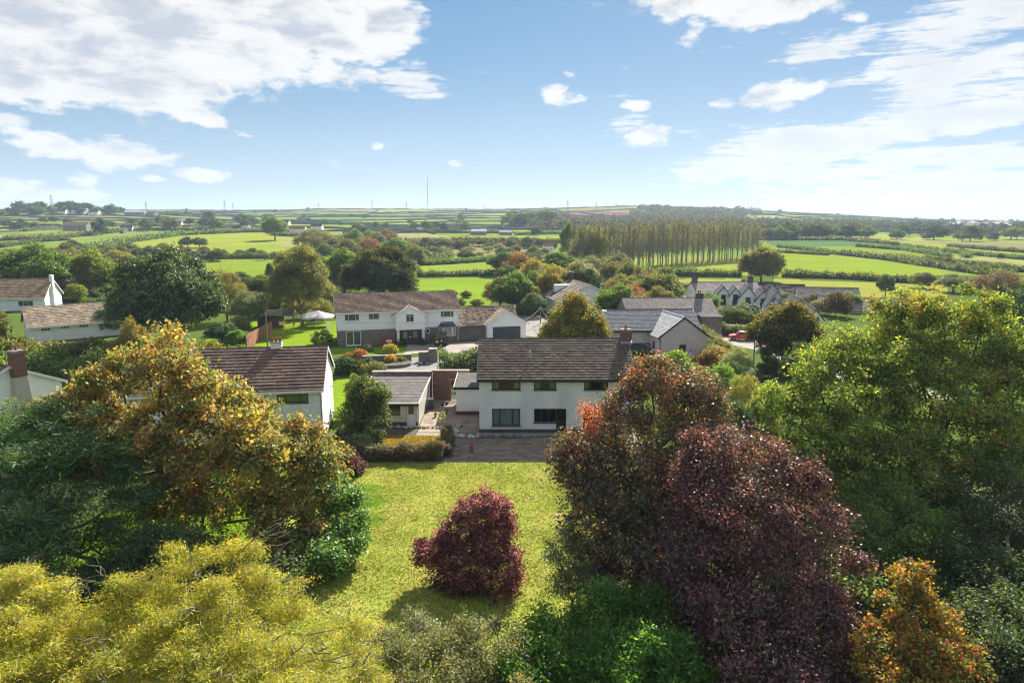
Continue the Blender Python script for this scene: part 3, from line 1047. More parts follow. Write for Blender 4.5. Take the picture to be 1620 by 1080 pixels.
def hedge(name, label, pts, w, h, pal, leaf=.25, dens=14, group=None, cat='hedge', bulge=.25, seed=3, mat=None, top=1.0, cover=2.6, cap=20000):
    """a hedge along ground points: an uneven bank of leaves on a dense body"""
    r = np.random.default_rng(seed)
    P = np.array(pts, float)
    seg = np.linalg.norm(np.diff(P, axis=0), axis=1)
    cum = np.concatenate([[0], seg.cumsum()])
    Ltot = cum[-1]
    m = max(2, int(Ltot / (max(w, h) * .45)))
    s = np.linspace(0, Ltot, m + 1)
    x = np.interp(s, cum, P[:, 0])
    y = np.interp(s, cum, P[:, 1])
    z = hgt(x, y)
    if name == 'field_hedge':
        w, h = w * .8, h * .72
        pal = [(tuple(q * .8 for q in p_[0]), p_[1], p_[2]) for p_ in pal]
    root = empty(name, (float(x[0]), float(y[0]), float(z[0])), 0, label, cat, group)
    off = np.array([x[0], y[0], z[0]])
    d = unit(np.stack([np.gradient(x), np.gradient(y), x * 0], 1))
    side = np.stack([-d[:, 1], d[:, 0], x * 0], 1)
    hh = h * (1 + (r.random(m + 1) - .5) * 2 * bulge)
    ww = w * (1 + (r.random(m + 1) - .5) * 2 * bulge)
    prof = [(-.30, 0), (-.31, .38), (-.2, .62), (0, .68), (.2, .62), (.31, .38), (.30, 0)]
    base = np.stack([x, y, z], 1) - off
    ringv = []
    for (a_, b_) in prof:
        ringv.append(base + side * (a_ * ww)[:, None] + np.array([0, 0, 1.]) * (b_ * hh)[:, None] * .9)
    RV = np.stack(ringv, 1)
    k = len(prof)
    V_ = RV.reshape(-1, 3)
    i, j = np.meshgrid(np.arange(m), np.arange(k - 1), indexing='ij')
    F_ = np.stack([i * k + j, (i + 1) * k + j, (i + 1) * k + j + 1, i * k + j + 1], -1).reshape(-1, 4)
    ends = np.array([[0, 1, 5, 6], [1, 2, 4, 5], [2, 3, 3, 4]])
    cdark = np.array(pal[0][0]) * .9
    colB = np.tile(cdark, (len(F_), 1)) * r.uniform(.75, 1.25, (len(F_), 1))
    area = Ltot * (h * 2 + w)
    n = area * cover / (.33 * leaf * leaf)
    if n > cap:
        leaf = leaf * math.sqrt(n / cap)
        n = cap
    n = int(n)
    K = max(4, n // 8)
    t = r.uniform(0, m, K)
    ti = t.astype(int).clip(0, m - 1)
    tf = (t - ti)[:, None]
    th = r.uniform(-.12, math.pi + .12, K)
    cx = np.cos(th)[:, None]
    cz = np.maximum(np.sin(th), 0)[:, None]
    bs = base[ti] * (1 - tf) + base[ti + 1] * tf
    sdv = side[ti]
    W_ = (ww[ti] * (1 - tf[:, 0]) + ww[ti + 1] * tf[:, 0])[:, None]
    H_ = (hh[ti] * (1 - tf[:, 0]) + hh[ti + 1] * tf[:, 0])[:, None]
    ex = np.sign(cx) * np.abs(cx) ** .6
    ez = cz ** .6
    shade = 1
    cen = bs + sdv * ex * W_ * .5 + np.array([0, 0, 1.]) * (ez * H_ * top * r.uniform(.86, 1.04, (K, 1)) + .05)
    outw = unit(sdv * cx + np.array([0, 0, 1.]) * (cz + .1))
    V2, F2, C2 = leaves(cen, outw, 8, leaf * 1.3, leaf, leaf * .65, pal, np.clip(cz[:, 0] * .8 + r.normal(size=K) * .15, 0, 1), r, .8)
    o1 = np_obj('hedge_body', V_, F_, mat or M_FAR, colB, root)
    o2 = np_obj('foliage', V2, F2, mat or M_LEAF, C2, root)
    return root


def gpts(pp):
    return [GT(*p) for p in pp]

# ------------------------------------------------------------------ building helpers
def wall_px(loc, rz, px, py, yoff=0.0):
    """(along, up) on a house's front wall plane for a picture point"""
    c, s = math.cos(rz), math.sin(rz)
    ox, oy = loc[0] - s * yoff, loc[1] + c * yoff
    r = ray(px, py)
    # ray t*(rx,ry) = o + k*(c,s)
    det = r[0] * (-s) + c * r[1]
    t = (ox * (-s) + c * oy) / det
    k = (t * r[0] - ox) * c + (t * r[1] - oy) * s
    return k, CAM_H + t * r[2] - (loc[2] if len(loc) > 2 else 0)


def rect_px(loc, rz, x0, y0, x1, y1, yoff=0.0):
    a0, z1 = wall_px(loc, rz, x0, y0, yoff)
    a1, z0 = wall_px(loc, rz, x1, y1, yoff)
    return (a0, a1, z0, z1)


def wall_grid(mb, x0, x1, z0, z1, y, ops, depth=.13, mi=0, c=(1, 1, 1)):
    ops = [(max(x0, a), min(x1, b), max(z0, e), min(z1, f)) for a, b, e, f in ops if a < x1 and b > x0 and e < z1 and f > z0]
    xs = sorted(set([x0, x1] + [o[0] for o in ops] + [o[1] for o in ops]))
    zs = sorted(set([z0, z1] + [o[2] for o in ops] + [o[3] for o in ops]))

    def hole(a, b):
        return any(o[0] < a < o[1] and o[2] < b < o[3] for o in ops)
    for i in range(len(xs) - 1):
        for j in range(len(zs) - 1):
            a, b, e, f = xs[i], xs[i + 1], zs[j], zs[j + 1]
            if not hole((a + b) / 2, (e + f) / 2):
                mb.poly([(a, y, e), (b, y, e), (b, y, f), (a, y, f)], mi, c)
    for a, b, e, f in ops:
        if e > z0 + 1e-4:
            mb.poly([(a, y, e), (b, y, e), (b, y + depth, e), (a, y + depth, e)], mi, c)
        if f < z1 - 1e-4:
            mb.poly([(a, y + depth, f), (b, y + depth, f), (b, y, f), (a, y, f)], mi, c)
        mb.poly([(a, y, e), (a, y + depth, e), (a, y + depth, f), (a, y, f)], mi, c)
        mb.poly([(b, y + depth, e), (b, y, e), (b, y, f), (b, y + depth, f)], mi, c)


def window(parent, M, w, h, splits=(.5,), frame=None, pane=None, sill=True, trans=None, t=.06, proud=0.0, curtains=None, name='window', label=None, silld=.10):
    """M places the window: x along the wall, y into it, z up, origin at the lower left corner of the opening"""
    frame = frame or M_PAINT
    pane = pane or M_PANE
    mb = MB()
    mb.m = M
    y0, y1 = .05 - proud, .10 - proud
    mb.box(0, w, y0, y1, 0, t)
    mb.box(0, w, y0, y1, h - t, h)
    mb.box(0, t, y0 + .002, y1 - .002, t, h - t)
    mb.box(w - t, w, y0 + .002, y1 - .002, t, h - t)
    xs = [t] + [s * w for s in splits] + [w - t]
    for s in splits:
        mb.box(s * w - t * .5, s * w + t * .5, y0 + .004, y1 - .004, t, h - t)
    if trans:
        for i in range(len(xs) - 1):
            tr = trans[i] if isinstance(trans, (list, tuple)) else trans
            if tr:
                mb.box(xs[i] + t * .5, xs[i + 1] - t * .5, y0 + .006, y1 - .006, tr * h - t * .4, tr * h + t * .4)
    f = mb.build(name, frame, parent)
    if label:
        f['label'] = label
    for i in range(len(xs) - 1):
        p = MB()
        p.m = M
        p.box(xs[i] + .01, xs[i + 1] - .01, (y0 + y1) / 2 - .008, (y0 + y1) / 2 + .008, t * .8, h - t * .8)
        p.build('pane', pane, f)
    if sill:
        s_ = MB()
        s_.m = M
        s_.box(-.07, w + .07, -silld, .04 - proud * .5, -.07, -.003)
        s_.build('sill', frame, f)
    if curtains:
        for (a, b, m_) in curtains:
            cb = MB()
            cb.m = M
            n = max(4, int((b - a) * w / .05))
            for k in range(n):
                xa = (a + (b - a) * k / n) * w
                xb = (a + (b - a) * (k + 1) / n) * w
                ya = .20 + .035 * math.sin(k * 1.9)
                yb = .20 + .035 * math.sin((k + 1) * 1.9)
                cb.poly([(xa, ya, .03), (xb, yb, .03), (xb, yb, h - .03), (xa, ya, h - .03)])
            cb.build('curtain', m_, f)
    return f


def TR(x, y, z, rz=0.0):
    return Matrix.Translation((x, y, z)) @ Matrix.Rotation(rz, 4, 'Z')


def tiles(mb, A, B, C2, D2, rows, cols, lift, pal, r, mi=0, stagger=True, gap=.006):
    A, B, C2, D2 = map(Vector, (A, B, C2, D2))
    n = (B - A).cross(D2 - A).normalized()

    def P(u, v):
        return (A * (1 - u) + B * u) * (1 - v) + (D2 * (1 - u) + C2 * u) * v
    for i in range(rows):
        v0, v1 = i / rows, min(1, (i + 1.12) / rows)
        shift = (.5 / cols if (i % 2 and stagger) else 0)
        us = [0] + [min(1, max(0, (j / cols + shift))) for j in range(1, cols + (1 if shift else 0))] + [1]
        us = sorted(set(us))
        rowc = r.uniform(.92, 1.08)
        for j in range(len(us) - 1):
            u0, u1 = us[j] + gap / cols, us[j + 1] - gap / cols
            c = random.choice(pal)
            k = rowc * r.uniform(.92, 1.08)
            c = tuple(q * k for q in c)
            lf = lift * r.uniform(.85, 1.2)
            a, b = P(u0, v0) + n * lf, P(u1, v0) + n * lf
            d, e = P(u0, v1) + n * .004, P(u1, v1) + n * .004
            a0, b0 = P(u0, v0) - n * .01, P(u1, v0) - n * .01
            mb.poly([a, b, e, d], mi, c)
            mb.poly([a0, b0, b, a], mi, tuple(q * .9 for q in c))


BROWN_T = [(.165, .112, .092), (.178, .122, .100), (.155, .106, .088), (.170, .122, .104)]
GREYBROWN_T = [(.120, .098, .083), (.130, .105, .088), (.110, .090, .077), (.14, .118, .10)]
TAN_T = [(.34, .235, .150), (.30, .205, .130), (.37, .26, .17), (.28, .20, .14)]
PALE_T = [(.30, .235, .17), (.34, .27, .20), (.26, .20, .15), (.38, .31, .23)]
SLATE_T = [(.165, .172, .190), (.185, .192, .210), (.150, .156, .172)]
DSLATE_T = [(.045, .046, .053), (.055, .056, .063), (.038, .038, .045)]
OLDSLATE_T = [(.24, .215, .205), (.28, .25, .235), (.20, .185, .18), (.30, .25, .225)]


def gable_roof(root, L, D, ez, rz_, ov, vg, rows, cols, pal, tmat, barge=None, fascia=None, seed=1, lift=.035, ridge_col=None, back=True, y0=0.0, name='tiles', x0=0.0, rb=.16):
    r = random.Random(seed)
    p = (rz_ - ez) / (D / 2)
    yr = y0 + D / 2
    ze = ez - ov * p
    th = .10
    deck = MB()
    xa, xb = x0 - vg, x0 + L + vg
    prof_f = [(y0 - ov, ze), (yr, rz_), (y0 + D + ov, ze)]
    # roof body: a thin folded slab
    for (s0, s1) in ((prof_f[0], prof_f[1]), (prof_f[1], prof_f[2])):
        (ya, za), (yb, zb) = s0, s1
        deck.hexa([(xa, ya, za), (xb, ya, za), (xb, yb, zb), (xa, yb, zb), (xa, ya, za + th), (xb, ya, za + th), (xb, yb, zb + th), (xa, yb, zb + th)], 0, tuple(q * .7 for q in pal[0]))
    roof = deck.build('roof', tmat, root)
    tb = MB()
    e = .03
    tiles(tb, (xa - e, y0 - ov - .05, ze + th), (xb + e, y0 - ov - .05, ze + th), (xb + e, yr, rz_ + th), (xa - e, yr, rz_ + th), rows, cols, lift, pal, r)
    if back:
        tiles(tb, (xb + e, y0 + D + ov + .05, ze + th), (xa - e, y0 + D + ov + .05, ze + th), (xa - e, yr, rz_ + th), (xb + e, yr, rz_ + th), rows, cols, lift, pal, r)
    t = tb.build('roof_tiles', tmat, roof)
    t['kind'] = 'stuff'
    # ridge tiles
    rg = MB()
    n = max(4, int((xb - xa) / .45))
    for k in range(n):
        u0, u1 = xa - e + (xb - xa + 2 * e) * k / n, xa - e + (xb - xa + 2 * e) * (k + 1) / n - .015
        c = tuple(q * r.uniform(.8, 1.25) for q in (ridge_col or pal[1]))
        zt = rz_ + th + .09
        rg.poly([(u0, yr - .14, rz_ + th - .03), (u1, yr - .14, rz_ + th - .03), (u1, yr, zt), (u0, yr, zt)], 0, c)
        rg.poly([(u0, yr, zt), (u1, yr, zt), (u1, yr + .14, rz_ + th - .03), (u0, yr + .14, rz_ + th - .03)], 0, c)
        rg.poly([(u0, yr - .14, rz_ + th - .03), (u0, yr, zt), (u0, yr + .14, rz_ + th - .03)], 0, c)
    rr = rg.build('ridge_tiles', tmat, roof)
    rr['kind'] = 'stuff'
    if barge:
        for xs in (xa - .05, xb + .01):
            b = MB()
            for (s0, s1) in ((prof_f[0], prof_f[1]), (prof_f[2], prof_f[1])):
                (ya, za), (yb, zb) = s0, s1
                b.hexa([(xs, ya, za - rb), (xs + .04, ya, za - rb), (xs + .04, yb, zb - rb), (xs, yb, zb - rb), (xs, ya, za + th + .01), (xs + .04, ya, za + th + .01), (xs + .04, yb, zb + th + .01), (xs, yb, zb + th + .01)])
            b.build('bargeboard', barge, root)
    if fascia:
        g = MB()
        g.box(xa + .02, xb - .02, y0 - ov - .07, y0 - ov - .003, ze - .12, ze + .10)
        g.build('gutter', fascia, root)
        if back:
            g = MB()
            g.box(xa + .02, xb - .02, y0 + D + ov + .003, y0 + D + ov + .07, ze - .12, ze + .10)
            g.build('gutter', fascia, root)
    return roof


def chimney(root_roof, x, y, z0, z1, w, d, mat, pots=1, potm=None, cap=None, lead=True, name='chimney', brick=True):
    mb = MB()
    mb.box(x - w / 2, x + w / 2, y - d / 2, y + d / 2, z0, z1 - .16, 0)
    mb.box(x - w / 2 - .05, x + w / 2 + .05, y - d / 2 - .05, y + d / 2 + .05, z1 - .157, z1 - .08, 0)
    mb.box(x - w / 2 - .01, x + w / 2 + .01, y - d / 2 - .01, y + d / 2 + .01, z1 - .077, z1, 1)
    mats = [mat, cap or M_CONC]
    c = mb.build(name, mats, root_roof)
    if brick:
        bricks_on(c, x - w / 2, x + w / 2, y - d / 2, y + d / 2, z0, z1 - .16)
    for k in range(pots):
        px_ = x + (k - (pots - 1) / 2) * .34
        p = MB()
        p.tube([(px_, y, z1 - .02), (px_, y, z1 + .30), (px_, y, z1 + .33), (px_, y, z1 + .42)], .12, .10, 9)
        p.build('chimney_pot', potm or M_TERRA, c)
    if lead:
        l_ = MB()
        l_.box(x - w / 2 - .10, x + w / 2 + .10, y - d / 2 - .18, y + d / 2 + .05, z0 + .02, z0 + .24)
        l_.build('flashing', M_LEAD, c)
    return c


def bricks_on(parent, x0, x1, y0, y1, z0, z1, bh=.075, bl=.225, cols=None):
    """proud bricks round a rectangular shaft"""
    cols = cols or [(.20, .085, .055), (.25, .11, .07), (.17, .075, .055), (.22, .12, .085)]
    mb = MB()
    n = int((z1 - z0) / bh)
    for i in range(n):
        za, zb = z0 + i * bh + .006, z0 + (i + 1) * bh - .006
        for face in range(4):
            a, b = ((x0, x1), (y0, y1), (x0, x1), (y0, y1))[face]
            L_ = b - a
            m = max(1, round(L_ / bl))
            sh = .5 if i % 2 else 0
            for j in range(-1, m + 1):
                u0 = max(a, a + (j + sh) * L_ / m + .006)
                u1 = min(b, a + (j + 1 + sh) * L_ / m - .006)
                if u1 - u0 < .03:
                    continue
                c = random.choice(cols)
                e = .009
                if face == 0:
                    mb.poly([(u0, y0 - e, za), (u1, y0 - e, za), (u1, y0 - e, zb), (u0, y0 - e, zb)], 0, c)
                elif face == 1:
                    mb.poly([(x1 + e, u0, za), (x1 + e, u1, za), (x1 + e, u1, zb), (x1 + e, u0, zb)], 0, c)
                elif face == 2:
                    mb.poly([(u1, y1 + e, za), (u0, y1 + e, za), (u0, y1 + e, zb), (u1, y1 + e, zb)], 0, c)
                else:
                    mb.poly([(x0 - e, u1, za), (x0 - e, u0, za), (x0 - e, u0, zb), (x0 - e, u1, zb)], 0, c)
    b = mb.build('bricks', M_BRICK, parent)
    b['kind'] = 'stuff'
    return b


def shell(root, L, D, ez, rz_, mat, ops=(), split=None, lower=None, depth=.13, name='wall', plinth=None):
    """four walls with gables; front openings are real holes"""
    mb = MB()
    zb = split if split else 0.0
    wall_grid(mb, 0, L, zb, ez, 0, ops, depth)
    for x, sgn in ((0, -1), (L, 1)):
        pts = [(x, D, zb), (x, 0, zb), (x, 0, ez), (x, D / 2, rz_ - .02), (x, D, ez)]
        if sgn > 0:
            pts = pts[::-1]
        mb.poly(pts)
    mb.poly([(L, D, zb), (0, D, zb), (0, D, ez), (L, D, ez)])
    w = mb.build(name, mat, root)
    if split:
        lb = MB()
        e = .03
        wall_grid(lb, 0, L, 0, zb, -e, ops, depth + e)
        lb.poly([(0, D, 0), (0, -e, 0), (0, -e, zb), (0, D, zb)])
        lb.poly([(L, -e, 0), (L, D, 0), (L, D, zb), (L, -e, zb)])
        lb.poly([(L, D + e, 0), (0, D + e, 0), (0, D + e, zb), (L, D + e, zb)])
        lb.poly([(0, -e, zb), (L, -e, zb), (L, 0, zb), (0, 0, zb)])
        lb.build('stone_wall' if lower is M_RUBBLE else 'lower_wall', lower, root)
    if plinth:
        pb = MB()
        for (a, b) in plinth[1]:
            pb.box(a, b, -.03, -.002, 0, plinth[0])
        pb.box(-.03, -.002, -.03, D + .03, 0, plinth[0])
        pb.box(L + .002, L + .03, -.03, D + .03, 0, plinth[0])
        pb.build('plinth', M_PLINTH, root)
    return w


# ------------------------------------------------------------------ haze
def build_haze():
    m, g, out = base_mat('haze')
    v = g.add('ShaderNodeVolumePrincipled', {'Color': (.60, .77, 1.0, 1), 'Density': HAZE, 'Anisotropy': 0.2})
    g.l.new(v.outputs[0], out.inputs['Volume'])
    mb = MB()
    mb.box(-10200, 10200, -10200, 10200, -3.0, 240)
    o = mb.build('haze', m)
    tag(o, 'pale blue autumn haze over the fields and far hills', kind='stuff')
    return o


HAZE = 0.00014
build_haze()

# ------------------------------------------------------------------ near ground sheets
def sheet(name, pts, z, mat, kind='structure', label=None, c=(1, 1, 1), sub=None):
    mb = MB()
    mb.poly([(x, y, z) for x, y in pts], 0, c)
    o = mb.build(name, mat)
    return tag(o, label, kind=kind)


M_LAWN = lawn_mat('mown_lawn', (.235, .30, .042), (.38, .345, .085), (.11, .25, .020), [(-10.9, 44.6, 2.3, 1.5), (-10.0, 41.4, 1.9, 1.1), (-13, 49.5, 1.6, 2), (-10.5, 47, 1.2, .8)])
M_LAWN2 = lawn_mat('lush_lawn', (.16, .27, .018), (.21, .29, .025), (.14, .26, .018), [])
M_DRYGRASS = lawn_mat('dry_grass', (.34, .22, .060), (.42, .27, .085), (.20, .22, .030), [(-9.5, 56.9, .9, .5), (-7.3, 55.5, .8, .5)])
sheet('lawn', [(-14.6, 20), (3.5, 20), (4.6, 30), (5.4, 40), (6.5, 46), (11.5, 50), (11.5, 52.35), (-14.6, 52.35)], .008, M_LAWN, label='mown yellow-green lawn behind the white house')
sheet('neighbour_lawn', [(-27, 26), (-15.0, 26), (-15.0, 50), (-27, 50)], .008, M_LAWN2, label='bright green lawn under the golden tree')
sheet('shrub_border', [(-44, 14), (60, 14), (60, 49.5), (-44, 49.5)], .004, M_EARTH, label='dark earth under the trees round the lawn')
sheet('dry_grass_bed', [(-12.6, 54.6), (-6.0, 54.6), (-6.0, 59.3), (-12.6, 59.3)], .016, M_DRYGRASS, label='dry yellow grass plot in front of the flat-roofed garage')
sheet('garage_path', [(-14.6, 59.3), (-8.7, 59.3), (-8.7, 62.0), (-14.6, 62.0)], .012, M_EARTH, label='trodden earth in front of the flat-roofed garage')
sheet('garden_path', [(-13.9, 54.6), (-12.7, 54.6), (-12.7, 59.3), (-13.9, 59.3)], .018, M_CONC, label='pale path left of the dry grass plot')
sheet('back_lawn', [(-50, 107), (-28.6, 102), (-28.6, 132), (-50, 132)], .008, M_LAWN2, label='bright lawn beside the stone-fronted house')
sheet('front_lawn', [(-28.0, 96.8), (-14.6, 99.0), (-13.6, 103.6), (-27.5, 103.0)], .012, M_LAWN2, label='shaded front lawn of the stone-fronted house')
sheet('side_lawn', [(-21.5, 64), (-14.8, 64), (-14.8, 82), (-21.5, 82)], .008, M_LAWN2, label='small green lawn between the two white houses')
sheet('drive', [(-15.8, 98.4), (6, 100), (6, 112.5), (-16.4, 105.7)], .016, M_DRIVE, label='gravel drive in front of the stone-fronted house')
sheet('lane', [(-22, 83.6), (-8, 84.5), (8, 85.2), (8, 97), (-13, 96.2), (-22, 91)], .006, M_ASPH, label='pale lane between the two rows of houses')
sheet('village_road', [(28.5, 118), (38, 99), (37.5, 84), (46, 72), (50, 72), (44, 88), (41, 103), (43.5, 112), (35, 130), (40, 148), (56, 168), (47, 176), (30, 150), (28, 132)], .010, M_DRIVE, label='pale village road winding past the red car')
sheet('cul_de_sac', [(2, 115), (10, 108), (12, 125), (6, 140), (1, 140)], .007, M_ASPH, label='grey lane beyond the white garage')

# paving: a bed with separate slabs
pav = MB()
pav.box(-8.7, 11.4, 52.4, 60.3, -.05, .012)
pav.box(-8.75, -3.05, 60.3, 72.0, -.05, .012)
patio = pav.build('patio', M_CONC)
tag(patio, 'dark paved patio running along the back of the white house', kind='structure')
sm = MB()
sm.box(-.44, .44, -.29, .29, 0, .03)
SLABM = [sm.mesh('paving_slab', simple('slab_%s' % nm, c, tuple(q * .7 for q in c), 2.5, .92, .5, 20, objcol=True)) for nm, c in (('a', (.225, .180, .142)), ('b', (.26, .21, .165)))]
nslab = 0
for iy in range(13):
    for ix in range(17):
        x = -4.6 + ix * .905 + (0.45 if iy % 2 else 0)
        y = 52.75 + iy * .605
        if x > 11.0 or y > 58.2 and ix > 0 and x > -3.4:
            continue
        o = bpy.data.objects.new('paving_slab', SLABM[random.random() < .5])
        o.location = (x, y, .012 + random.uniform(0, .006))
        o.rotation_euler = (0, 0, random.uniform(-.008, .008))
        k = random.uniform(.78, 1.18)
        o.color = (k, k * .99, k * .97, 1)
        link(o, patio)
        nslab += 1
for iy in range(12):
    for ix in range(6):
        o = bpy.data.objects.new('paving_slab', SLABM[random.random() < .5])
        o.location = (-8.2 + ix * .905 + (.2 if iy % 2 else 0), 60.7 + iy * .95, .012 + random.uniform(0, .006))
        o.scale = (1, 1.55, 1)
        k = random.uniform(1.1, 1.5)
        o.color = (k, k * .95, k * .88, 1)
        link(o, patio)

# ------------------------------------------------------------------ the white house by the lawn
def main_house():
    L, D, EZ, RZ = 13.95, 9.2, 5.30, 7.86
    loc, rz = (-2.98, 60.25, 0), 0.0
    root = empty('detached_house', loc, rz, 'weathered white two-storey house with brown tiled roof, beside the lawn and patio', 'house')
    up = [(778, 597, 823.5, 616.5), (845, 597, 880, 616.5), (924.5, 597, 962, 616.5)]
    dn = [(778.5, 646.3, 823, 673.3), (845, 646.3, 880, 668)]
    ops = []
    rects = [rect_px(loc, rz, *q) for q in up + dn]
    rects = [(a, b, c, min(d, EZ - .03)) for a, b, c, d in rects]
    dr = rect_px(loc, rz, 880, 646.3, 895.5, 683)
    dr = (rects[4][1] + .0, dr[1], 0.12, dr[3])
    d2 = rect_px(loc, rz, 923, 646.3, 934, 683)
    d2 = (d2[0], d2[0] + 2.0, .12, d2[3])
    rects[4] = (rects[4][0], rects[4][1], rects[4][2], dr[3])
    ops = rects + [dr, d2]
    solid = []
    xs = 0
    for a, b in sorted([(dr[0], dr[1]), (d2[0], d2[1])]):
        solid.append((xs, a))
        xs = b
    solid.append((xs, L))
    shell(root, L, D, EZ, RZ, M_WHITE2, ops, depth=.14, plinth=(.34, solid))
    fl = MB()
    fl.box(.05, L - .05, .16, D - .05, 2.55, 2.7)
    fl.box(.05, L - .05, .16, D - .05, .02, .10)
    fl.box(4.6, 4.7, .2, D - .1, .1, 5.2)
    fl.box(8.9, 9.0, .2, D - .1, .1, 5.2)
    fl.build('inner_floor', simple('interior', (.25, .20, .16), None), root)
    sp = [(.27, .73), (.33, .66), (.27, .73)]
    cu = [[(.0, .24, M_CURT_Y), (.76, 1.0, M_CURT_Y)], [(.02, .32, M_CURT_N), (.68, .98, M_CURT_N)], [(.0, .22, M_CURT_Y), (.78, 1, M_CURT_N)]]
    for i in range(3):
        a, b, c, d = rects[i]
        window(root, TR(a, 0, c), b - a, d - c, sp[i], M_BROWNFR, M_GLASS, curtains=cu[i], t=.085)
    a, b, c, d = rects[3]
    window(root, TR(a, 0, c), b - a, d - c, (.27, .73), M_BROWNFR, M_GLASS, curtains=[(.02, .26, M_CURT_G), (.28, .72, M_CURT_G), (.74, .98, M_CURT_G)], t=.085)
    a, b, c, d = rects[4]
    window(root, TR(a, 0, c), b - a - .004, d - c, (.33, .66), M_BROWNFR, M_GLASS, t=.08)
    for q, nm in ((dr, 'door'), (d2, 'door')):
        mb = MB()
        w, h = q[1] - q[0], q[3] - q[2]
        mb.m = TR(q[0], 0, q[2])
        mb.box(0, w, .05, .11, h - .08, h)
        mb.box(0, .09, .052, .108, 0, h - .08)
        mb.box(w - .09, w, .052, .108, 0, h - .08)
        mb.box(.09, w - .09, .06, .10, 0, .9)
        mb.box(.09, w - .09, .062, .098, .9, 1.0)
        d_ = mb.build(nm, M_BROWNFR, root)
        p = MB()
        p.m = mb.m
        p.box(.09, w - .09, .075, .085, 1.0, h - .08)
        p.build('pane', M_GLASS, d_)
        hb = MB()
        hb.m = mb.m
        hb.box(.14, .18, -.01, .05, 1.0, 1.14)
        hb.build('handle', M_METAL, d_)
        st = MB()
        st.box(q[0] - .15, q[1] + .15, -.45, -.034, 0.01, .13)
        st.build('doorstep', M_PLINTH, root)
    roof = gable_roof(root, L, D, EZ, RZ, .55, .18, 16, 46, GREYBROWN_T, M_TILE, barge=M_PAINT, fascia=M_BROWNFR, seed=4, lift=.06)
    # chimney on the ridge, right-hand end
    cx0 = wall_px(loc, rz, 981, 545, D / 2)[0]
    cx1 = wall_px(loc, rz, 996.5, 545, D / 2)[0]
    ztop = wall_px(loc, rz, 988, 520.5, D / 2 - .3)[1]
    chimney(roof, (cx0 + cx1) / 2, D / 2 - .15, RZ - .35, ztop, cx1 - cx0, .8, M_MORTAR, pots=1, potm=M_CONC)
    v = MB()
    vx, vy = 4.65, 2.0
    vz = EZ + (RZ - EZ) * vy / (D / 2)
    v.tube([(vx, vy, vz), (vx, vy, vz + .62)], .055, .055, 8)
    v.tube([(vx, vy, vz + .62), (vx, vy, vz + .68), (vx, vy, vz + .78), (vx, vy, vz + .82)], .13, .06, 8)
    v.build('vent_pipe', M_POLEGREY, roof)
    # hairline cracks and leaning bits on the wall
    dp = MB()
    dp.tube([(L - .2, -.08, .3), (L - .2, -.08, EZ - .4), (L - .2, -.5, EZ - .2)], .045, .045, 8)
    dp.build('downpipe', M_BROWNFR, root)
    lm = MB()
    lm.box(10.85 + .0, 10.95, -.16, -.01, 1.55, 1.75)
    wl = lm.build('wall_lamp', M_BLACK, root)
    return root


main_house()

# lean-to beside it
def lean_to():
    loc = (-5.55, 66.0, 0)
    root = empty('lean_to', loc, 0, 'white rendered flat-roofed lean-to against the left side of the weathered house', 'outbuilding')
    a, z1 = wall_px(loc, 0, 717, 613)
    w = 2.52
    mb = MB()
    mb.box(0, w, 0, 5.0, .42, 2.78)
    mb.build('wall', M_WHITE, root)
    b = MB()
    b.box(-.03, w, -.03, 5.03, 0, .418)
    b.build('plinth', simple('brick_plinth', (.14, .07, .055), (.09, .05, .045), 5, .9, .4), root)
    rf = MB()
    rf.hexa([(-.2, -.25, 2.784), (w, -.25, 2.784), (w, 5.1, 3.1), (-.2, 5.1, 3.1), (-.2, -.25, 2.92), (w, -.25, 2.92), (w, 5.1, 3.24), (-.2, 5.1, 3.24)])
    r_ = rf.build('roof', M_ROOFING, root)
    f = MB()
    f.box(-.24, w, -.31, -.253, 2.70, 2.95)
    f.build('fascia', M_BLACK, root)
    f = MB()
    f.hexa([(-.26, -.25, 2.80), (-.205, -.25, 2.80), (-.205, 5.1, 3.12), (-.26, 5.1, 3.12), (-.26, -.25, 2.97), (-.205, -.25, 2.97), (-.205, 5.1, 3.29), (-.26, 5.1, 3.29)])
    f.build('verge_trim', M_PAINT, root)


lean_to()


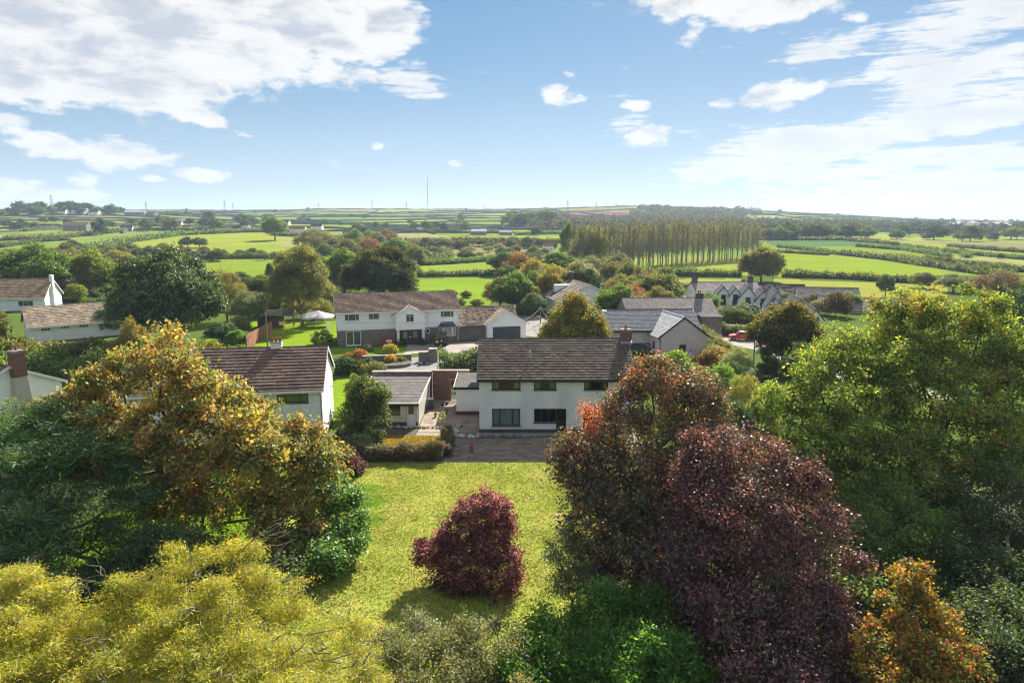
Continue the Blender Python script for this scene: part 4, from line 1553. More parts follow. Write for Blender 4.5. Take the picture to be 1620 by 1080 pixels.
# ------------------------------------------------------------------ garage with the flat felt roof
def flat_garage():
    loc = (-14.7, 62.0, 0)
    W_ = 5.85
    Dp = 9.4
    root = empty('garage', loc, 0, 'flat-roofed garage with white boarded front, between the two white houses', 'garage')
    win = rect_px(loc, 0, 603, 641, 634.5, 659)
    win = (1.0, win[1], win[2], win[3])
    dor = rect_px(loc, 0, 642.5, 639, 658.5, 675)
    zt = wall_px(loc, 0, 665, 639)[1]
    mb = MB()
    dor = (dor[0], dor[1], .03, dor[3])
    wall_grid(mb, 0, W_, 0, zt, 0, [win, dor], .12)
    mb.poly([(0, Dp, 0), (0, 0, 0), (0, 0, zt), (0, Dp, zt + .35)])
    mb.poly([(W_, 0, 0), (W_, Dp, 0), (W_, Dp, zt + .35), (W_, 0, zt)])
    mb.poly([(W_, Dp, 0), (0, Dp, 0), (0, Dp, zt + .35), (W_, Dp, zt + .35)])
    mb.build('wall', M_CREAM, root)
    # vertical boards on the front
    bd = MB()
    x = .0
    k = 0
    while x < W_ - .05:
        bw = min(.19, W_ - x)
        xm = x + bw / 2
        if not (win[0] - .02 < xm < win[1] + .02) and not (dor[0] - .02 < xm < dor[1] + .02):
            bd.box(x + .006, x + bw - .006, -.022, -.003, .55, zt - .02)
        elif win[0] < xm < win[1] and win[2] > .6:
            bd.box(x + .006, x + bw - .006, -.022, -.003, .55, win[2] - .09)
        x += .19
        k += 1
    bo = bd.build('front_boards', M_CREAM, root)
    bo['kind'] = 'stuff'
    pl = MB()
    pl.box(0, dor[0], -.05, -.025, 0, .5)
    pl.box(dor[1], W_, -.05, -.025, 0, .5)
    pl.build('plinth', M_PLINTH, root)
    window(root, TR(win[0], 0, win[2]), win[1] - win[0], win[3] - win[2], (.55,), M_CREAM, M_PANE, t=.07)
    d = MB()
    w, h = dor[1] - dor[0], dor[3] - dor[2]
    d.m = TR(dor[0], 0, dor[2])
    d.box(.02, w - .02, .02, .07, 0, h * .55)
    d.box(.02, w * .2, .022, .068, h * .55, h * .94)
    d.box(w * .8, w - .02, .022, .068, h * .55, h * .94)
    d.box(.02, w - .02, .024, .066, h * .94, h)
    dd = d.build('door', simple('pale_door', (.60, .66, .66), None, rough=.5), root)
    p = MB()
    p.m = d.m
    p.box(w * .2, w * .8, .04, .05, h * .55, h * .94)
    p.build('pane', M_PANE, dd)
    hd = MB()
    hd.m = d.m
    hd.box(w * .84, w * .9, -.03, .02, 1.0, 1.12)
    hd.build('handle', M_METAL, dd)
    # felt roof in strips, each lapping the next
    z0 = zt + .02
    n = 9
    rf = MB()
    rf.hexa([(-.25, -.35, z0), (W_ + .12, -.35, z0), (W_ + .12, Dp + .1, z0 + .38), (-.25, Dp + .1, z0 + .38), (-.25, -.35, z0 + .12), (W_ + .12, -.35, z0 + .12), (W_ + .12, Dp + .1, z0 + .50), (-.25, Dp + .1, z0 + .50)])
    roof = rf.build('roof', M_ROOFING, root)
    for k in range(n):
        s = MB()
        ya, yb = -.34 + (Dp + .4) * k / n, -.34 + (Dp + .4) * (k + 1.06) / n
        za = z0 + .12 + .38 * k / n
        zb = z0 + .12 + .38 * (k + 1.06) / n
        s.hexa([(-.23, ya, za + .002), (W_ + .10, ya, za + .002), (W_ + .10, yb, zb + .002), (-.23, yb, zb + .002), (-.23, ya, za + .03), (W_ + .10, ya, za + .03), (W_ + .10, yb, zb + .006), (-.23, yb, zb + .006)], 0)
        s.hexa([(-.2, ya + .05, za + .0312), (W_ + .08, ya + .05, za + .0312), (W_ + .08, ya + .17, za + .035), (-.2, ya + .17, za + .035), (-.2, ya + .05, za + .036), (W_ + .08, ya + .05, za + .036), (W_ + .08, ya + .17, za + .039), (-.2, ya + .17, za + .039)], 1)
        s.build('felt_strip', [M_ROOFING, simple('felt_lap_%d' % k, (.30 + .03 * (k % 3), .28, .27), (.14, .13, .13), 1.6, .9)], roof)
    t = MB()
    e = .05
    xr = W_ + .12
    t.hexa([(xr, -.35, z0 - .06), (xr + .06, -.35, z0 - .06), (xr + .06, Dp + .1, z0 + .32), (xr, Dp + .1, z0 + .32), (xr, -.35, z0 + .20), (xr + .06, -.35, z0 + .20), (xr + .06, Dp + .1, z0 + .58), (xr, Dp + .1, z0 + .58)])
    t.build('verge_trim', M_PAINT, root)
    t = MB()
    t.hexa([(-.31, -.35, z0 - .06), (-.252, -.35, z0 - .06), (-.252, Dp + .1, z0 + .32), (-.31, Dp + .1, z0 + .32), (-.31, -.35, z0 + .20), (-.252, -.35, z0 + .20), (-.252, Dp + .1, z0 + .58), (-.31, Dp + .1, z0 + .58)])
    t.build('verge_trim', M_PAINT, root)
    f = MB()
    f.box(-.3, W_ + .18, -.44, -.353, z0 - .10, z0 + .10, 0)
    f.box(-.3, W_ + .18, -.43, -.353, z0 + .103, z0 + .16, 1)
    f.build('gutter', [M_BLACK, M_PAINT], root)
    g = MB()
    g.tube([(W_ + .05, -.40, z0 - .05), (W_ + .08, -.12, z0 - .35), (W_ + .08, -.08, .1)], .04, .04, 7)
    g.build('downpipe', M_BROWNFR, root)


flat_garage()


# garden walls between the plots
def brick_wall():
    root = empty('brick_wall', (-8.55, 71.8, 0), 0, 'red brick garden wall with a doorway, between garage and lean-to', 'wall')
    z1 = 3.35
    a = (5.3 - 8.55 + 8.55)
    body = MB()
    x1 = 3.0
    dx0, dx1, dz = 1.95, 3.05, 2.25
    body.box(0, dx0, 0, .33, 0, z1 - .12)
    body.box(dx0, 3.9, .002, .328, dz + .14, z1 - .12)
    w = body.build('wall', M_MORTAR, root)
    bricks_on(w, 0, dx0, 0, .33, 0, z1 - .12)
    bricks_on(w, dx0, 3.9, .002, .328, dz + .14, z1 - .12)
    c = MB()
    c.box(-.1, 3.95, -.08, .41, z1 - .118, z1, 0, (1.5, 1.35, 1.3))
    c.build('coping', M_CONC, root)
    l_ = MB()
    l_.box(dx0 - .3, 3.8, -.02, .35, dz, dz + .137, 0, (1.3, 1.2, 1.1))
    l_.build('lintel', M_CONC, root)
    g = MB()
    for k in range(6):
        g.box(dx0 + .08 + k * .16, dx0 + .13 + k * .16, .12, .16, .05, 1.25)
    g.box(dx0 + .05, dx1 - .05, .165, .20, .35, .42)
    g.box(dx0 + .05, dx1 - .05, .165, .20, .95, 1.02)
    g.build('gate', M_CREAM, root)


brick_wall()
swl = MB()
swl.box(-15.0, -8.65, 72.0, 72.4, 0, 3.05)
t = empty('rubble_wall', (0, 0, 0), 0, 'dark rubble wall with pale coping behind the flat garage roof', 'wall')
swl.build('wall', M_RUBBLE, t)
swl = MB()
swl.box(-15.1, -8.6, 71.9, 72.5, 3.053, 3.17, 0, (1.5, 1.35, 1.3))
swl.build('coping', M_CONC, t)


# ------------------------------------------------------------------ left neighbour: long brown roof
def left_house():
    rz = R(9)
    L, D, EZ, RZ = 17.2, 9.0, 5.15, 7.75
    cr = (-16.35, 57.0)
    loc = (cr[0] - L * math.cos(rz), cr[1] - L * math.sin(rz), 0)
    root = empty('long_house', loc, rz, 'white house with long brown striped roof behind the golden tree', 'house')
    w1 = rect_px(loc, rz, 437, 614, 488, 636)
    w1 = (w1[0], w1[1], w1[2], min(w1[3], EZ - .05))
    w2 = rect_px(loc, rz, 385, 614, 400, 634)
    w2 = (w2[0], w2[1], w1[2], w1[3])
    w3 = (1.0, 2.6, .9, 2.1)
    w4 = (w1[0], w1[1], .9, 2.1)
    ops = [w1, w2, w3, w4]
    shell(root, L, D, EZ, RZ, M_WHITE, ops, plinth=(.3, [(0, L)]))
    for w in ops:
        window(root, TR(w[0], 0, w[2]), w[1] - w[0], w[3] - w[2], (.27, .73) if w[1] - w[0] > 1.5 else (.5,), M_BROWNFR, M_PANEGREEN, t=.08)
    roof = gable_roof(root, L, D, EZ, RZ, .5, .2, 14, 52, BROWN_T, M_TILE, barge=M_PAINT, fascia=M_PAINT, seed=8, lift=.075)
    xc = wall_px(loc, rz, 437, 545, D / 2)[0]
    zt = wall_px(loc, rz, 437, 541, D / 2)[1]
    chimney(roof, xc, D / 2 + .1, RZ - .2, zt, .95, .65, M_PAINT, pots=3, lead=False, brick=False)
    vx = MB()
    vx.box(L - 5.2, L - 4.9, 1.6, 1.85, EZ + 1.02, EZ + 1.12)
    vx.build('vent_tile', M_CONC, roof)
    dp = MB()
    dp.tube([(L - .12, -.5, EZ - .3), (L - .1, -.09, EZ - .75), (L - .1, -.09, .1)], .045, .045, 8)
    dp.build('downpipe', M_POLEGREY, root)
    lamp = MB()
    lamp.tube([(L + .03, 6.5, 3.5), (L + .2, 6.5, 3.7), (L + .3, 6.5, 3.5)], .05, .05, 6)
    lamp.build('flue', M_METAL, root)


left_house()


def far_left_house():
    rz = R(68)
    W_, Dp, EZ, RZ = 9.4, 13, 4.1, 6.3
    kx = WZ(97, 603, 64)[0]
    cx, cy = kx - 4.7 * math.cos(rz), 64 - 4.7 * math.sin(rz)
    # its gable faces the camera: the ridge runs away from us
    root = empty('gabled_house', (cx, cy, 0), rz, 'white house with brick chimney on its gable, at the left edge', 'house')
    mb = MB()
    h = W_ / 2
    mb.poly([(-h, 0, 0), (h, 0, 0), (h, 0, EZ), (0, 0, RZ), (-h, 0, EZ)])
    mb.poly([(h, Dp, 0), (-h, Dp, 0), (-h, Dp, EZ), (0, Dp, RZ), (h, Dp, EZ)])
    mb.poly([(-h, Dp, 0), (-h, 0, 0), (-h, 0, EZ), (-h, Dp, EZ)])
    mb.poly([(h, 0, 0), (h, Dp, 0), (h, Dp, EZ), (h, 0, EZ)])
    mb.build('wall', M_WHITE, root)
    roof = cross_roof(root, h, 0, Dp, EZ, RZ, BROWN_T, M_TILE, M_PAINT, 12, 24, .4, .3)
    c = MB()
    c.hexa([(-.2, -.75, 0), (1.6, -.75, 0), (1.6, -.004, 0), (-.2, -.004, 0), (.15, -.65, 5.3), (1.25, -.65, 5.3), (1.25, -.004, 5.3), (.15, -.004, 5.3)], 0)
    c.build('chimney_breast', simple('buff_render', (.55, .48, .40), (.44, .40, .34), 1.5, .9, .4), root)
    chimney(roof, .7, -.35, 5.32, 7.7, 1.05, .80, M_MORTAR, pots=1, lead=False)


def cross_roof(root, h, y0, y1, EZ, RZ, pal, tmat, barge, rows, cols, ov, vg, seed=2, mat_only=None, lift=.04, kill=None, rb=.16):
    """roof whose ridge runs along local y, over walls at x=-h..h"""
    r = random.Random(seed)
    p = (RZ - EZ) / h
    th = .10
    xe, ze = h + ov, EZ - ov * p
    ya, yb = y0 - vg, y1 + (vg if kill is None else 0)
    mb = MB()
    for s in (-1, 1):
        q = [(s * xe, ya, ze), (0, ya, RZ), (0, yb, RZ), (s * xe, yb, ze)]
        q2 = [(a, b, c + th) for a, b, c in q]
        if s > 0:
            q = q[::-1]
            q2 = q2[::-1]
        mb.hexa(q + q2, 0, tuple(k * .8 for k in pal[0]))
    roof = mb.build('roof', tmat, root)
    tb = MB()
    tiles(tb, (-xe - .03, yb, ze + th), (-xe - .03, ya - .02, ze + th), (0, ya - .02, RZ + th), (0, yb, RZ + th), rows, cols, lift, pal, r)
    tiles(tb, (xe + .03, ya - .02, ze + th), (xe + .03, yb, ze + th), (0, yb, RZ + th), (0, ya - .02, RZ + th), rows, cols, lift, pal, r)
    t = tb.build('roof_tiles', tmat, roof)
    t['kind'] = 'stuff'
    rg = MB()
    rg.prism([(-.14, RZ + th - .02), (.14, RZ + th - .02), (0, RZ + th + .09)], ya - .02, yb, 0, tuple(k * 1.1 for k in pal[1]))
    rg.build('ridge', tmat, roof)
    if barge:
        b = MB()
        for s in (-1, 1):
            A_ = [(s * xe, ya - .05, ze - rb), (0, ya - .05, RZ - rb), (0, ya - .004, RZ - rb), (s * xe, ya - .004, ze - rb)]
            B_ = [(x, y, z + th + rb + .01) for x, y, z in A_]
            if s > 0:
                A_, B_ = A_[::-1], B_[::-1]
            b.hexa(A_ + B_)
        b.build('bargeboard', barge, root)
    return roof


far_left_house()


def bungalow(name, label, corner_px, Yc, rz, L, D, EZ, RZ, pal, ops_px, right=False, side_win=None, frame=None, wallm=None, **kw):
    r_ = ray(*corner_px)
    x = r_[0] / r_[1] * Yc
    loc = (x, Yc, float(hgt(x, Yc)))
    if right:
        loc = (x - L * math.cos(rz), Yc - L * math.sin(rz), float(hgt(x, Yc)))
    root = empty(name, loc, rz, label, 'house')
    ops = [rect_px(loc, rz, *q) for q in ops_px]
    ops = [(a, b, c, min(d, EZ - .06)) for a, b, c, d in ops if b < L and a > 0]
    shell(root, L, D, EZ, RZ, wallm or M_WHITE, ops)
    for w in ops:
        window(root, TR(w[0], 0, w[2]), w[1] - w[0], w[3] - w[2], (.34, .67), frame or M_PAINT, M_PANE, trans=(None, .68, None), t=.07)
    roof = gable_roof(root, L, D, EZ, RZ, .6, .3, kw.get('rows', 13), kw.get('cols', 40), pal, M_TILE, barge=M_PAINT, fascia=M_PAINT, seed=int(L * 7), lift=.05)
    return root, roof, loc


root, roof, loc = bungalow('bungalow', 'white bungalow with tan roof and broad white gable at the far left', (70, 470), 149, R(14), 22, 9.5, 3.1, 6.5, TAN_T,
                           [(28, 476, 53, 484)], right=True)
c = MB()
c.box(22.004, 22.6, 3.6, 4.6, 0, 7.4)
c.build('chimney', M_WHITE, root)
root, roof, loc = bungalow('bungalow', 'long white bungalow with pale streaked roof in front of the tan-roofed one', (45, 515), 107.5, R(40), 17.5, 8.5, 2.75, 5.2, PALE_T,
                           [(64, 513, 80, 523), (95, 509, 110, 519), (124, 507, 140, 517)])
wg = MB()
wg.m = TR(13.5, -3.2, 0)

# ------------------------------------------------------------------ white and stone house beyond the lane
def stone_house():
    rz = R(15.5)
    loc = (-26.95, 104.2, 0)
    L, D, EZ, RZ, SP = 19.0, 9.0, 5.30, 7.65, 2.45
    root = empty('stone_fronted_house', loc, rz, 'large white boarded house with rubble stone ground floor beyond the lane', 'house')
    ups = [(545, 497.5, 568.5, 507), (583, 496, 600, 505), (697, 492, 718, 501)]
    up = [rect_px(loc, rz, *q) for q in ups]
    pd = rect_px(loc, rz, 547, 524, 571.5, 544)
    pd = (pd[0], pd[1], .08, min(pd[3], SP - .05))
    ops = up + [pd]
    shell(root, L, D, EZ, RZ, M_BOARD, ops, split=SP, lower=M_RUBBLE)
    window(root, TR(up[0][0], 0, up[0][2]), up[0][1] - up[0][0], up[0][3] - up[0][2], (.27, .75), M_PAINT, M_PANEGREEN)
    window(root, TR(up[1][0], 0, up[1][2]), up[1][1] - up[1][0], up[1][3] - up[1][2], (.42,), M_PAINT, M_PANEGREEN)
    window(root, TR(up[2][0], 0, up[2][2]), up[2][1] - up[2][0], up[2][3] - up[2][2], (.24, .76), M_PAINT, M_PANEGREEN)
    window(root, TR(pd[0], -.03, pd[2]), pd[1] - pd[0], pd[3] - pd[2], (.5,), M_PAINT, M_PANEGREEN, t=.12, name='patio_door')
    # shiplap boards on the upper storey
    bd = MB()
    z = SP + .02
    while z < EZ - .1:
        for a, b in ((0, L),):
            segs = [(a, b)]
            for o in up:
                if o[2] - .1 < z + .08 < o[3] + .05:
                    segs = [s for q in segs for s in ((q[0], min(q[1], o[0] - .05)), (max(q[0], o[1] + .05), q[1])) if s[1] - s[0] > .05]
            for s in segs:
                bd.hexa([(s[0], -.028, z), (s[1], -.028, z), (s[1], -.003, z), (s[0], -.003, z), (s[0], -.010, z + .155), (s[1], -.010, z + .155), (s[1], -.003, z + .155), (s[0], -.003, z + .155)])
        z += .16
    b_ = bd.build('boarding', M_BOARD, root)
    b_['kind'] = 'stuff'
    roof = gable_roof(root, L, D, EZ, RZ, .30, .3, 17, 60, BROWN_T[:2] + [(.20, .155, .125), (.23, .18, .145)], M_TILE, barge=M_PAINT, fascia=M_PAINT, seed=14, lift=.075)
    # projecting entrance gable
    ga = wall_px(loc, rz, 626, 510, -1.1)[0]
    gb = wall_px(loc, rz, 673, 510, -1.1)[0]
    gc, gh = (ga + gb) / 2, (gb - ga) / 2
    gr = empty('entrance_gable', (gc, 0, 0), 0)
    gr.parent = root
    AP = wall_px(loc, rz, 649, 484, -1.1)[1] - .1
    EG = wall_px(loc, rz, 674, 497, -1.1)[1]
    mb = MB()
    y = -1.1
    mb.poly([(-gh, y, SP - .1), (gh, y, SP - .1), (gh, y, EG), (0, y, AP), (-gh, y, EG)])
    mb.poly([(-gh, 0, SP - .1), (-gh, y, SP - .1), (-gh, y, EG), (-gh, 0, EG)])
    mb.poly([(gh, y, SP - .1), (gh, 0, SP - .1), (gh, 0, EG), (gh, y, EG)])
    mb.poly([(-gh, y, SP - .1), (-gh, 0, SP - .1), (gh, 0, SP - .1), (gh, y, SP - .1)])
    z = SP
    while z < EG:
        mb.hexa([(-gh, y - .028, z), (gh, y - .028, z), (gh, y - .003, z), (-gh, y - .003, z), (-gh, y - .01, z + .155), (gh, y - .01, z + .155), (gh, y - .003, z + .155), (-gh, y - .003, z + .155)])
        z += .16
    mb.build('gable_wall', M_BOARD, gr)
    cross_roof(gr, gh, y, 3.6, EG, AP, PALE_T, M_TILE, M_PAINT, 6, 10, .55, .15, kill=1)
    for a in (-gh + .15, gh - .55):
        c = MB()
        c.box(a, a + .4, y + .02, y + .42, 0, SP - .12)
        c.build('pillar', M_PAINT, gr)
    w = rect_px(loc, rz, 642, 497, 655, 509, -1.1)
    window(gr, TR(w[0] - gc, y - .07, w[2]), w[1] - w[0], w[3] - w[2], (.5,), M_PAINT, M_PANE, trans=(.72, .72), proud=.03, name='window')
    d = MB()
    d.box(-gh + .7, gh - .7, -.12, -.033, 0, 2.3)
    dd = d.build('front_door', M_GREYPL, gr)
    for s in (-.8, .8):
        p = MB()
        p.box(s - .32, s + .32, -.14, -.121, .85, 1.95)
        p.build('pane', simple('warm_pane', (.30, .26, .18), None, rough=.2), dd)
    p = MB()
    p.box(-.2, .2, -.14, -.121, 1.0, 1.1)
    p.build('letter_plate', M_PAINT, dd)
    # round window
    rx, rzz = wall_px(loc, rz, 676.5, 523.5)
    c = MB()
    pts = []
    for k in range(17):
        th = k / 16 * 2 * math.pi
        pts.append((rx + math.cos(th) * .36, -.05, rzz + math.sin(th) * .36))
    c.tube(pts, .06, .06, 5, cap=False)
    rw = c.build('round_window', M_PAINT, root)
    p = MB()
    p.poly([(a, -.045, b) for a, _, b in pts[:-1]])
    p.build('pane', M_PANE, rw)
    # bay window with slate top
    a, b, z0, z1 = rect_px(loc, rz, 695, 517.5, 722, 530.5, -.6)
    bay = MB()
    bay.poly([(a, -.03, 0), (a + .6, -.75, 0), (a + .6, -.75, z0), (a, -.03, z0)][::-1])
    bay.poly([(a + .6, -.75, 0), (b - .6, -.75, 0), (b - .6, -.75, z0), (a + .6, -.75, z0)])
    bay.poly([(b - .6, -.75, 0), (b, -.03, 0), (b, -.03, z0), (b - .6, -.75, z0)])
    by = bay.build('bay_window', M_RUBBLE, root)
    fr = MB()
    for (p0, p1) in (((a, -.03), (a + .6, -.75)), ((a + .6, -.75), (b - .6, -.75)), ((b - .6, -.75), (b, -.03))):
        ang = math.atan2(p1[1] - p0[1], p1[0] - p0[0])
        w_ = math.hypot(p1[0] - p0[0], p1[1] - p0[1])
        fr.m = TR(p0[0], p0[1], z0, ang)
        h_ = z1 - z0
        fr.box(0, w_, -.03, .05, 0, .12)
        fr.box(0, w_, -.03, .05, h_ - .12, h_)
        fr.box(0, .10, -.028, .048, .12, h_ - .12)
        fr.box(w_ - .10, w_, -.028, .048, .12, h_ - .12)
    f2 = fr.build('bay_frame', M_PAINT, by)
    p = MB()
    p.poly([(a, -.03, z0 + .1), (a + .6, -.75, z0 + .1), (a + .6, -.75, z1 - .1), (a, -.03, z1 - .1)])
    p.poly([(a + .6, -.75, z0 + .1), (b - .6, -.75, z0 + .1), (b - .6, -.75, z1 - .1), (a + .6, -.75, z1 - .1)])
    p.poly([(b - .6, -.75, z0 + .1), (b, -.03, z0 + .1), (b, -.03, z1 - .1), (b - .6, -.75, z1 - .1)])
    p.build('pane', simple('cream_pane', (.40, .38, .30), (.22, .22, .18), 3, .12), by)
    t = MB()
    a -= .15
    b += .15
    zt = z1 + .75
    A, B_, C_, D_ = (a, -.03, z1 + .004), (a + .5, -.95, z1 + .004), (b - .5, -.95, z1 + .004), (b, -.03, z1 + .004)
    E_, F_ = (a + .6, -.03, zt), (b - .6, -.03, zt)
    t.poly([A, B_, E_])
    t.poly([B_, C_, F_, E_])
    t.poly([C_, D_, F_])
    t.poly([A, D_, C_, B_])
    t.build('bay_roof', simple('dark_slate', (.045, .055, .065), (.07, .08, .09), 6, .5), by)
    dp = MB()
    dp.tube([(L - .15, -.4, EZ - .3), (L - .12, -.1, EZ - .6), (L - .12, -.1, .1)], .05, .05, 7)
    dp.build('downpipe', M_PAINT, root)
    # link to the garage and the garage itself
    lk = empty('side_wing', (L, 0, 0), 0)
    lk.parent = root
    LW = 4.6
    m2 = MB()
    wall_grid(m2, 0.004, LW, 0, 2.5, .6, [])
    m2.poly([(LW, 7.5, 0), (0, 7.5, 0), (0, 7.5, 2.5), (LW, 7.5, 2.5)])
    m2.poly([(.004, 7.5, 0), (.004, .6, 0), (.004, .6, 2.5), (.004, 7.5, 2.5)])
    m2.poly([(LW, .6, 0), (LW, 7.5, 0), (LW, 7.5, 2.5), (LW, .6, 2.5)])
    m2.build('stone_wall', M_RUBBLE, lk)
    gable_roof(lk, 10.0, 7.0, 2.6, 4.9, .5, .05, 11, 34, PALE_T[:2] + BROWN_T[:2] + [(.26, .20, .16)], M_TILE, seed=4, y0=.6, x0=.3, barge=M_PAINT)
    g2 = empty('garage_wing', (L + LW + 3.3, 0, 0), 0)
    g2.parent = root
    gh = 3.3
    y = -.6
    ap = 4.75
    eg = 2.75
    q = rect_px(loc, rz, 768, 515.5, 815, 534, y)
    m3 = MB()
    hx = 2.35
    m3.poly([(-gh, y, 0), (-hx, y, 0), (-hx, y, 2.15), (hx, y, 2.15), (hx, y, 0), (gh, y, 0), (gh, y, eg), (0, y, ap), (-gh, y, eg)])
    m3.poly([(gh, y, 0), (gh, 8, 0), (gh, 8, eg), (gh, y, eg)])
    m3.poly([(-gh, .6, 0), (-gh, y, 0), (-gh, y, eg), (-gh, .6, eg)])
    m3.poly([(gh, 8, 0), (-gh, 8, 0), (-gh, 8, eg), (0, 8, ap), (gh, 8, eg)])
    m3.build('garage_wall', M_BOARD, g2)
    cross_roof(g2, gh, y, 7.9, eg, ap, PALE_T, M_TILE, M_PAINT, 8, 18, .45, .2, seed=6)
    dr = MB()
    for k in range(5):
        dr.box(-hx + .04, hx - .04, y + .10, y + .14, .02 + k * .42, .02 + k * .42 + .405)
    dr.build('garage_door', simple('slate_blue_door', (.055, .075, .095), None, rough=.5), g2)


stone_house()


def rubble(name, label, pts, h, w, cat='wall', cap=True):
    root = empty(name, (pts[0][0], pts[0][1], 0), 0, label, cat)
    ox, oy = pts[0]
    mb, cb = MB(), MB()
    for (a, b) in zip(pts[:-1], pts[1:]):
        ang = math.atan2(b[1] - a[1], b[0] - a[0])
        L_ = math.hypot(b[0] - a[0], b[1] - a[1])
        mb.m = TR(a[0] - ox, a[1] - oy, 0, ang)
        mb.box(0, L_, 0, w, 0, h)
        cb.m = mb.m
        n = max(2, int(L_ / .6))
        for k in range(n):
            cb.box(L_ * k / n + .01, L_ * (k + 1) / n - .01, -.06, w + .06, h + .003, h + .10, 0, (1.35 * random.uniform(.85, 1.1),) * 3)
    mb.build('wall', M_RUBBLE, root)
    if cap:
        c = cb.build('coping_stones', M_CONC, root)
        c['kind'] = 'stuff'
    return root


rubble('garden_wall', 'low rubble wall with pale coping in front of the shaded front lawn', [(-20.4, 91.3), (-17.0, 91.9), (-13.9, 92.6)], .95, .45)
rubble('gate_wall', 'short rubble wall with square pier right of the garden gateway', [(-12.9, 92.4), (-11.5, 92.5)], 1.3, .5)
rubble('gate_pier', 'square rubble gate pier at the end of the short wall', [(-11.45, 92.3), (-10.3, 92.4)], 1.75, .9)
# curved raised bed
mb = MB()
pts = []
for k in range(13):
    th = R(-100 + k * 15)
    pts.append((-16.6 + 2.9 * math.cos(th), 90.2 + 1.9 * math.sin(th), 0))
t = empty('raised_flower_bed', (0, 0, 0), 0, 'curved stone-edged flower bed with orange and green planting by the lane', 'flower bed')
for a, b in zip(pts[:-1], pts[1:]):
    ang = math.atan2(b[1] - a[1], b[0] - a[0])
    mb.m = TR(a[0], a[1], 0, ang)
    mb.box(0, math.hypot(b[0] - a[0], b[1] - a[1]) + .02, -.12, .12, 0, .42)
mb.build('kerb', M_RUBBLE, t)
mb = MB()
mb.poly([(a, b, .36) for a, b, _ in pts] + [(-19.4, 91.8, .36), (-19.2, 88.6, .36)])
mb.build('soil', M_EARTH, t)


def posts(name, label, spec, r=.1, cat='post', mat=None):
    (x, y), h = spec
    mb = MB()
    mb.tube([(0, 0, -.1), (0, 0, h)], r, r * .8, 8)
    o = mb.build(name, mat or M_POLE)
    o.location = (x, y, float(hgt(x, y)))
    return tag(o, label, cat)


# ------------------------------------------------------------------ pink house with slate roofs
def pink_house():
    rz = R(3)
    loc = (13.3, 90.6, 0)
    L, D, EZ, RZ = 12.2, 8.4, 4.75, 6.85
    root = empty('pink_rendered_house', loc, rz, 'pinkish rendered house with grey slate roof and big cross gable', 'house')
    w = rect_px(loc, rz, 987, 522, 999.5, 534)
    w = (w[0], w[1], w[2], min(w[3], EZ - .05))
    shell(root, L, D, EZ, RZ, M_PINK, [w])
    window(root, TR(w[0], 0, w[2]), w[1] - w[0], w[3] - w[2], (.5,), M_BROWNFR, M_PANE)
    gable_roof(root, L, D, EZ, RZ, .35, .15, 16, 44, SLATE_T, M_SLATE, barge=M_PAINT, fascia=M_BLACK, seed=3, lift=.03)
    g = empty('cross_gable', (8.6, 0, 0), R(8))
    g.parent = root
    gh, y, eg, ap = 3.3, -3.0, 4.35, 6.75
    mb = MB()
    mb.poly([(-gh, y, 0), (gh, y, 0), (gh, y, eg), (0, y, ap), (-gh, y, eg)])
    mb.poly([(-gh, .6, 0), (-gh, y, 0), (-gh, y, eg), (-gh, .6, eg)])
    mb.poly([(gh, y, 0), (gh, 3, 0), (gh, 3, eg), (gh, y, eg)])
    mb.build('gable_wall', M_PINK, g)
    cross_roof(g, gh, y, 4.4, eg, ap, [(.40, .40, .42), (.43, .43, .45)], M_SLATE, M_BLACK, 12, 16, .3, .12, seed=9, lift=.015, kill=1, rb=.12)  # paler slate colour carries the sky's reflection on this roof
    for (x0, x1, z0, z1) in ((-.55, .35, 1.9, 3.2),):
        window(g, TR(x0, y - .02, z0), x1 - x0, z1 - z0, (.5,), M_BROWNFR, M_PANE, proud=.06)
    window(g, TR(-gh - .02, -.9, 2.6, R(-90)), .5, .9, (), M_BROWNFR, M_PANE, proud=.06)
    dp = MB()
    dp.tube([(-gh + .02, y - .09, eg - .3), (-gh + .02, y - .09, .1)], .05, .05, 7)
    dp.build('downpipe', M_BLACK, g)
    # porch
    p = MB()
    p.box(2.6, 5.0, -2.0, -.004, 0, 2.1)
    p.build('porch', M_PANE, root)
    p = MB()
    p.hexa([(2.4, -2.4, 2.15), (5.2, -2.4, 2.15), (5.2, -.004, 2.75), (2.4, -.004, 2.75), (2.4, -2.4, 2.28), (5.2, -2.4, 2.28), (5.2, -.004, 2.95), (2.4, -.004, 2.95)])
    p.build('porch_roof', simple('dark_felt', (.035, .045, .05), None, rough=.7), root)
    c = MB()
    c.box(-.5, .1, 3.6, 4.4, 5.5, 6.9)
    c.build('chimney', M_PAINT, root)


pink_house()


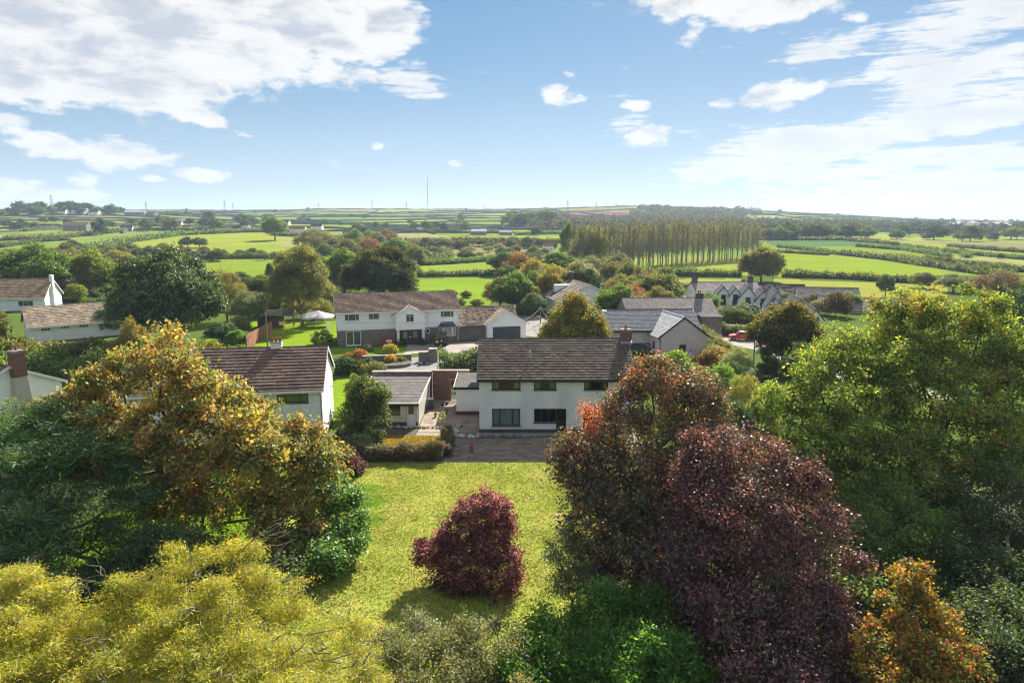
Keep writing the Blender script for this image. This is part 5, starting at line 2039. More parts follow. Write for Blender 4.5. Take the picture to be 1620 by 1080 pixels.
def simple_house(name, label, x, y, rz, L, D, EZ, RZ, pal, wallm, wins=(), chim=(), tmat=None, rows=10, cols=24, gwins=(), group=None, barge=None, chm=None, cat='house', ov=.3, dz=0.0):
    """small house; wins on the long front, gwins on the left gable: (x, z, w, h)"""
    z = float(hgt(x, y)) + dz
    root = empty(name, (x, y, z), rz, label, cat, group)
    ops = [(a, a + w, b, b + h) for a, b, w, h in wins]
    shell(root, L, D, EZ, RZ, wallm, ops)
    for a, b, w, h in wins:
        window(root, TR(a, 0, b), w, h, (.5,), M_PAINT, M_PANE, sill=False, t=.08)
    for a, b, w, h in gwins:
        window(root, TR(-.02, a + w, b, R(-90)), w, h, (.5,), M_PAINT, M_PANE, sill=False, proud=.06, t=.08)
    roof = gable_roof(root, L, D, EZ, RZ, ov, .12, rows, cols, pal, tmat or M_SLATE, barge=barge, seed=int(x + y), lift=.03)
    for (cx, h_, w_) in chim:
        chimney(roof, cx, D / 2, RZ - .3, RZ + h_, w_, .7, chm or M_PLINTH, pots=2, lead=False, brick=False)
    return root


# slate-roofed stone house behind the pink one
simple_house('old_stone_house', 'old stone house with mottled slate roof behind the pinkish house', 19.2, 112, R(3), 15.2, 9.5, 3.8, 6.1, OLDSLATE_T, M_STONE if False else M_RUBBLE,
             wins=[(2, 1, 1, 1.3), (6, 1, 1, 1.3), (10, 1, 1, 1.3)], chim=[(13.4, .9, 1.2)], rows=18, cols=50, chm=M_PLINTH)
gw = MB()
gw.box(31.3, 34.6, 111.2, 111.9, 0, 3.6)
t = empty('stone_outhouse', (0, 0, 0), 0, 'small stone outhouse with flat top beside the mottled slate roof', 'outbuilding')
gw.build('wall', M_RUBBLE, t)
gw = MB()
gw.box(31.1, 34.8, 111.0, 114.5, 3.603, 3.75)
gw.box(31.4, 34.5, 111.904, 114.3, 0, 3.6)
gw.build('roof', M_ROOFING, t)


# long white row running away, two chimneys
def row_away():
    x, y = 22.0, 139.0
    rz = R(101)
    root = empty('long_bungalow_row', (x, y, 0), rz, 'long low white building with pale roof running away behind the tall autumn tree', 'house')
    L, D, EZ, RZ = 50, 13, 3.6, 6.6
    shell(root, L, D, EZ, RZ, M_WHITE, [])
    roof = gable_roof(root, L, D, EZ, RZ, .5, .3, 11, 70, GREYBROWN_T + [(.30, .27, .24)], M_TILE, barge=M_PAINT, fascia=M_PAINT, seed=31)
    chimney(roof, 13, D / 2, RZ - .3, RZ + 1.6, 1.2, .9, M_PLINTH, lead=False, brick=False)
    chimney(roof, 16, D / 2 - 4.6, RZ - 1.9, RZ + .2, 1.1, .8, M_PLINTH, lead=False, brick=False)
    for k in range(4):
        d = MB()
        d.box(8 + k * 9, 9.6 + k * 9, D / 2 + 1.5, D / 2 + 5, 4.2, 5.9)
        d.build('dormer', M_WHITE, root)


row_away()

simple_house('barn', 'small stone barn with pale slate roof left of the white village hall', 38.5, 150, R(78), 9, 8, 3.6, 6.0, [(.26, .25, .25), (.30, .28, .27)], M_RUBBLE, cat='barn', dz=-1.7)
wh = simple_house('village_hall', 'long white building with tall dark chimneys at both ends', 44.0, 163, R(2), 16, 8, 4.8, 6.6, OLDSLATE_T, M_WHITE, chim=[(.8, 2.6, 1.3), (14.6, 1.5, 1.2)], wins=[(4, 3.2, 1.2, 1.0), (9, 3.2, 1.2, 1.0)], dz=-2.1)

# terrace of gabled cottages, their steep gables towards us
TER = [(1144, 491, 454, 26, 150), (1163, 490, 456, 21, 148), (1183, 492, 454, 34, 146), (1207, 492, 461, 25, 144), (1229, 492, 461, 27, 142)]
tl = ['leftmost gabled cottage of the near terrace, beside the white village hall', 'narrow gabled cottage, second from the left in the near terrace', 'widest gabled cottage in the middle of the near terrace',
      'low gabled cottage right of the widest one in the near terrace', 'last gabled cottage at the right end of the near terrace']


def cottage(px, pyt, wpx, Y_, label, Dp=9, ez=None, wallm=None, pal=None, group='gabled cottages in the village terraces'):
    r_ = ray(px, 480)
    x = r_[0] / r_[1] * Y_
    root = empty('gabled_cottage', (x, Y_, 0), R(-14), label, 'house', group)
    dpt = Y_ * math.cos(PITCH) + CAM_H * math.sin(PITCH)
    h = wpx / FPX * dpt / 2 * .9
    AP = WZ(px, pyt, Y_)[1]
    EZ = AP - h * 1.25
    mb = MB()
    mb.poly([(-h, 0, 0), (h, 0, 0), (h, 0, EZ), (0, 0, AP), (-h, 0, EZ)])
    mb.poly([(-h, Dp, 0), (-h, 0, 0), (-h, 0, EZ), (-h, Dp, EZ)])
    mb.poly([(h, 0, 0), (h, Dp, 0), (h, Dp, EZ), (h, 0, EZ)])
    mb.poly([(h, Dp, 0), (-h, Dp, 0), (-h, Dp, EZ), (0, Dp, AP), (h, Dp, EZ)])
    mb.build('wall', wallm or M_WHITE, root)
    cross_roof(root, h, 0, Dp, EZ, AP, pal or DSLATE_T, M_SLATE, M_BLACK, 9, 12, .25, .12, seed=int(px), lift=.02, rb=.10)
    window(root, TR(-.5, -.02, AP - h * 1.1 - 1.3), 1.0, 1.4, (.5,), M_BROWNFR, M_PANE, proud=.06, sill=False)
    window(root, TR(-.6, -.02, .9), 1.2, 1.3, (.5,), M_BROWNFR, M_PANE, proud=.06, sill=False)
    return root


for (px, _, pyt, w, Y_), lb in zip(TER, tl):
    cottage(px, pyt, w, Y_, lb)
TER2 = [(1221, 474, 17, 136), (1234, 477, 16, 135), (1246, 479, 18, 134), (1266, 474, 40, 131), (1292, 490, 26, 122)]
tl2 = ['small white gable at the left end of the terrace behind the golden-topped tree', 'second small white gable behind the golden-topped tree', 'third small white gable behind the golden-topped tree',
       'broad pale gable standing behind the golden-topped tree', 'dark-roofed gable at the right, partly hidden by the yellow-green ash']
for (px, pyt, w, Y_), lb in zip(TER2, tl2):
    cottage(px, pyt, w, Y_, lb, Dp=12)
simple_house('slate_roofed_house', 'long slate-roofed house behind the near terrace, under the round tree', 58, 172, R(-8), 16, 8, 3.6, 6.0, DSLATE_T + OLDSLATE_T[:1], M_WHITE, chim=[(1, 1.2, .9)], dz=-2.7)
simple_house('slate_roofed_house', 'slate-roofed house with long low ridge right of the round tree', 70, 166, R(-14), 14, 8, 3.2, 5.6, OLDSLATE_T, M_WHITE, dz=-2.5)
simple_house('slate_roofed_house', 'low slate-roofed house at the right end of the village', 66, 146, R(-20), 17, 9, 3.0, 5.4, OLDSLATE_T, M_WHITE, dz=-2.5)

# far farmhouses and barns (too small to show windows singly except the nearer ones)
FARH = [
    (95, 340, 18, 'white farmhouse among dark trees on the left skyline', 0), (124, 340, 22, 'pair of pale skyline cottages right of the farmhouse', 0), (148, 341, 16, 'small pale skyline house near the long barns', 0),
    (212, 342, 30, 'long pale barn roof on the left skyline', 1), (236, 343, 20, 'brown barn roof at the right end of the skyline barns', 2),
    (118, 365, 36, 'low brown-roofed farm shed in the far left hedges', 2), (199, 366, 18, 'small white house in the far left hedges', 0),
    (278, 358, 16, 'white gabled house in the distant trees left of centre', 0), (320, 358, 14, 'white house behind the round distant trees', 0), (386, 361, 14, 'white gable at the right of the distant trees', 0),
    (448, 358, 18, 'pale house above the long wooded belt', 0), (470, 370, 24, 'red-roofed house above the long wooded belt', 3), (500, 364, 18, 'white house right of the red-roofed one', 0),
    (665, 364, 12, 'tiny white farmhouse in the central hills', 0), (758, 372, 24, 'low grey farm sheds in the middle distance', 1), (800, 372, 20, 'pale farm sheds right of the grey ones', 1),
    (868, 397, 16, 'red-brown roofed house at the edge of the poplars', 3), (1000, 404, 30, 'pale building glimpsed between the poplar trunks', 0), (1045, 400, 24, 'white building behind the poplar row', 0),
]
for i, (px, py, wpx, lb, kk) in enumerate(FARH):
    x, y = GT(px, py)
    Dd = y
    Lh = wpx / FPX * Dd
    Hs = max(.7, min(1.6, Lh / 14))
    pal = (DSLATE_T, [(.45, .46, .47), (.5, .5, .5)], [(.17, .10, .08), (.2, .12, .09)], [(.28, .10, .06), (.24, .09, .06)])[kk]
    w_ = [(Lh * .2, 1.2 * Hs, 1.2 * Hs, 1.2 * Hs), (Lh * .65, 1.2 * Hs, 1.2 * Hs, 1.2 * Hs)]
    simple_house('farmhouse' if kk in (0, 3) else 'farm_building', lb, x - Lh / 2, y, R(random.uniform(-8, 12)), Lh, 8 * Hs, (4.4 if kk in (0, 3) else 3.4) * Hs, 7 * Hs if kk in (0, 3) else 5.4 * Hs, pal,
                 M_WHITE if kk in (0, 3) else M_CONC, wins=w_, rows=4, cols=8, cat='house' if kk in (0, 3) else 'barn')

# ------------------------------------------------------------------ vehicles
def wheel(parent, x, y, r=.32, w=.2):
    t = MB()
    n = 18
    prof = [(r * .62, -w / 2), (r * .94, -w / 2), (r, -w / 2 + .03), (r, w / 2 - .03), (r * .94, w / 2), (r * .62, w / 2)]
    for k in range(n):
        a0, a1 = 2 * math.pi * k / n, 2 * math.pi * (k + 1) / n
        for (ra, ya), (rb, yb) in zip(prof[:-1], prof[1:]):
            t.poly([(x + math.cos(a0) * ra, y + ya, r + math.sin(a0) * ra), (x + math.cos(a1) * ra, y + ya, r + math.sin(a1) * ra),
                    (x + math.cos(a1) * rb, y + yb, r + math.sin(a1) * rb), (x + math.cos(a0) * rb, y + yb, r + math.sin(a0) * rb)])
    wh = t.build('wheel', M_TYRE, parent)
    m = MB()
    m.tube([(x, y - w * .42, r), (x, y + w * .42, r)], r * .62, r * .62, 14)
    m.build('rim', M_METAL, wh)


def car(label, x, y, rz, paint, L=4.0, W=1.72, H=1.45, boxy=False, cat='car', name='parked_car', spare=False):
    root = empty(name, (x, y, .012), rz, label, cat)
    if boxy:
        prof = [(0, .45), (.02, .95), (.30, 1.05), (1.15, 1.12), (L - .04, 1.15), (L, .5), (L - .25, .38), (.3, .36)]
        cab = [(1.15, 1.10), (1.45, H), (L - .05, H), (L - .02, 1.12)]
    else:
        prof = [(0, .42), (.03, .68), (.22, .78), (1.05, .93), (L - .35, .98), (L - .05, .90), (L, .55), (L - .15, .30), (.2, .26)]
        cab = [(.95, .90), (1.62, H), (L - 1.05, H), (L - .22, .94)]
    h = W / 2
    b = MB()
    mid = []
    # body with slightly tucked-in sills and shoulders
    n = len(prof)
    for (s0, y0_) in ((1, h * .93), (-1, -h * .93)):
        pass
    rings = [(-h * .90, .04), (-h, 0), (h, 0), (h * .90, .04)]
    loops = []
    cx = L / 2
    for yy, inset in rings:
        loops.append([(cx + (px_ - cx) * (1 - inset), yy, .55 + (pz - .55) * (1 - inset * 1.4)) for px_, pz in prof])
    for a_, c_ in zip(loops[:-1], loops[1:]):
        for i in range(n):
            j = (i + 1) % n
            b.poly([a_[i], a_[j], c_[j], c_[i]][::-1])
    b.poly(loops[0][::-1])
    b.poly(loops[-1])
    body = b.build('body', paint, root)
    t = .80 if not boxy else .93
    c = MB()
    lo = [(cab[0][0], cab[0][1]), (cab[3][0], cab[3][1])]
    hi = [(cab[1][0], cab[1][1]), (cab[2][0], cab[2][1])]
    y1, y2 = h * .95, h * t
    c.hexa([(lo[0][0], -y1, lo[0][1] - .02), (lo[1][0], -y1, lo[1][1] - .02), (lo[1][0], y1, lo[1][1] - .02), (lo[0][0], y1, lo[0][1] - .02),
            (hi[0][0], -y2, hi[0][1]), (hi[1][0], -y2, hi[1][1]), (hi[1][0], y2, hi[1][1]), (hi[0][0], y2, hi[0][1])])
    cb = c.build('cabin', paint, root)
    g = MB()

    def lerp(a, q, f):
        return a + (q - a) * f
    for s in (-1, 1):
        for (u0, u1) in ((.10, .46), (.52, .88)):
            pts = []
            for (u, v) in ((u0, .18), (u1, .18), (lerp(u0, .5, .12), .86), (lerp(u1, .5, .12), .86)):
                xb, zb = lerp(lo[0][0], lo[1][0], u), lerp(lo[0][1], lo[1][1], u)
                xt, zt = lerp(hi[0][0], hi[1][0], u), lerp(hi[0][1], hi[1][1], u)
                pts.append((lerp(xb, xt, v), s * (lerp(y1, y2, v) + .008), lerp(zb, zt, v)))
            q = [pts[0], pts[1], pts[3], pts[2]]
            g.poly(q if s < 0 else q[::-1])
    g.build('side_window', M_PANE, cb)
    for nm, (l_, h_), sx in (('windscreen', (lo[0], hi[0]), -1), ('rear_window', (lo[1], hi[1]), 1)):
        g = MB()
        xa, za = lerp(l_[0], h_[0], .14) + sx * .01, lerp(l_[1], h_[1], .14)
        xb, zb = lerp(l_[0], h_[0], .88) + sx * .01, lerp(l_[1], h_[1], .88)
        ya, yb = lerp(y1, y2, .14) * .9, lerp(y1, y2, .88) * .9
        q = [(xa, -ya, za), (xa, ya, za), (xb, yb, zb), (xb, -yb, zb)]
        g.poly(q if sx > 0 else q[::-1])
        g.build(nm, M_PANE, cb)
    for s in (-1, 1):
        for wx in (L * .18, L * .80):
            wheel(root, wx, s * (h - .10), .33 if not boxy else .38, .2)
        e = MB()
        e.box(-.015, .12, min(s * (h * .62), s * (h * .9)), max(s * (h * .62), s * (h * .9)), .60, .74)
        e.build('headlight', M_CARWHITE, root)
        e = MB()
        e.box(L - .08, L + .012, min(s * (h * .70), s * (h * .92)), max(s * (h * .70), s * (h * .92)), .66, .86)
        e.build('tail_light', M_LIGHTRED, root)
        e = MB()
        e.box(1.25, 1.4, min(s * h, s * (h + .16)), max(s * h, s * (h + .16)), .93, 1.05)
        e.build('wing_mirror', paint, root)
    e = MB()
    e.box(L - .02, L + .03, -.26, .26, .62, .74) if not spare else e.box(L + .0, L + .035, -h * .82, -h * .82 + .42, .62, .96)
    e.build('number_plate', M_YELLOW, root)
    if spare:
        s_ = MB()
        s_.tube([(L + .01, .15, .95), (L + .20, .15, .95)], .37, .37, 18)
        sw = s_.build('spare_wheel', M_TYRE, root)
        s_ = MB()
        s_.tube([(L + .20, .15, .95), (L + .215, .15, .95)], .2, .2, 14)
        s_.build('rim', M_METAL, sw)
    return root


bx, by_ = G(1153, 537)
car('small red hatchback parked on the pale village road by the golden-topped tree', bx, by_, R(-12), M_RED, 3.9)
bx, by_ = G(1161, 526)
car('dark red car half hidden behind the small red hatchback', bx + .6, by_ + 1.6, R(-20), simple('maroon_paint', (.22, .012, .015), None, rough=.25, spec=.6), 4.1)
bx, by_ = G(1112, 513)
car('silver white car parked beside the stone outhouse wall', bx + .3, by_, R(70), M_CARWHITE, 4.2)
bx, by_ = G(694, 549)
car('dark off-road car with spare wheel, parked on the drive of the stone-fronted house', bx, by_ + 4.5, R(-86), M_CARDARK, 4.2, 1.85, 1.98, boxy=True, spare=True)


# red slatted bench with two pale cushions
def red_bench():
    bx, by_ = G(603, 547)
    root = empty('garden_bench', (bx, by_, .01), R(12), 'bright red slatted bench against the stone wall of the house', 'bench')
    s = MB()
    for k in range(5):
        s.box(0, 2.15, .05 + k * .10, .13 + k * .10, .44, .47)
    s.build('seat', M_RED, root)
    for k in range(11):
        b = MB()
        b.box(.08 + k * .195, .16 + k * .195, .55, .58, .50, .98)
        b.build('back_slat', M_RED, root)
    b = MB()
    b.box(0, 2.2, .54, .60, .983, 1.07)
    b.box(0, 2.2, .54, .60, .42, .497)
    b.build('backrest', M_RED, root)
    for x in (.02, 2.1):
        for y in (.06, .52):
            l_ = MB()
            l_.box(x, x + .07, y, y + .07, 0, .438)
            l_.build('leg', M_RED, root)
        a = MB()
        a.box(x, x + .07, .04, .54, .66, .71)
        a.box(x + .005, x + .065, .06, .12, .47, .658)
        a.build('armrest', M_RED, root)
    for k, (x, lb) in enumerate(((1.02, 'pale cushion on the middle of the red bench'), (1.48, 'pale cushion at the right end of the red bench'))):
        c = MB()
        c.hexa([(-.19, -.05, 0), (.19, -.05, 0), (.19, .07, 0), (-.19, .07, 0), (-.17, .02, .36), (.17, .02, .36), (.17, .10, .36), (-.17, .10, .36)])
        o = c.build('cushion', M_PAINT)
        o.location = (bx + x * math.cos(R(12)) - .42 * math.sin(R(12)), by_ + x * math.sin(R(12)) + .42 * math.cos(R(12)), .485)
        o.rotation_euler = (0, 0, R(12))
        tag(o, lb, 'cushion')


red_bench()


# board fence beside the back lawn
def board_fence(label, p0, p1, h, tone):
    ang = math.atan2(p1[1] - p0[1], p1[0] - p0[0])
    L_ = math.hypot(p1[0] - p0[0], p1[1] - p0[1])
    root = empty('board_fence', (p0[0], p0[1], 0), ang, label, 'fence')
    n = int(L_ / .45)
    for k in range(n):
        mb = MB()
        w = L_ / n
        c = tuple(q * random.uniform(.7, 1.4) for q in tone)
        mb.box(0.01, w - .01, -.02 + random.uniform(0, .015), .02, .08, h * random.uniform(.98, 1.02), 0, c)
        o = mb.build('board', M_WOOD, root)
        o.location = (k * w, 0, 0)
    for k in range(int(L_ / 2.4) + 1):
        mb = MB()
        mb.box(-.06, .06, .03, .15, 0, h + .08, 0, (.8, .8, .8))
        o = mb.build('post', M_WOOD, root)
        o.location = (min(k * 2.4, L_ - .06), 0, 0)
    mb = MB()
    mb.box(0, L_, .022, .06, .4, .5)
    mb.box(0, L_, .022, .06, h - .5, h - .4)
    mb.build('rail', M_WOOD, root)


fa, fb = G(391, 552), G(431, 528)
board_fence('brown board fence on the left side of the back lawn', fa, (fb[0], fb[1]), 2.2, (1.2, .85, .75))
board_fence('dark board fence right of the golden tree, between the two plots', (-15.0, 46.0), (-14.6, 57.5), 1.7, (.6, .45, .35))


# open timber shed
def shed():
    x, y = G(441, 520)
    root = empty('timber_shed', (x - 1, y + 1.5, 0), R(12), 'dark timber shed with open gabled porch at the end of the back lawn', 'shed')
    mb = MB()
    for k in range(22):
        mb.box(-3.2 + k * .2 + .008, -3.0 + k * .2 - .008, 0, .05, .05, 2.2, 0, (.45 * random.uniform(.8, 1.2),) * 3)
    b = mb.build('front_boards', M_WOOD, root)
    b['kind'] = 'stuff'
    mb = MB()
    mb.box(-3.2, 1.2, .06, 3.0, 0, 2.2, 0, (.3, .3, .3))
    mb.box(2.95, 3.1, .0, .15, 0, 2.2, 0, (.5, .5, .5))
    mb.box(2.95, 3.1, 2.8, 2.95, 0, 2.2, 0, (.5, .5, .5))
    mb.build('wall', M_WOOD, root)
    mb = MB()
    for (ya, za, yb, zb) in ((-.35, 2.12, 1.5, 3.1), (3.35, 2.12, 1.5, 3.1)):
        mb.hexa([(-3.4, ya, za), (3.3, ya, za), (3.3, yb, zb), (-3.4, yb, zb), (-3.4, ya, za + .08), (3.3, ya, za + .08), (3.3, yb, zb + .08), (-3.4, yb, zb + .08)])
    mb.build('roof', M_ROOFING, root)
    mb = MB()
    for (ya, za, yb, zb) in ((-.4, 2.05, 1.5, 3.08), (3.4, 2.05, 1.5, 3.08)):
        mb.hexa([(3.302, ya, za), (3.36, ya, za), (3.36, yb, zb), (3.302, yb, zb), (3.302, ya, za + .2), (3.36, ya, za + .2), (3.36, yb, zb + .2), (3.302, yb, zb + .2)])
    mb.build('bargeboard', M_PAINT, root)


shed()


# pale fabric canopy on a pole frame
def canopy():
    x, y = G(503, 516)
    root = empty('fabric_canopy', (x, y, 0), R(10), 'pale peaked fabric canopy with one dark panel, on the back lawn', 'canopy')
    n = 12
    mb = MB()
    top, z0, rx, ry = 3.0, 1.9, 3.1, 2.4
    ringp = []
    for k in range(n):
        th = 2 * math.pi * k / n
        ringp.append((math.cos(th) * rx, math.sin(th) * ry, z0 + .35 * (k % 3 == 0) - .1))
    mid = [(p[0] * .45, p[1] * .45, z0 + (top - z0) * .48 + (.12 if k % 3 == 0 else 0)) for k, p in enumerate(ringp)]
    for k in range(n):
        j = (k + 1) % n
        mi = 1 if k in (9,) else 0
        mb.poly([ringp[k], ringp[j], mid[j], mid[k]], mi)
        mb.poly([mid[k], mid[j], (0, 0, top)], mi)
        mb.poly([ringp[k], (ringp[k][0], ringp[k][1], ringp[k][2] - .35), (ringp[j][0], ringp[j][1], ringp[j][2] - .35), ringp[j]], 0)
    mb.build('fabric', [M_SCREE, M_AWN2], root)
    for k in range(0, n, 3):
        p = MB()
        p.tube([(ringp[k][0] * .97, ringp[k][1] * .97, 0), (ringp[k][0] * .97, ringp[k][1] * .97, ringp[k][2])], .035, .035, 6)
        p.build('leg', M_PAINT, root)


canopy()


# play frame of poles, small signs and terrace rail by the back lawn
def small_frame():
    x, y = G(441, 535)
    root = empty('timber_frame', (x, y, 0), R(8), 'pale timber frame with small yellow board behind the chimney', 'garden frame')  # plain timber frame of rail and posts, no lattice
    p = MB()
    p.box(-1.4, 0.9, -.05, .05, 1.05, 1.15, 0, (2.2, 2.1, 1.9))
    p.box(-1.4, -1.3, -.04, .04, 0, 1.05, 0, (2.2, 2.1, 1.9))
    p.box(.8, .9, -.04, .04, 0, 2.7, 0, (2.2, 2.1, 1.9))
    p.build('rail', M_WOOD, root)
    p = MB()
    p.box(.2, 1.2, -.10, -.05, 2.2, 2.75, 0, (3.0, 2.8, 1.5))
    p.build('board', M_WOOD, root)


small_frame()


def rail():
    x, y = G(519, 523)
    root = empty('terrace_railing', (x, y, 0), R(5), 'white slatted terrace railing at the left end of the stone-fronted house', 'railing')
    for k in range(7):
        p = MB()
        p.hexa([(k * .12 - .4, 0, .0), (k * .12 - .34, 0, .0), (k * .12 - .34, .05, .0), (k * .12 - .4, .05, .0), (k * .12 - .1, 0, 1.6), (k * .12 - .04, 0, 1.6), (k * .12 - .04, .05, 1.6), (k * .12 - .1, .05, 1.6)])
        p.build('slat', M_PAINT, root)
    p = MB()
    p.box(.7, 2.6, 0, .06, 1.2, 1.27)
    p.box(.7, .77, .002, .058, 0, 1.2)
    p.build('rail', M_POLEGREY, root)


rail()


# ------------------------------------------------------------------ poles and wires
def pole(label, px, pyb, pyt, r=.13, mat=None, arm=False, insul=True, Yover=None):
    if Yover:
        rr = ray(px, pyb)
        x, y = rr[0] / rr[1] * Yover, Yover
    else:
        x, y = GT(px, pyb)
    z = float(hgt(x, y))
    h = WZ(px, pyt, y)[1] - z
    root = empty('utility_pole', (x, y, z), 0, label, 'pole')
    mb = MB()
    mb.tube([(0, 0, -.2), (0, 0, h * .5), (0, 0, h)], r, r * .62, 9)
    mb.build('shaft', mat or M_POLE, root)
    if arm:
        a = MB()
        a.box(-.7, .7, -.05, .05, h - .55, h - .45)
        ar = a.build('crossarm', M_POLE, root)
        for xx in (-.6, 0, .6):
            i = MB()
            i.tube([(xx, 0, h - .447), (xx, 0, h - .30)], .05, .03, 6)
            i.build('insulator', M_PAINT, ar)
    elif insul:
        i = MB()
        i.tube([(-.16, 0, h - .35), (.16, 0, h - .35)], .05, .05, 6)
        i.build('insulator', M_PAINT, root)
    return Vector((x, y, z + h - .3))


P1 = pole('brown wooden pole behind the roof of the long-roofed house', 424, 556, 492, .13)
P2 = pole('tall pale pole on the village road below the golden-topped tree', 1191, 590, 522, .12, M_POLEGREY)
P3 = pole('weathered pole with wires right of the white garage', 855, 512, 484, .13)
P4 = pole('slim pole in front of the small stone barn', 1069, 480, 455, .12)
P5 = pole('thin pole at the field edge behind the village', 1025, 452, 426, .10)
P6 = pole('pole standing in the big green field on the right', 1355, 438, 425, .12)
P7 = pole('pole in the field between the hedges left of centre', 663, 416, 393, .14)
P8 = pole('dark pole in the middle of the terraced cottages', 1213, 492, 449, .12)
P9 = pole('slim pole in the garden hedge behind the stone-fronted house', 771, 412, 392, .12)
P10 = pole('short iron post beside the lane in front of the drive', 714, 561, 555, .05, M_METAL, insul=False)


def wire(label, a, b, sag=.8, r=.022, n=14, group=None):
    mb = MB()
    pts = []
    for k in range(n + 1):
        t = k / n
        p = a.lerp(b, t)
        p = p - Vector((0, 0, sag * 4 * t * (1 - t))) - a
        pts.append(p)
    mb.tube(pts, r, r, 4)
    o = mb.build('overhead_wire', M_WIRE)
    o.location = a
    return tag(o, label, 'wire', group)


xa, za = WZ(968, 500, 92)
wire('wire running down across the slate roof to the near shrubs', Vector((xa, 92, za)), Vector((*WZ(1075, 575, 70)[:1], 70, WZ(1075, 575, 70)[1])), .5)
wire('wire crossing in front of the village terraces', P8, Vector((WZ(1027, 428, 150)[0], 150, WZ(1027, 428, 150)[1])), 1.0, .03)
wire('lower wire crossing in front of the village terraces', P8 - Vector((0, 0, .5)), P4 - Vector((0, 0, .1)), 1.0, .03)
wire('wire from the pole by the white garage down to the tall autumn tree', P3, Vector((WZ(905, 540, 84)[0], 84, WZ(905, 540, 84)[1])), .6)
wire('wire from the weathered pole back to the garage gable', P3, Vector((WZ(822, 536, 112)[0], 112, 2.9)), .5)
wire('long wire along the front of the white boarding', Vector((WZ(440, 508, 99)[0], 99, WZ(440, 508, 99)[1])), Vector((WZ(760, 510, 100)[0], 100, WZ(760, 510, 100)[1])), .2, .02)
wire('long wire between the brown pole and the pale pole', P1, Vector((WZ(540, 503, 97)[0], 97, WZ(540, 503, 97)[1])), .4, .02)
wire('wire from the pole at the field edge to the slim barn pole', P5, P4, .8, .03)


# ------------------------------------------------------------------ pylons and mast on the skyline
def pylon(px, pyb, pyt, label, Yd=2700, k=0):
    Yd = Yd * .72
    r_ = ray(px, pyb)
    x, y = r_[0] / r_[1] * Yd, Yd
    z = float(hgt(x, y))
    h = WZ(px, pyt, y)[1] - z
    root = empty('electricity_pylon', (x, y, z), R(random.uniform(-25, 25)), label, 'pylon', 'steel pylons along the skyline')
    s = h / 48.0
    mb = MB()
    w = .55 * max(.8, s)
    lv = [(0, 5.0), (12, 3.4), (24, 2.1), (36, 1.1), (48, .25)]
    for sx, sy in ((1, 1), (1, -1), (-1, 1), (-1, -1)):
        mb.tube([(sx * b * s, sy * b * s, a * s) for a, b in lv], w * .5, w * .35, 4)
    for (a0, b0), (a1, b1) in zip(lv[:-1], lv[1:]):
        for sg in (-1, 1):
            mb.tube([(-b0 * s, sg * b0 * s, a0 * s), (b1 * s, sg * b1 * s, a1 * s)], w * .25, w * .25, 3, cap=False)
            mb.tube([(b0 * s, sg * b0 * s, a0 * s), (-b1 * s, sg * b1 * s, a1 * s)], w * .25, w * .25, 3, cap=False)
    mb.build('tower', M_PYLON, root)
    for zc, hw in ((28, 6.5), (35, 8.0), (42, 5.5)):
        a = MB()
        a.tube([(-hw * s, 0, zc * s), (0, 0, (zc + 1.6) * s), (hw * s, 0, zc * s)], w * .35, w * .35, 4)
        a.tube([(-hw * s, 0, zc * s), (hw * s, 0, zc * s)], w * .3, w * .3, 4)
        a.build('crossarm', M_PYLON, root)
    return root, Vector((x, y, z + 35 * s))


PY = [(82, 326, 308, 'pylon among the dark trees at the far left skyline', 1900), (232, 338, 318, 'pylon above the skyline barns on the left', 2300), (356, 336, 316, 'taller pylon of the close pair left of centre', 2500),
      (369, 337, 320, 'shorter pylon of the close pair left of centre', 2600), (504, 336, 321, 'pylon right of the close pair on the left skyline', 2800), (589, 335, 315, 'slender pylon left of the tall mast by two places', 2700),
      (643, 337, 319, 'sturdy pylon just left of the tall mast', 2500), (766, 338, 324, 'pylon right of the tall mast', 2600), (898, 334, 316, 'tall pylon on the bare brown hilltop', 2250),
      (943, 332, 320, 'second pylon on the brown hill, from the left', 2350), (959, 332, 322, 'third and small pylon on the brown hill', 2700), (975, 330, 321, 'small pylon left of the summit trees', 2800),
      (1010, 333, 322, 'pylon just right of the summit trees', 2600), (1031, 334, 323, 'left pylon of the tight pair beyond the summit', 2700), (1035, 334, 325, 'right pylon of the tight pair beyond the summit', 2900),
      (1052, 335, 323, 'left pylon of the second pair beyond the summit', 2700), (1056, 335, 322, 'right pylon of the second pair beyond the summit', 2600), (1071, 336, 323, 'pylon near the end of the hill line', 2600), (1084, 338, 328, 'last small pylon at the right end of the line', 3000)]
PT = [pylon(*q) for q in PY]
for i in range(len(PT) - 1):
    a, b = PT[i][1], PT[i + 1][1]
    if (a - b).length < 1100:
        wire('high-voltage line strung between skyline pylons', a, b, (b - a).length * .03, .12, 16, group='power lines between the pylons')

mx, my = ray(677, 337)[0] / ray(677, 337)[1] * 1920, 1920
mz = float(hgt(mx, my))
mh = WZ(677, 280, my)[1] - mz
mast = empty('radio_mast', (mx, my, mz), 0, 'very tall thin guyed radio mast on the central skyline', 'mast')
mb = MB()
mb.tube([(0, 0, 0), (0, 0, mh)], .8, .65, 5)
mb.build('shaft', M_PYLON, mast)
for k in range(3):
    th = R(20 + 120 * k)
    for f in (.35, .65, .95):
        mb = MB()
        mb.tube([(math.cos(th) * 45, math.sin(th) * 45, 0), (0, 0, mh * f)], .06, .06, 3)
        mb.build('guy_wire', M_PYLON, mast)


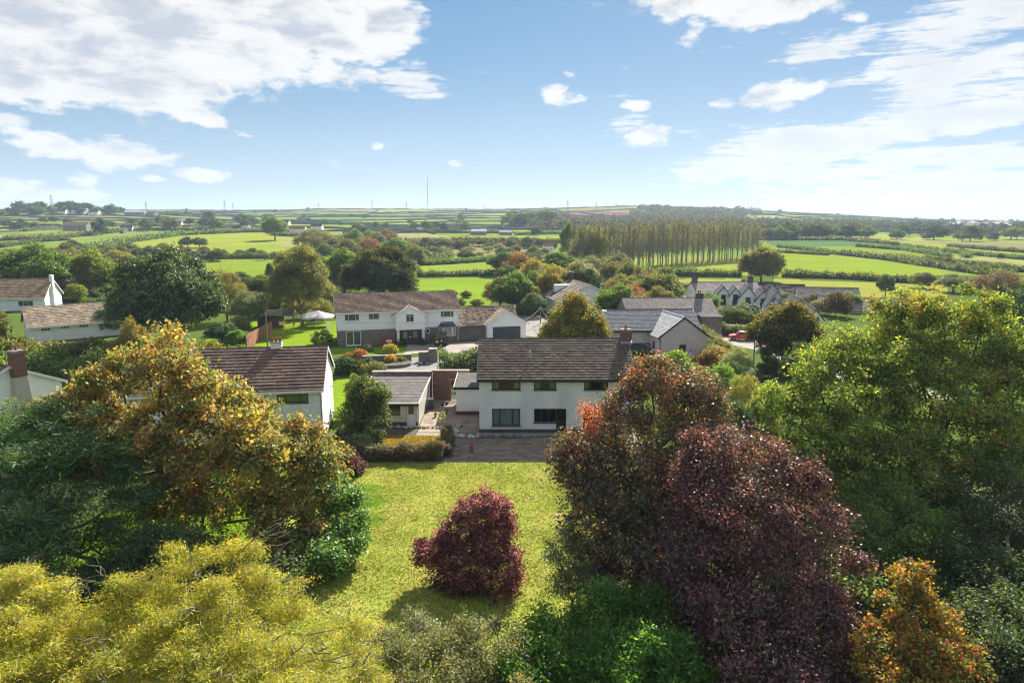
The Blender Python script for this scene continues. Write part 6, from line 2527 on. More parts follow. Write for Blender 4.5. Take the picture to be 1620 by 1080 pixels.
# ------------------------------------------------------------------ small things in the garden
def stone_mesh(seed):
    r = random.Random(seed)
    mb = MB()
    n, m = 8, 4
    pts = []
    for i in range(m + 1):
        ph = math.pi * i / m
        for j in range(n):
            th = 2 * math.pi * j / n
            k = .16 * r.uniform(.75, 1.2)
            pts.append((math.cos(th) * math.sin(ph) * k * 1.3, math.sin(th) * math.sin(ph) * k, math.cos(ph) * k * .75 + .08))
    for i in range(m):
        for j in range(n):
            a, b = i * n + j, i * n + (j + 1) % n
            mb.poly([pts[a], pts[a + n], pts[b + n], pts[b]])
    return mb.mesh('edging_stone', simple('pale_stone', (.40, .38, .34), (.20, .19, .17), 6, .9, .5, 20, objcol=True))


SM = [stone_mesh(k) for k in range(4)]


def stones(pp, n, label, group, lo=.8, hi=1.6, bright=(.5, 1.4)):
    P = [G(*p) for p in pp]
    for k in range(n):
        t = (k + random.uniform(.2, .8)) / n * (len(P) - 1)
        i = min(int(t), len(P) - 2)
        x = P[i][0] + (P[i + 1][0] - P[i][0]) * (t - i) + random.gauss(0, .08)
        y = P[i][1] + (P[i + 1][1] - P[i][1]) * (t - i) + random.gauss(0, .08)
        o = bpy.data.objects.new('edging_stone', SM[k % 4])
        o.location = (x, y, .03)
        o.rotation_euler = (0, 0, random.uniform(0, 6))
        s = random.uniform(lo, hi)
        o.scale = (s, s, s)
        b = random.uniform(*bright)
        o.color = (b, b, b, 1)
        link(o)
        tag(o, label, 'stone', group)


stones([(758, 692), (825, 692), (893, 690)], 34, 'dark edging stone in the row along the foot of the weathered house', 'edging stones along the house', bright=(.35, .9))
stones([(716, 692), (757, 692)], 11, 'pale edging stone across the patio left of the house corner', 'pale stones across the patio', .8, 1.5, (1.1, 2.0))
stones([(726, 673), (724, 682), (716, 690)], 13, 'stone in the curved pile at the corner of the dry grass plot', 'stones round the plot corner', .9, 1.7, (.6, 1.8))
stones([(620, 677), (650, 677), (700, 678)], 16, 'stone along the garage end of the dry grass plot', 'stones at the garage end of the plot', .6, 1.2, (.7, 1.5))

pt = MB()
pt.tube([(0, 0, 0), (0, 0, .1), (0, 0, .12), (0, 0, .46), (0, 0, .48), (0, 0, .62), (0, 0, .66), (0, 0, .80)], .17, .14, 12)
o = pt.build('chimney_pot_planter', M_TERRA)
xx, yy = G(746, 716)
o.location = (xx, yy, .03)
tag(o, 'old terracotta pot standing alone on the dark patio', 'pot')

bn = MB()
xx, yy = G(683, 647)
t = empty('wheelie_bin', (xx - .1, yy, .02), R(5), 'dark wheelie bin against the brick wall beside the garage', 'bin')
bn.hexa([(-.26, -.3, .12), (.26, -.3, .12), (.26, .3, .12), (-.26, .3, .12), (-.32, -.38, 1.0), (.32, -.38, 1.0), (.32, .36, 1.0), (-.32, .36, 1.0)])
bn.build('body', M_GREYPL, t)
bn = MB()
bn.hexa([(-.34, -.41, 1.003), (.34, -.41, 1.003), (.34, .40, 1.003), (-.34, .40, 1.003), (-.31, -.36, 1.08), (.31, -.36, 1.08), (.31, .38, 1.12), (-.31, .38, 1.12)])
bn.build('lid', M_BLACK, t)
for s in (-1, 1):
    bn = MB()
    bn.tube([(s * .24, .32, .1), (s * .30, .32, .1)], .1, .1, 10)
    bn.build('wheel', M_TYRE, t)
for (px, py, lb, sz) in ((707, 640, 'dark plant pot in the gateway of the brick wall', .22), (700, 643, 'low bowl on the paving just left of the gateway', .2), (664, 578, 'dark pot on the lane edge behind the garage roof', .25), (671, 577, 'second dark pot on the lane edge, with a little plant', .22)):
    xx, yy = G(px, py)
    mb = MB()
    mb.tube([(0, 0, 0), (0, 0, sz * .8), (0, 0, sz * 1.1), (0, 0, sz * 1.5)], sz * .7, sz, 12)
    o = mb.build('plant_pot', M_PLINTH)
    o.location = (xx, yy, .02)
    tag(o, lb, 'pot')

# ------------------------------------------------------------------ trees and shrubs near the camera
def near_tree(name, label, cat, bpx, bY, lobes_px, pal, squash=.88, **kw):
    """lobes given as (px, py, distance, radius); they stand at those places in the garden"""
    r_ = ray(bpx, 800)
    bx_, by_ = r_[0] / r_[1] * bY, bY
    # horizontal offset of the trunk is taken at ground level
    t_ = ray(bpx, 540 + FPX * math.tan(math.atan2(CAM_H, bY) - PITCH))
    bx_ = t_[0] / t_[1] * bY
    lob = []
    for (px, py, Y_, rr) in lobes_px:
        x, z = WZ(px, py, Y_)
        lob.append((x - bx_, Y_ - by_, max(z, rr * .5), rr, rr, rr * squash))
    q_ = np.random.default_rng(kw.get('seed', 1) + 500)
    for lb in list(lob):
        for _ in range(5):
            d_ = q_.normal(size=3)
            d_[2] = abs(d_[2]) * .9
            d_ /= np.linalg.norm(d_)
            s_ = lb[3] * q_.uniform(.22, .42)
            k_ = lb[3] * q_.uniform(.85, 1.12)
            lob.append((lb[0] + d_[0] * k_, lb[1] + d_[1] * k_, max(s_ * .5, lb[2] + d_[2] * k_), s_, s_, s_ * .8))
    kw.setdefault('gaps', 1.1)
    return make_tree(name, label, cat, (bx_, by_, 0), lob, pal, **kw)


near_tree('golden_tree', 'big golden-orange maple with open limbs, left of the lawn', 'tree', 285, 40,
          [(165, 690, 40, 1.8), (300, 740, 37.5, 2.0), (430, 720, 38, 2.2), (255, 582, 40, 1.9), (195, 610, 41, 2.0), (325, 625, 41, 1.8), (135, 660, 40, 2.1), (395, 680, 40, 1.9), (300, 660, 38.5, 3.0), (215, 700, 38.5, 2.6), (380, 720, 38, 2.9),
           (490, 720, 40, 1.6), (465, 790, 37.5, 2.2), (150, 740, 40, 1.9), (340, 800, 38, 1.8), (250, 810, 38.5, 1.5), (515, 740, 39, 1.5), (440, 860, 35.5, 2.2), (370, 890, 35, 1.9)],
          P_GOLD, clumps=1650, per=42, cr=.42, ll=.25, lw=.15, trunk_r=.42, trunk_h=2.6, twigs=120, seed=21, hpow=.75, shell=.25, fork=4, bare=12, jit=.2)
near_tree('ivy_shrub', 'glossy bright green ivy-clad shrub at the right foot of the golden maple', 'shrub', 530, 36,
          [(535, 790, 38.5, 1.3), (545, 850, 36.5, 1.3), (520, 910, 35, 1.5), (490, 860, 36, 1.3), (500, 760, 40, 1.3)],
          [((.075, .16, .022), 3, 2), ((.12, .25, .03), 2, 3), ((.20, .34, .045), .5, 1.5)], clumps=420, per=40, cr=.4, ll=.17, lw=.13, trunk_r=.1, trunk_h=.5, twigs=0, seed=22, leafmat=M_LEAF_GLOSSY)
near_tree('cypress_tree', 'dark green feathery cypress at the left edge below the white gable', 'tree', 70, 34,
          [(30, 690, 37, 2.4), (95, 690, 37, 2.2), (150, 720, 36.5, 1.9), (40, 760, 35, 2.8), (120, 780, 35, 2.6), (180, 790, 35.5, 1.7), (20, 840, 33, 2.8), (100, 860, 33, 2.8), (175, 860, 34, 2.0), (60, 920, 31.5, 2.6), (215, 880, 34, 1.7)],
          [((.045, .10, .038), 4, 2), ((.08, .165, .05), 3, 3), ((.15, .26, .06), .5, 2.4), ((.26, .31, .08), .05, .7)], clumps=1250, per=46, cr=.60, ll=.42, lw=.055, trunk_r=.35, trunk_h=1.5, twigs=30, seed=23, flat=.30,
          leafmat=M_NEEDLE, align=.6, droop=.12, upbias=1.2, crown_name='foliage')
near_tree('dark_shrub', 'dark leafy shrub in shade between the cypress and the golden maple', 'shrub', 270, 33,
          [(230, 900, 32, 1.8), (300, 900, 31.5, 1.8), (370, 930, 31, 1.7), (440, 930, 32, 1.6)],
          P_DARK, clumps=420, per=34, cr=.45, ll=.18, lw=.11, trunk_r=.1, trunk_h=.5, twigs=20, seed=24)
frr = random.Random(9)
FL = []
for k in range(46):
    px_ = frr.uniform(-20, 610)
    top_ = np.interp(px_, [-20, 60, 130, 220, 300, 345, 420, 500, 560, 620], [880, 875, 890, 880, 860, 850, 895, 935, 985, 1050])
    dy_ = frr.choice([18, 35, 60, 95, 130, 170]) + frr.uniform(-8, 15)
    FL.append((px_, top_ + 18 + dy_, 22 - dy_ / 170 * 4.2 - frr.uniform(0, .8), frr.uniform(.45, .95)))
for k in range(9):
    FL.append((k * 70 + 5, 1075 + (k % 3) * 22, 17.6 + (k > 6) * 2.4, 1.15))
near_tree('feathery_tree', 'sprawling yellow-green feathery tree with pale twigs along the bottom left', 'tree', 250, 19, FL,
          P_YELLOW, squash=.7, clumps=3700, per=46, cr=.27, ll=.14, lw=.023, trunk_r=.15, trunk_h=3.0, twigs=200, seed=25, flat=.4, align=.35, upbias=1.0, bark=M_PALEBARK, shell=.15, bare=60, crown_name='foliage', barelen=(.6, 1.8), jit=.22, fork=4)
near_tree('brown_shrub', 'low brownish twiggy shrub at the bottom centre, in front of the lawn', 'shrub', 730, 24.5,
          [(640, 1050, 24, 1.2), (720, 1035, 25, 1.15), (790, 1050, 25, 1.1), (690, 1085, 23, 1.4), (600, 1075, 23.5, 1.2), (780, 1100, 23, 1.4)],
          [((.11, .135, .045), 3, 2), ((.20, .21, .075), 3, 3), ((.27, .21, .11), 1, 2), ((.17, .25, .07), 1, 1.4)], clumps=900, per=40, cr=.30, ll=.11, lw=.06, trunk_r=.08, trunk_h=.4, twigs=40, seed=26, bare=10, barelen=(.4, 1.0))
near_tree('sprig_shrub', 'small grey-green sprigs sticking up at the lower end of the shrub shadow', 'shrub', 660, 27,
          [(655, 985, 27.5, .55), (680, 1000, 27, .45)], P_GREY, clumps=70, per=22, cr=.25, ll=.11, lw=.06, trunk_r=.04, trunk_h=.3, twigs=20, seed=27, bare=8, barelen=(.5, 1.2))
near_tree('sprig_shrub', 'loose grey-green sprigs right of the shadow at the bottom of the lawn', 'shrub', 755, 27,
          [(750, 1005, 27, .5), (775, 990, 27.5, .4)], P_GREY, clumps=60, per=22, cr=.25, ll=.11, lw=.06, trunk_r=.04, trunk_h=.3, twigs=20, seed=28, bare=8, barelen=(.5, 1.2))
near_tree('laurel_bush', 'fresh green laurel thicket at the bottom, under the purple maple', 'bush', 960, 26,
          [(960, 990, 27, 1.7), (885, 1030, 26, 1.5), (1040, 1010, 27, 1.7), (980, 1060, 25, 2.0), (1100, 1050, 26, 1.5), (840, 1070, 24.5, 1.2), (1060, 1090, 24, 1.8)],
          [((.05, .14, .02), 3, 2), ((.085, .21, .026), 3, 3), ((.17, .31, .035), .8, 2.2)], clumps=1200, per=40, cr=.36, ll=.17, lw=.075, trunk_r=.1, trunk_h=.5, twigs=20, seed=29, align=.45, upbias=.2)
near_tree('copper_beech', 'tall bronze-green beech with red leaf tips in front of the weathered house', 'tree', 1010, 34,
          [(1032, 612, 36.5, 1.6), (1085, 622, 37, 1.6), (975, 680, 35.5, 1.6), (1120, 640, 37, 1.4), (1040, 690, 36, 2.0), (1110, 690, 36, 1.8), (925, 725, 34.5, 1.4), (990, 760, 34, 2.2), (1060, 790, 33.5, 2.2), (945, 800, 33.5, 1.7),
           (905, 745, 34.5, .9), (1000, 860, 32.5, 2.1), (1070, 900, 32, 2.0), (955, 890, 32.5, 1.4)],
          P_COPPER, clumps=1500, per=42, cr=.45, ll=.17, lw=.10, trunk_r=.32, trunk_h=1.6, twigs=80, seed=30, shell=.3, jit=.16, hpow=1.1, leafmat=M_LEAF_GLOSSY, bare=14)
RT = bpy.data.objects['copper_beech_crown'] if 'copper_beech_crown' in bpy.data.objects else None
cb_root = [o for o in bpy.data.objects if o.name.startswith('copper_beech') and o.type == 'EMPTY'][0]
rr_ = np.random.default_rng(31)
lb_ = []
for (px_, py_, Y_, q_) in [(938, 655, 36, .8), (912, 702, 35, .75), (975, 630, 36.5, .6), (898, 738, 34.5, .5), (1005, 590, 37, .6), (1060, 600, 37.2, .5), (930, 680, 35.5, .6)]:
    x_, z_ = WZ(px_, py_, Y_)
    lb_.append((x_ - cb_root.location.x, Y_ - cb_root.location.y, z_, q_, q_, q_))
c_, o_ = clump_centres(lb_, 150, rr_, .2, -1, .15)
V_, F_, C_ = leaves(c_, o_, 15, .30, .15, .09, [((.50, .14, .075), 2, 2), ((.55, .24, .13), 1, 2), ((.32, .10, .06), 1, 1)], np.full(150, .5), rr_)
np_obj('red_leaves', V_, F_, M_LEAF, C_, cb_root)
near_tree('purple_maple', 'broad deep purple maple with reddish top at the lower right of the lawn', 'tree', 1180, 28,
          [(1140, 710, 31.5, 1.3), (1190, 730, 31, 1.5), (1240, 760, 30, 1.4), (1110, 770, 30.5, 1.5), (1270, 830, 29, 1.6), (1180, 810, 29, 2.1), (1300, 900, 28, 1.5), (1230, 900, 27.5, 2.2), (1130, 870, 28.5, 2.1), (1310, 980, 26.5, 1.4),
           (1260, 1000, 26, 2.0), (1160, 970, 26.5, 2.3), (1080, 930, 28, 1.6), (1200, 1060, 24.5, 2.2), (1100, 1020, 27, 1.5), (1320, 1060, 25, 1.5)],
          P_PURPLE, clumps=1700, per=44, cr=.42, ll=.15, lw=.09, trunk_r=.3, trunk_h=1.4, twigs=40, seed=32, shell=.35, jit=.14, leafmat=M_LEAF_GLOSSY, hpow=.9)
near_tree('purple_shrub', 'round purple-red smoke bush alone in the middle of the lawn', 'shrub', 745, 33.6,
          [(785, 815, 34.4, .95), (750, 815, 34.3, .9), (728, 842, 34.2, 1.1), (782, 860, 34, 1.25), (700, 872, 34, 1.05), (748, 890, 33.6, 1.5), (795, 900, 33.4, 1.2), (678, 880, 33.8, .85), (768, 795, 34.6, .65), (735, 925, 33.2, 1.3), (785, 930, 33.0, 1.2), (705, 905, 33.4, 1.0)],
          [((.075, .030, .045), 4, 1.4), ((.15, .048, .072), 2, 2.4), ((.33, .10, .12), .5, 2.6), ((.48, .24, .23), .1, 1.8)], clumps=950, per=44, cr=.25, ll=.13, lw=.075, trunk_r=.1, trunk_h=.3, twigs=10, gaps=0, seed=33, hpow=.9, low=-1, jit=.12)
near_tree('small_leaved_tree', 'small grey-green tree at the left foot of the bronze beech', 'tree', 905, 31,
          [(895, 880, 32, .95), (920, 920, 31, .95), (880, 930, 31, .8), (940, 870, 32.5, .8), (900, 845, 33, .55)],
          [((.06, .085, .035), 3, 2), ((.11, .14, .065), 2, 3), ((.17, .20, .11), .6, 1.4)], clumps=300, per=36, cr=.32, ll=.11, lw=.06, trunk_r=.08, trunk_h=.6, twigs=30, seed=34, leafmat=M_LEAF_GLOSSY, bare=8, barelen=(.4, 1.0))
near_tree('ash_tree', 'yellow-green ash at the left of the big right-hand group, nearest the pale road pole', 'tree', 1330, 42,
          [(1300, 590, 45, 2.0), (1255, 640, 44, 1.9), (1345, 555, 46.5, 2.0), (1395, 590, 45, 2.2), (1325, 660, 42.5, 2.6), (1265, 720, 42, 2.2), (1380, 700, 42, 2.6), (1310, 780, 41, 2.4), (1250, 800, 41.5, 1.7), (1385, 790, 40, 2.3)],
          P_ASH, clumps=1500, per=38, cr=.42, ll=.22, lw=.12, trunk_r=.34, trunk_h=2.2, twigs=90, seed=35, shell=.25, jit=.17)
near_tree('ash_tree', 'tallest yellow-green ash in the middle of the right-hand group', 'tree', 1490, 43,
          [(1425, 500, 48, 1.9), (1490, 490, 48, 2.1), (1550, 520, 47, 2.0), (1460, 560, 46, 2.5), (1535, 590, 45, 2.4), (1430, 630, 44, 2.4), (1500, 660, 42.5, 2.8), (1450, 720, 42, 2.4), (1550, 730, 41, 2.6), (1480, 790, 40, 2.4)],
          [(P_ASH[0][0], 4, 1), (P_ASH[1][0], 3, 2.6), (P_ASH[2][0], 1, 3), ((.40, .33, .06), .3, 1.8), ((.34, .19, .07), .3, 1.0)], clumps=1600, per=38, cr=.42, ll=.22, lw=.12, trunk_r=.36, trunk_h=2.4, twigs=120, seed=36, shell=.25, jit=.17)
near_tree('ash_tree', 'yellow-green ash cut by the right edge of the picture', 'tree', 1620, 42,
          [(1595, 560, 46, 2.0), (1635, 620, 44, 2.4), (1590, 660, 43, 2.2), (1640, 720, 42, 2.6), (1590, 760, 41, 2.2), (1660, 560, 46, 2.4)],
          P_ASH, clumps=700, per=42, cr=.52, ll=.23, lw=.12, trunk_r=.3, trunk_h=2.2, twigs=60, seed=37, shell=.25, jit=.17)
near_tree('shaded_tree', 'dark shaded tree right of the purple maple', 'tree', 1400, 35,
          [(1400, 790, 38.5, 1.9), (1345, 850, 36.5, 1.9), (1410, 850, 36, 2.0), (1470, 870, 35, 2.0), (1360, 920, 34, 1.9), (1340, 990, 31, 1.6), (1430, 930, 33, 1.8)],
          P_GREEN, clumps=720, per=38, cr=.45, ll=.17, lw=.11, trunk_r=.25, trunk_h=1.6, twigs=40, seed=38)
near_tree('shaded_tree', 'dark shaded tree in the bottom right corner with pale bleached leaves on top', 'tree', 1570, 32,
          [(1570, 790, 38, 2.0), (1520, 790, 38.5, 1.8), (1620, 820, 37, 2.0), (1540, 860, 36, 2.0), (1600, 880, 34, 2.2), (1545, 940, 32, 2.2), (1620, 960, 31, 2.2), (1590, 1040, 28, 2.2), (1500, 950, 32, 1.8), (1560, 1080, 26, 1.8)],
          [((.05, .085, .030), 4, 2.4), ((.085, .13, .04), 3, 3), ((.14, .18, .06), .5, 1.6), ((.36, .33, .25), .0, .45)], clumps=1100, per=40, cr=.42, ll=.16, lw=.09, trunk_r=.25, trunk_h=1.6, twigs=40, seed=39)
near_tree('golden_maple', 'small maple turning orange and gold at the bottom right', 'tree', 1450, 23.5,
          [(1440, 925, 25, .75), (1435, 975, 24.5, .95), (1480, 985, 24.5, .8), (1425, 1030, 23.5, 1.15), (1490, 1045, 23.5, 1.05), (1450, 1090, 22.5, 1.3), (1400, 1075, 23, .9)],
          [((.10, .15, .025), 3, 1.2), ((.22, .22, .035), 2, 2), ((.40, .24, .035), 1, 2.6), ((.42, .13, .05), .3, 1.8)], clumps=520, per=40, cr=.27, ll=.13, lw=.09, trunk_r=.1, trunk_h=1.6, twigs=60, seed=40, shell=.3)

# lawn-side shrubs
near_tree('berberis_shrub', 'small dark purple shrub beside the brown clipped hedge', 'shrub', 548, 50.5,
          [(550, 725, 50.5, .85), (535, 745, 50, .8), (562, 745, 49.8, .7), (545, 712, 51, .5)], P_PURPLE, clumps=170, per=30, cr=.28, ll=.15, lw=.08, trunk_r=.06, trunk_h=.2, twigs=0, seed=41)
near_tree('apple_tree', 'rounded green apple tree in front of the flat-roofed garage', 'tree', 575, 57,
          [(580, 630, 57, 1.35), (560, 655, 56.5, 1.3), (595, 660, 56.5, 1.1), (575, 612, 57.5, .9), (565, 690, 56, 1.1), (592, 695, 56, .8), (600, 625, 57, .9)],
          [((.055, .10, .026), 3, 2), ((.10, .15, .035), 3, 3), ((.17, .20, .05), .8, 1.8), ((.27, .16, .05), .2, .8)], clumps=460, per=34, cr=.38, ll=.20, lw=.12, trunk_r=.12, trunk_h=1.0, twigs=30, seed=42)
near_tree('green_shrub', 'grey-green shrub below the apple tree, left of the brown hedge', 'shrub', 570, 54,
          [(575, 715, 54, .9), (560, 700, 54.5, .8), (590, 728, 53.3, .6)], P_GREY, clumps=140, per=28, cr=.35, ll=.18, lw=.11, trunk_r=.05, trunk_h=.2, twigs=0, seed=43)
near_tree('green_shrub', 'mixed green shrub against the dark fence left of the lawn', 'shrub', 505, 48,
          [(500, 745, 48, 1.1), (515, 775, 46.5, 1.1), (490, 720, 49.5, 1.0), (520, 725, 50, .8)], P_GREEN, clumps=260, per=32, cr=.4, ll=.18, lw=.11, trunk_r=.06, trunk_h=.3, twigs=0, seed=44)
near_tree('young_sapling', 'thin grey-green young sapling standing on the paving', 'tree', 698, 58.5,
          [(698, 664, 58.5, .35), (700, 655, 58.5, .28)], P_GREY, clumps=16, per=14, cr=.22, ll=.14, lw=.07, trunk_r=.02, trunk_h=.8, twigs=6, seed=45, fork=2)


# ------------------------------------------------------------------ hedges in the gardens
hedge('clipped_hedge', 'brown clipped hedge between the lawn and the dry grass plot', [(-13.8, 53.1), (-9.5, 53.0), (-5.6, 53.1)], 1.0, 1.15,
      [((.10, .08, .045), 3, 2), ((.17, .13, .07), 3, 3), ((.12, .15, .05), .6, .9)], .13, 10, seed=5)
hedge('clipped_hedge', 'short dry hedge on the patio side of the dry grass plot', [(-5.55, 53.4), (-5.5, 56.5), (-5.9, 59.0)], .8, 1.0,
      [((.14, .12, .06), 3, 2), ((.22, .18, .09), 3, 3), ((.16, .18, .07), .6, 1)], .13, 8, seed=6)
hedge('clipped_hedge', 'dark green clipped hedge below the raised flower bed', [(-22.5, 84.8), (-18.0, 85.4)], 2.0, 1.7, [((.030, .07, .018), 3, 2), ((.05, .11, .022), 2, 3)], .2, 12, seed=7)
hedge('clipped_hedge', 'pale domed conifer hedge at the lane end of the dark clipped hedge', [(-18.6, 83.6), (-16.0, 84.3)], 2.2, 1.3, [((.15, .17, .06), 3, 2), ((.22, .23, .09), 2, 3)], .16, 12, seed=8)
hedge('rhododendron', 'large glossy shrub by the lane behind the lean-to', [(-8.6, 79.5), (-5.5, 80), (-2.5, 79.6)], 3.4, 3.4, [((.055, .10, .03), 3, 2), ((.12, .17, .05), 3, 3), ((.34, .34, .22), .1, .8)], .24, 14, cat='shrub', seed=9, bulge=.35)
hedge('mixed_hedge', 'tangled yellow-green hedge between the left-hand houses', [(-74, 95), (-60, 93), (-46, 91), (-36, 88)], 5.0, 2.2, [((.11, .13, .03), 3, 2), ((.20, .21, .045), 2, 3), ((.28, .22, .06), .5, 1.5)], .34, 13, seed=10, bulge=.35)
hedge('mixed_hedge', 'darker green hedge bank behind the brick-chimneyed house', [(-70, 84), (-52, 84), (-38, 82)], 5, 2.6, P_GREEN, .30, 13, seed=11, bulge=.4)
hedge('mixed_hedge', 'buff dry thicket left of the golden maple top', [(-44, 79), (-36, 77), (-30, 74)], 6, 3.2, [((.19, .15, .07), 3, 2), ((.27, .21, .10), 2, 3), ((.14, .15, .05), 1, 1)], .24, 12, seed=12, bulge=.4)
hedge('mixed_hedge', 'rounded green hedge left of the bungalow with the streaked roof', [(-102, 118), (-94, 114), (-84, 110)], 4.5, 3.4, [((.10, .12, .03), 3, 2), ((.17, .18, .045), 2, 3)], .34, 12, seed=13, bulge=.35)
hedge('clipped_hedge', 'smooth bright green hedge behind the roof of the long bungalow', [(-92, 146), (-78, 148), (-70, 149)], 4, 2.6, [((.075, .15, .022), 3, 2), ((.11, .20, .03), 2, 3)], .3, 13, seed=14, bulge=.1)
hedge('red_shrub', 'crimson shrub at the end of the smooth bright hedge', [(-70, 146), (-62, 148)], 3, 2.6, [((.34, .045, .055), 3, 2), ((.42, .09, .10), 2, 3)], .3, 13, cat='shrub', seed=15)
hedge('mixed_hedge', 'hedge along the pale village road left of the red cars', [(31, 122), (36, 116), (42, 112)], 2.4, 1.5, P_HEDGE, .26, 12, seed=16)
rubble('roadside_wall', 'long grey retaining wall curving beside the pale village road', [(30.6, 131), (32.5, 122), (36.5, 117), (41.5, 114.5)], 1.5, .5)
hedge('mixed_hedge', 'grey-green bank of shrubs between the drive and the grey lane', [(9, 118), (14, 116), (17, 108)], 4, 3, P_GREY, .3, 12, seed=17, bulge=.4)

# autumn plants by the raised bed
for (px, py, r_, pal, lb) in (
        (570, 569, .9, [((.32, .12, .05), 3, 2), ((.40, .20, .08), 2, 3)], 'orange-brown shrub at the left end of the rubble garden wall'),
        (551, 570, .6, [((.30, .16, .06), 3, 2), ((.34, .22, .08), 2, 3)], 'smaller orange shrub beside the gable of the long-roofed house'),
        (617, 560, .9, [((.30, .28, .03), 3, 2), ((.42, .38, .05), 2, 3)], 'bright yellow shrub on the shaded front lawn'),
        (582, 556, .6, P_GREY, 'silvery shrub on the left of the shaded front lawn'),
        (619, 575, .7, [((.42, .26, .03), 3, 2), ((.5, .30, .04), 2, 3)], 'orange flowers in the raised bed'),
        (634, 574, .5, P_GREEN, 'small green dome in the raised bed'),
        (577, 592, .9, [((.36, .32, .04), 3, 2), ((.44, .36, .06), 2, 3)], 'yellow spiky plant on the small lawn between the houses'),
        (510, 546, 1.5, [((.14, .16, .05), 3, 2), ((.22, .17, .09), 2, 3)], 'bronze-green shrub at the left end of the stone-fronted house'),
        (634, 545, .55, P_DARK, 'left clipped topiary beside the front door'),
        (666, 545, .55, P_DARK, 'right clipped topiary beside the front door'),
        (682, 540, .8, P_DARK, 'dark climber by the round window'),
        (742, 535, .6, P_DARK, 'dark potted shrub against the stone wing'),
        (1140, 508, 1.6, [((.26, .28, .03), 3, 2), ((.36, .34, .05), 2, 3)], 'bright yellow-green bush behind the grey retaining wall'),
        (900, 521, 1.0, P_GREEN, 'low green shrub at the foot of the tall autumn tree')):
    x, y = G(px, py)
    make_tree('garden_shrub', lb, 'shrub', (x, y, 0), [(0, 0, r_ * .8, r_, r_, r_ * .85), (r_ * .5, .1, r_ * .6, r_ * .6, r_ * .6, r_ * .6), (-r_ * .5, 0, r_ * .55, r_ * .6, r_ * .6, r_ * .55)], pal,
              int(60 + 60 * r_), 16, .25, .20, .12, trunk_r=.04, trunk_h=.2, twigs=0, seed=int(px))

# ------------------------------------------------------------------ trees further off: one by one
def big(name, label, px, pyb, pyt, wpx, pal, Yover=None, clumps=1300, per=26, cr=.6, ll=.30, lw=.2, lobes=13, zb=1.0, seed=1, **kw):
    if Yover:
        q = ray(px, pyb)
        x, y = q[0] / q[1] * Yover, Yover
    else:
        x, y = GT(px, pyb)
    z = float(hgt(x, y))
    H_ = WZ(px, pyt, y)[1] - z
    W_ = wpx / FPX * (y * math.cos(PITCH) + (CAM_H - z) * math.sin(PITCH))
    r = np.random.default_rng(seed)
    return make_tree(name, label, 'tree', (x, y, z), crown_lobes(W_, H_, zb, lobes, r), pal, clumps, per, cr, ll, lw, trunk_r=.35, twigs=kw.pop('twigs', 30), seed=seed, **kw)


big('holm_oak', 'large dark evergreen oak rising behind the golden maple', 270, 556, 390, 168, P_DARK, clumps=2000, per=30, cr=.55, ll=.34, lw=.23, lobes=18, zb=.6, seed=51, leafmat=M_LEAF_GLOSSY)
big('autumn_tree', 'tall yellowing tree between the white garage and the slate-roofed pink house', 908, 560, 461, 108, P_AUTUMN, Yover=82, clumps=1100, per=30, cr=.45, ll=.24, lw=.16, lobes=12, zb=.6, seed=52)
big('lime_tree', 'dense green tree with golden top beside the pale road pole', 1237, 592, 476, 112, [((.035, .06, .02), 4, .6), ((.06, .09, .025), 3, 1.5), ((.20, .17, .035), .2, 2.4), ((.34, .26, .045), .05, 2.2)], clumps=1500, per=32, cr=.45, ll=.24, lw=.16, lobes=14, zb=.2, seed=53)
big('round_tree', 'big solitary round brown-green tree at the field hedge right of the poplars', 1204, 446, 391, 70, P_OLIVE[:2] + [((.20, .15, .06), .5, 1.8)], clumps=1100, per=26, cr=.7, ll=.42, lw=.28, lobes=16, zb=.4, seed=54)
big('willow_tree', 'broad pale willow left of the stone-fronted house roof', 478, 516, 384, 96, P_WILLOW, clumps=1500, per=28, cr=.6, ll=.42, lw=.12, lobes=16, zb=.4, seed=55, droop=.3)
big('sycamore_tree', 'broad dark tree with reddish right side behind the stone-fronted house', 603, 482, 388, 118, [((.035, .055, .022), 4, 2), ((.06, .085, .028), 3, 3), ((.13, .095, .055), 1, 2), ((.10, .13, .04), .5, 1)], clumps=1600, per=28, cr=.6, ll=.36, lw=.24, lobes=17, zb=.4, seed=56)

T = place
T('green2', 545, 474, 392, 84, 'green tree left of the broad dark one, behind the long roof ridge', (1.0, 1.0, .9))
T('bareish', 548, 484, 436, 44, 'pinkish twiggy tree in front of the dark trees above the long roof', (1.25, .95, .95))
T('dark', 520, 500, 455, 50, 'dark thicket tree directly left of the long boarded roof', (.9, 1, .9))
T('green', 640, 470, 420, 40, 'light green tree at the right foot of the broad dark tree', (1.3, 1.25, .9))
T('green2', 60, 478, 384, 100, 'broad green tree behind the tan-roofed bungalow', (.75, .8, .75))
T('green', 150, 470, 396, 76, 'yellowish tree between the tan roof and the evergreen oak', (1.25, 1.05, .7))
T('olive', 25, 452, 428, 60, 'olive bush behind the ridge of the tan roof', (1.1, 1.0, .8))
T('bareish', 108, 474, 412, 62, 'bare ivy-stemmed tree with pale limbs behind the white gable', (1.3, 1.2, 1.0))
T('bush', 120, 478, 446, 34, 'bright yellow-green ivy bush at the foot of the bare tree', (1.7, 1.6, .7))
T('dark', 168, 470, 440, 60, 'dark green mass left of the evergreen oak', (.8, .9, .8))
T('dark', 178, 528, 484, 56, 'dark conifer-like tree at the right end of the streaked roof', (.75, 1.0, 1.0))
T('bush_autumn', 125, 531, 508, 44, 'reddish-brown bush under the windows of the streaked-roof bungalow', (.7, .35, .45))
T('autumn', 213, 560, 500, 44, 'golden tree top rising left of the evergreen oak', (1.0, .95, .9), Yover=86)
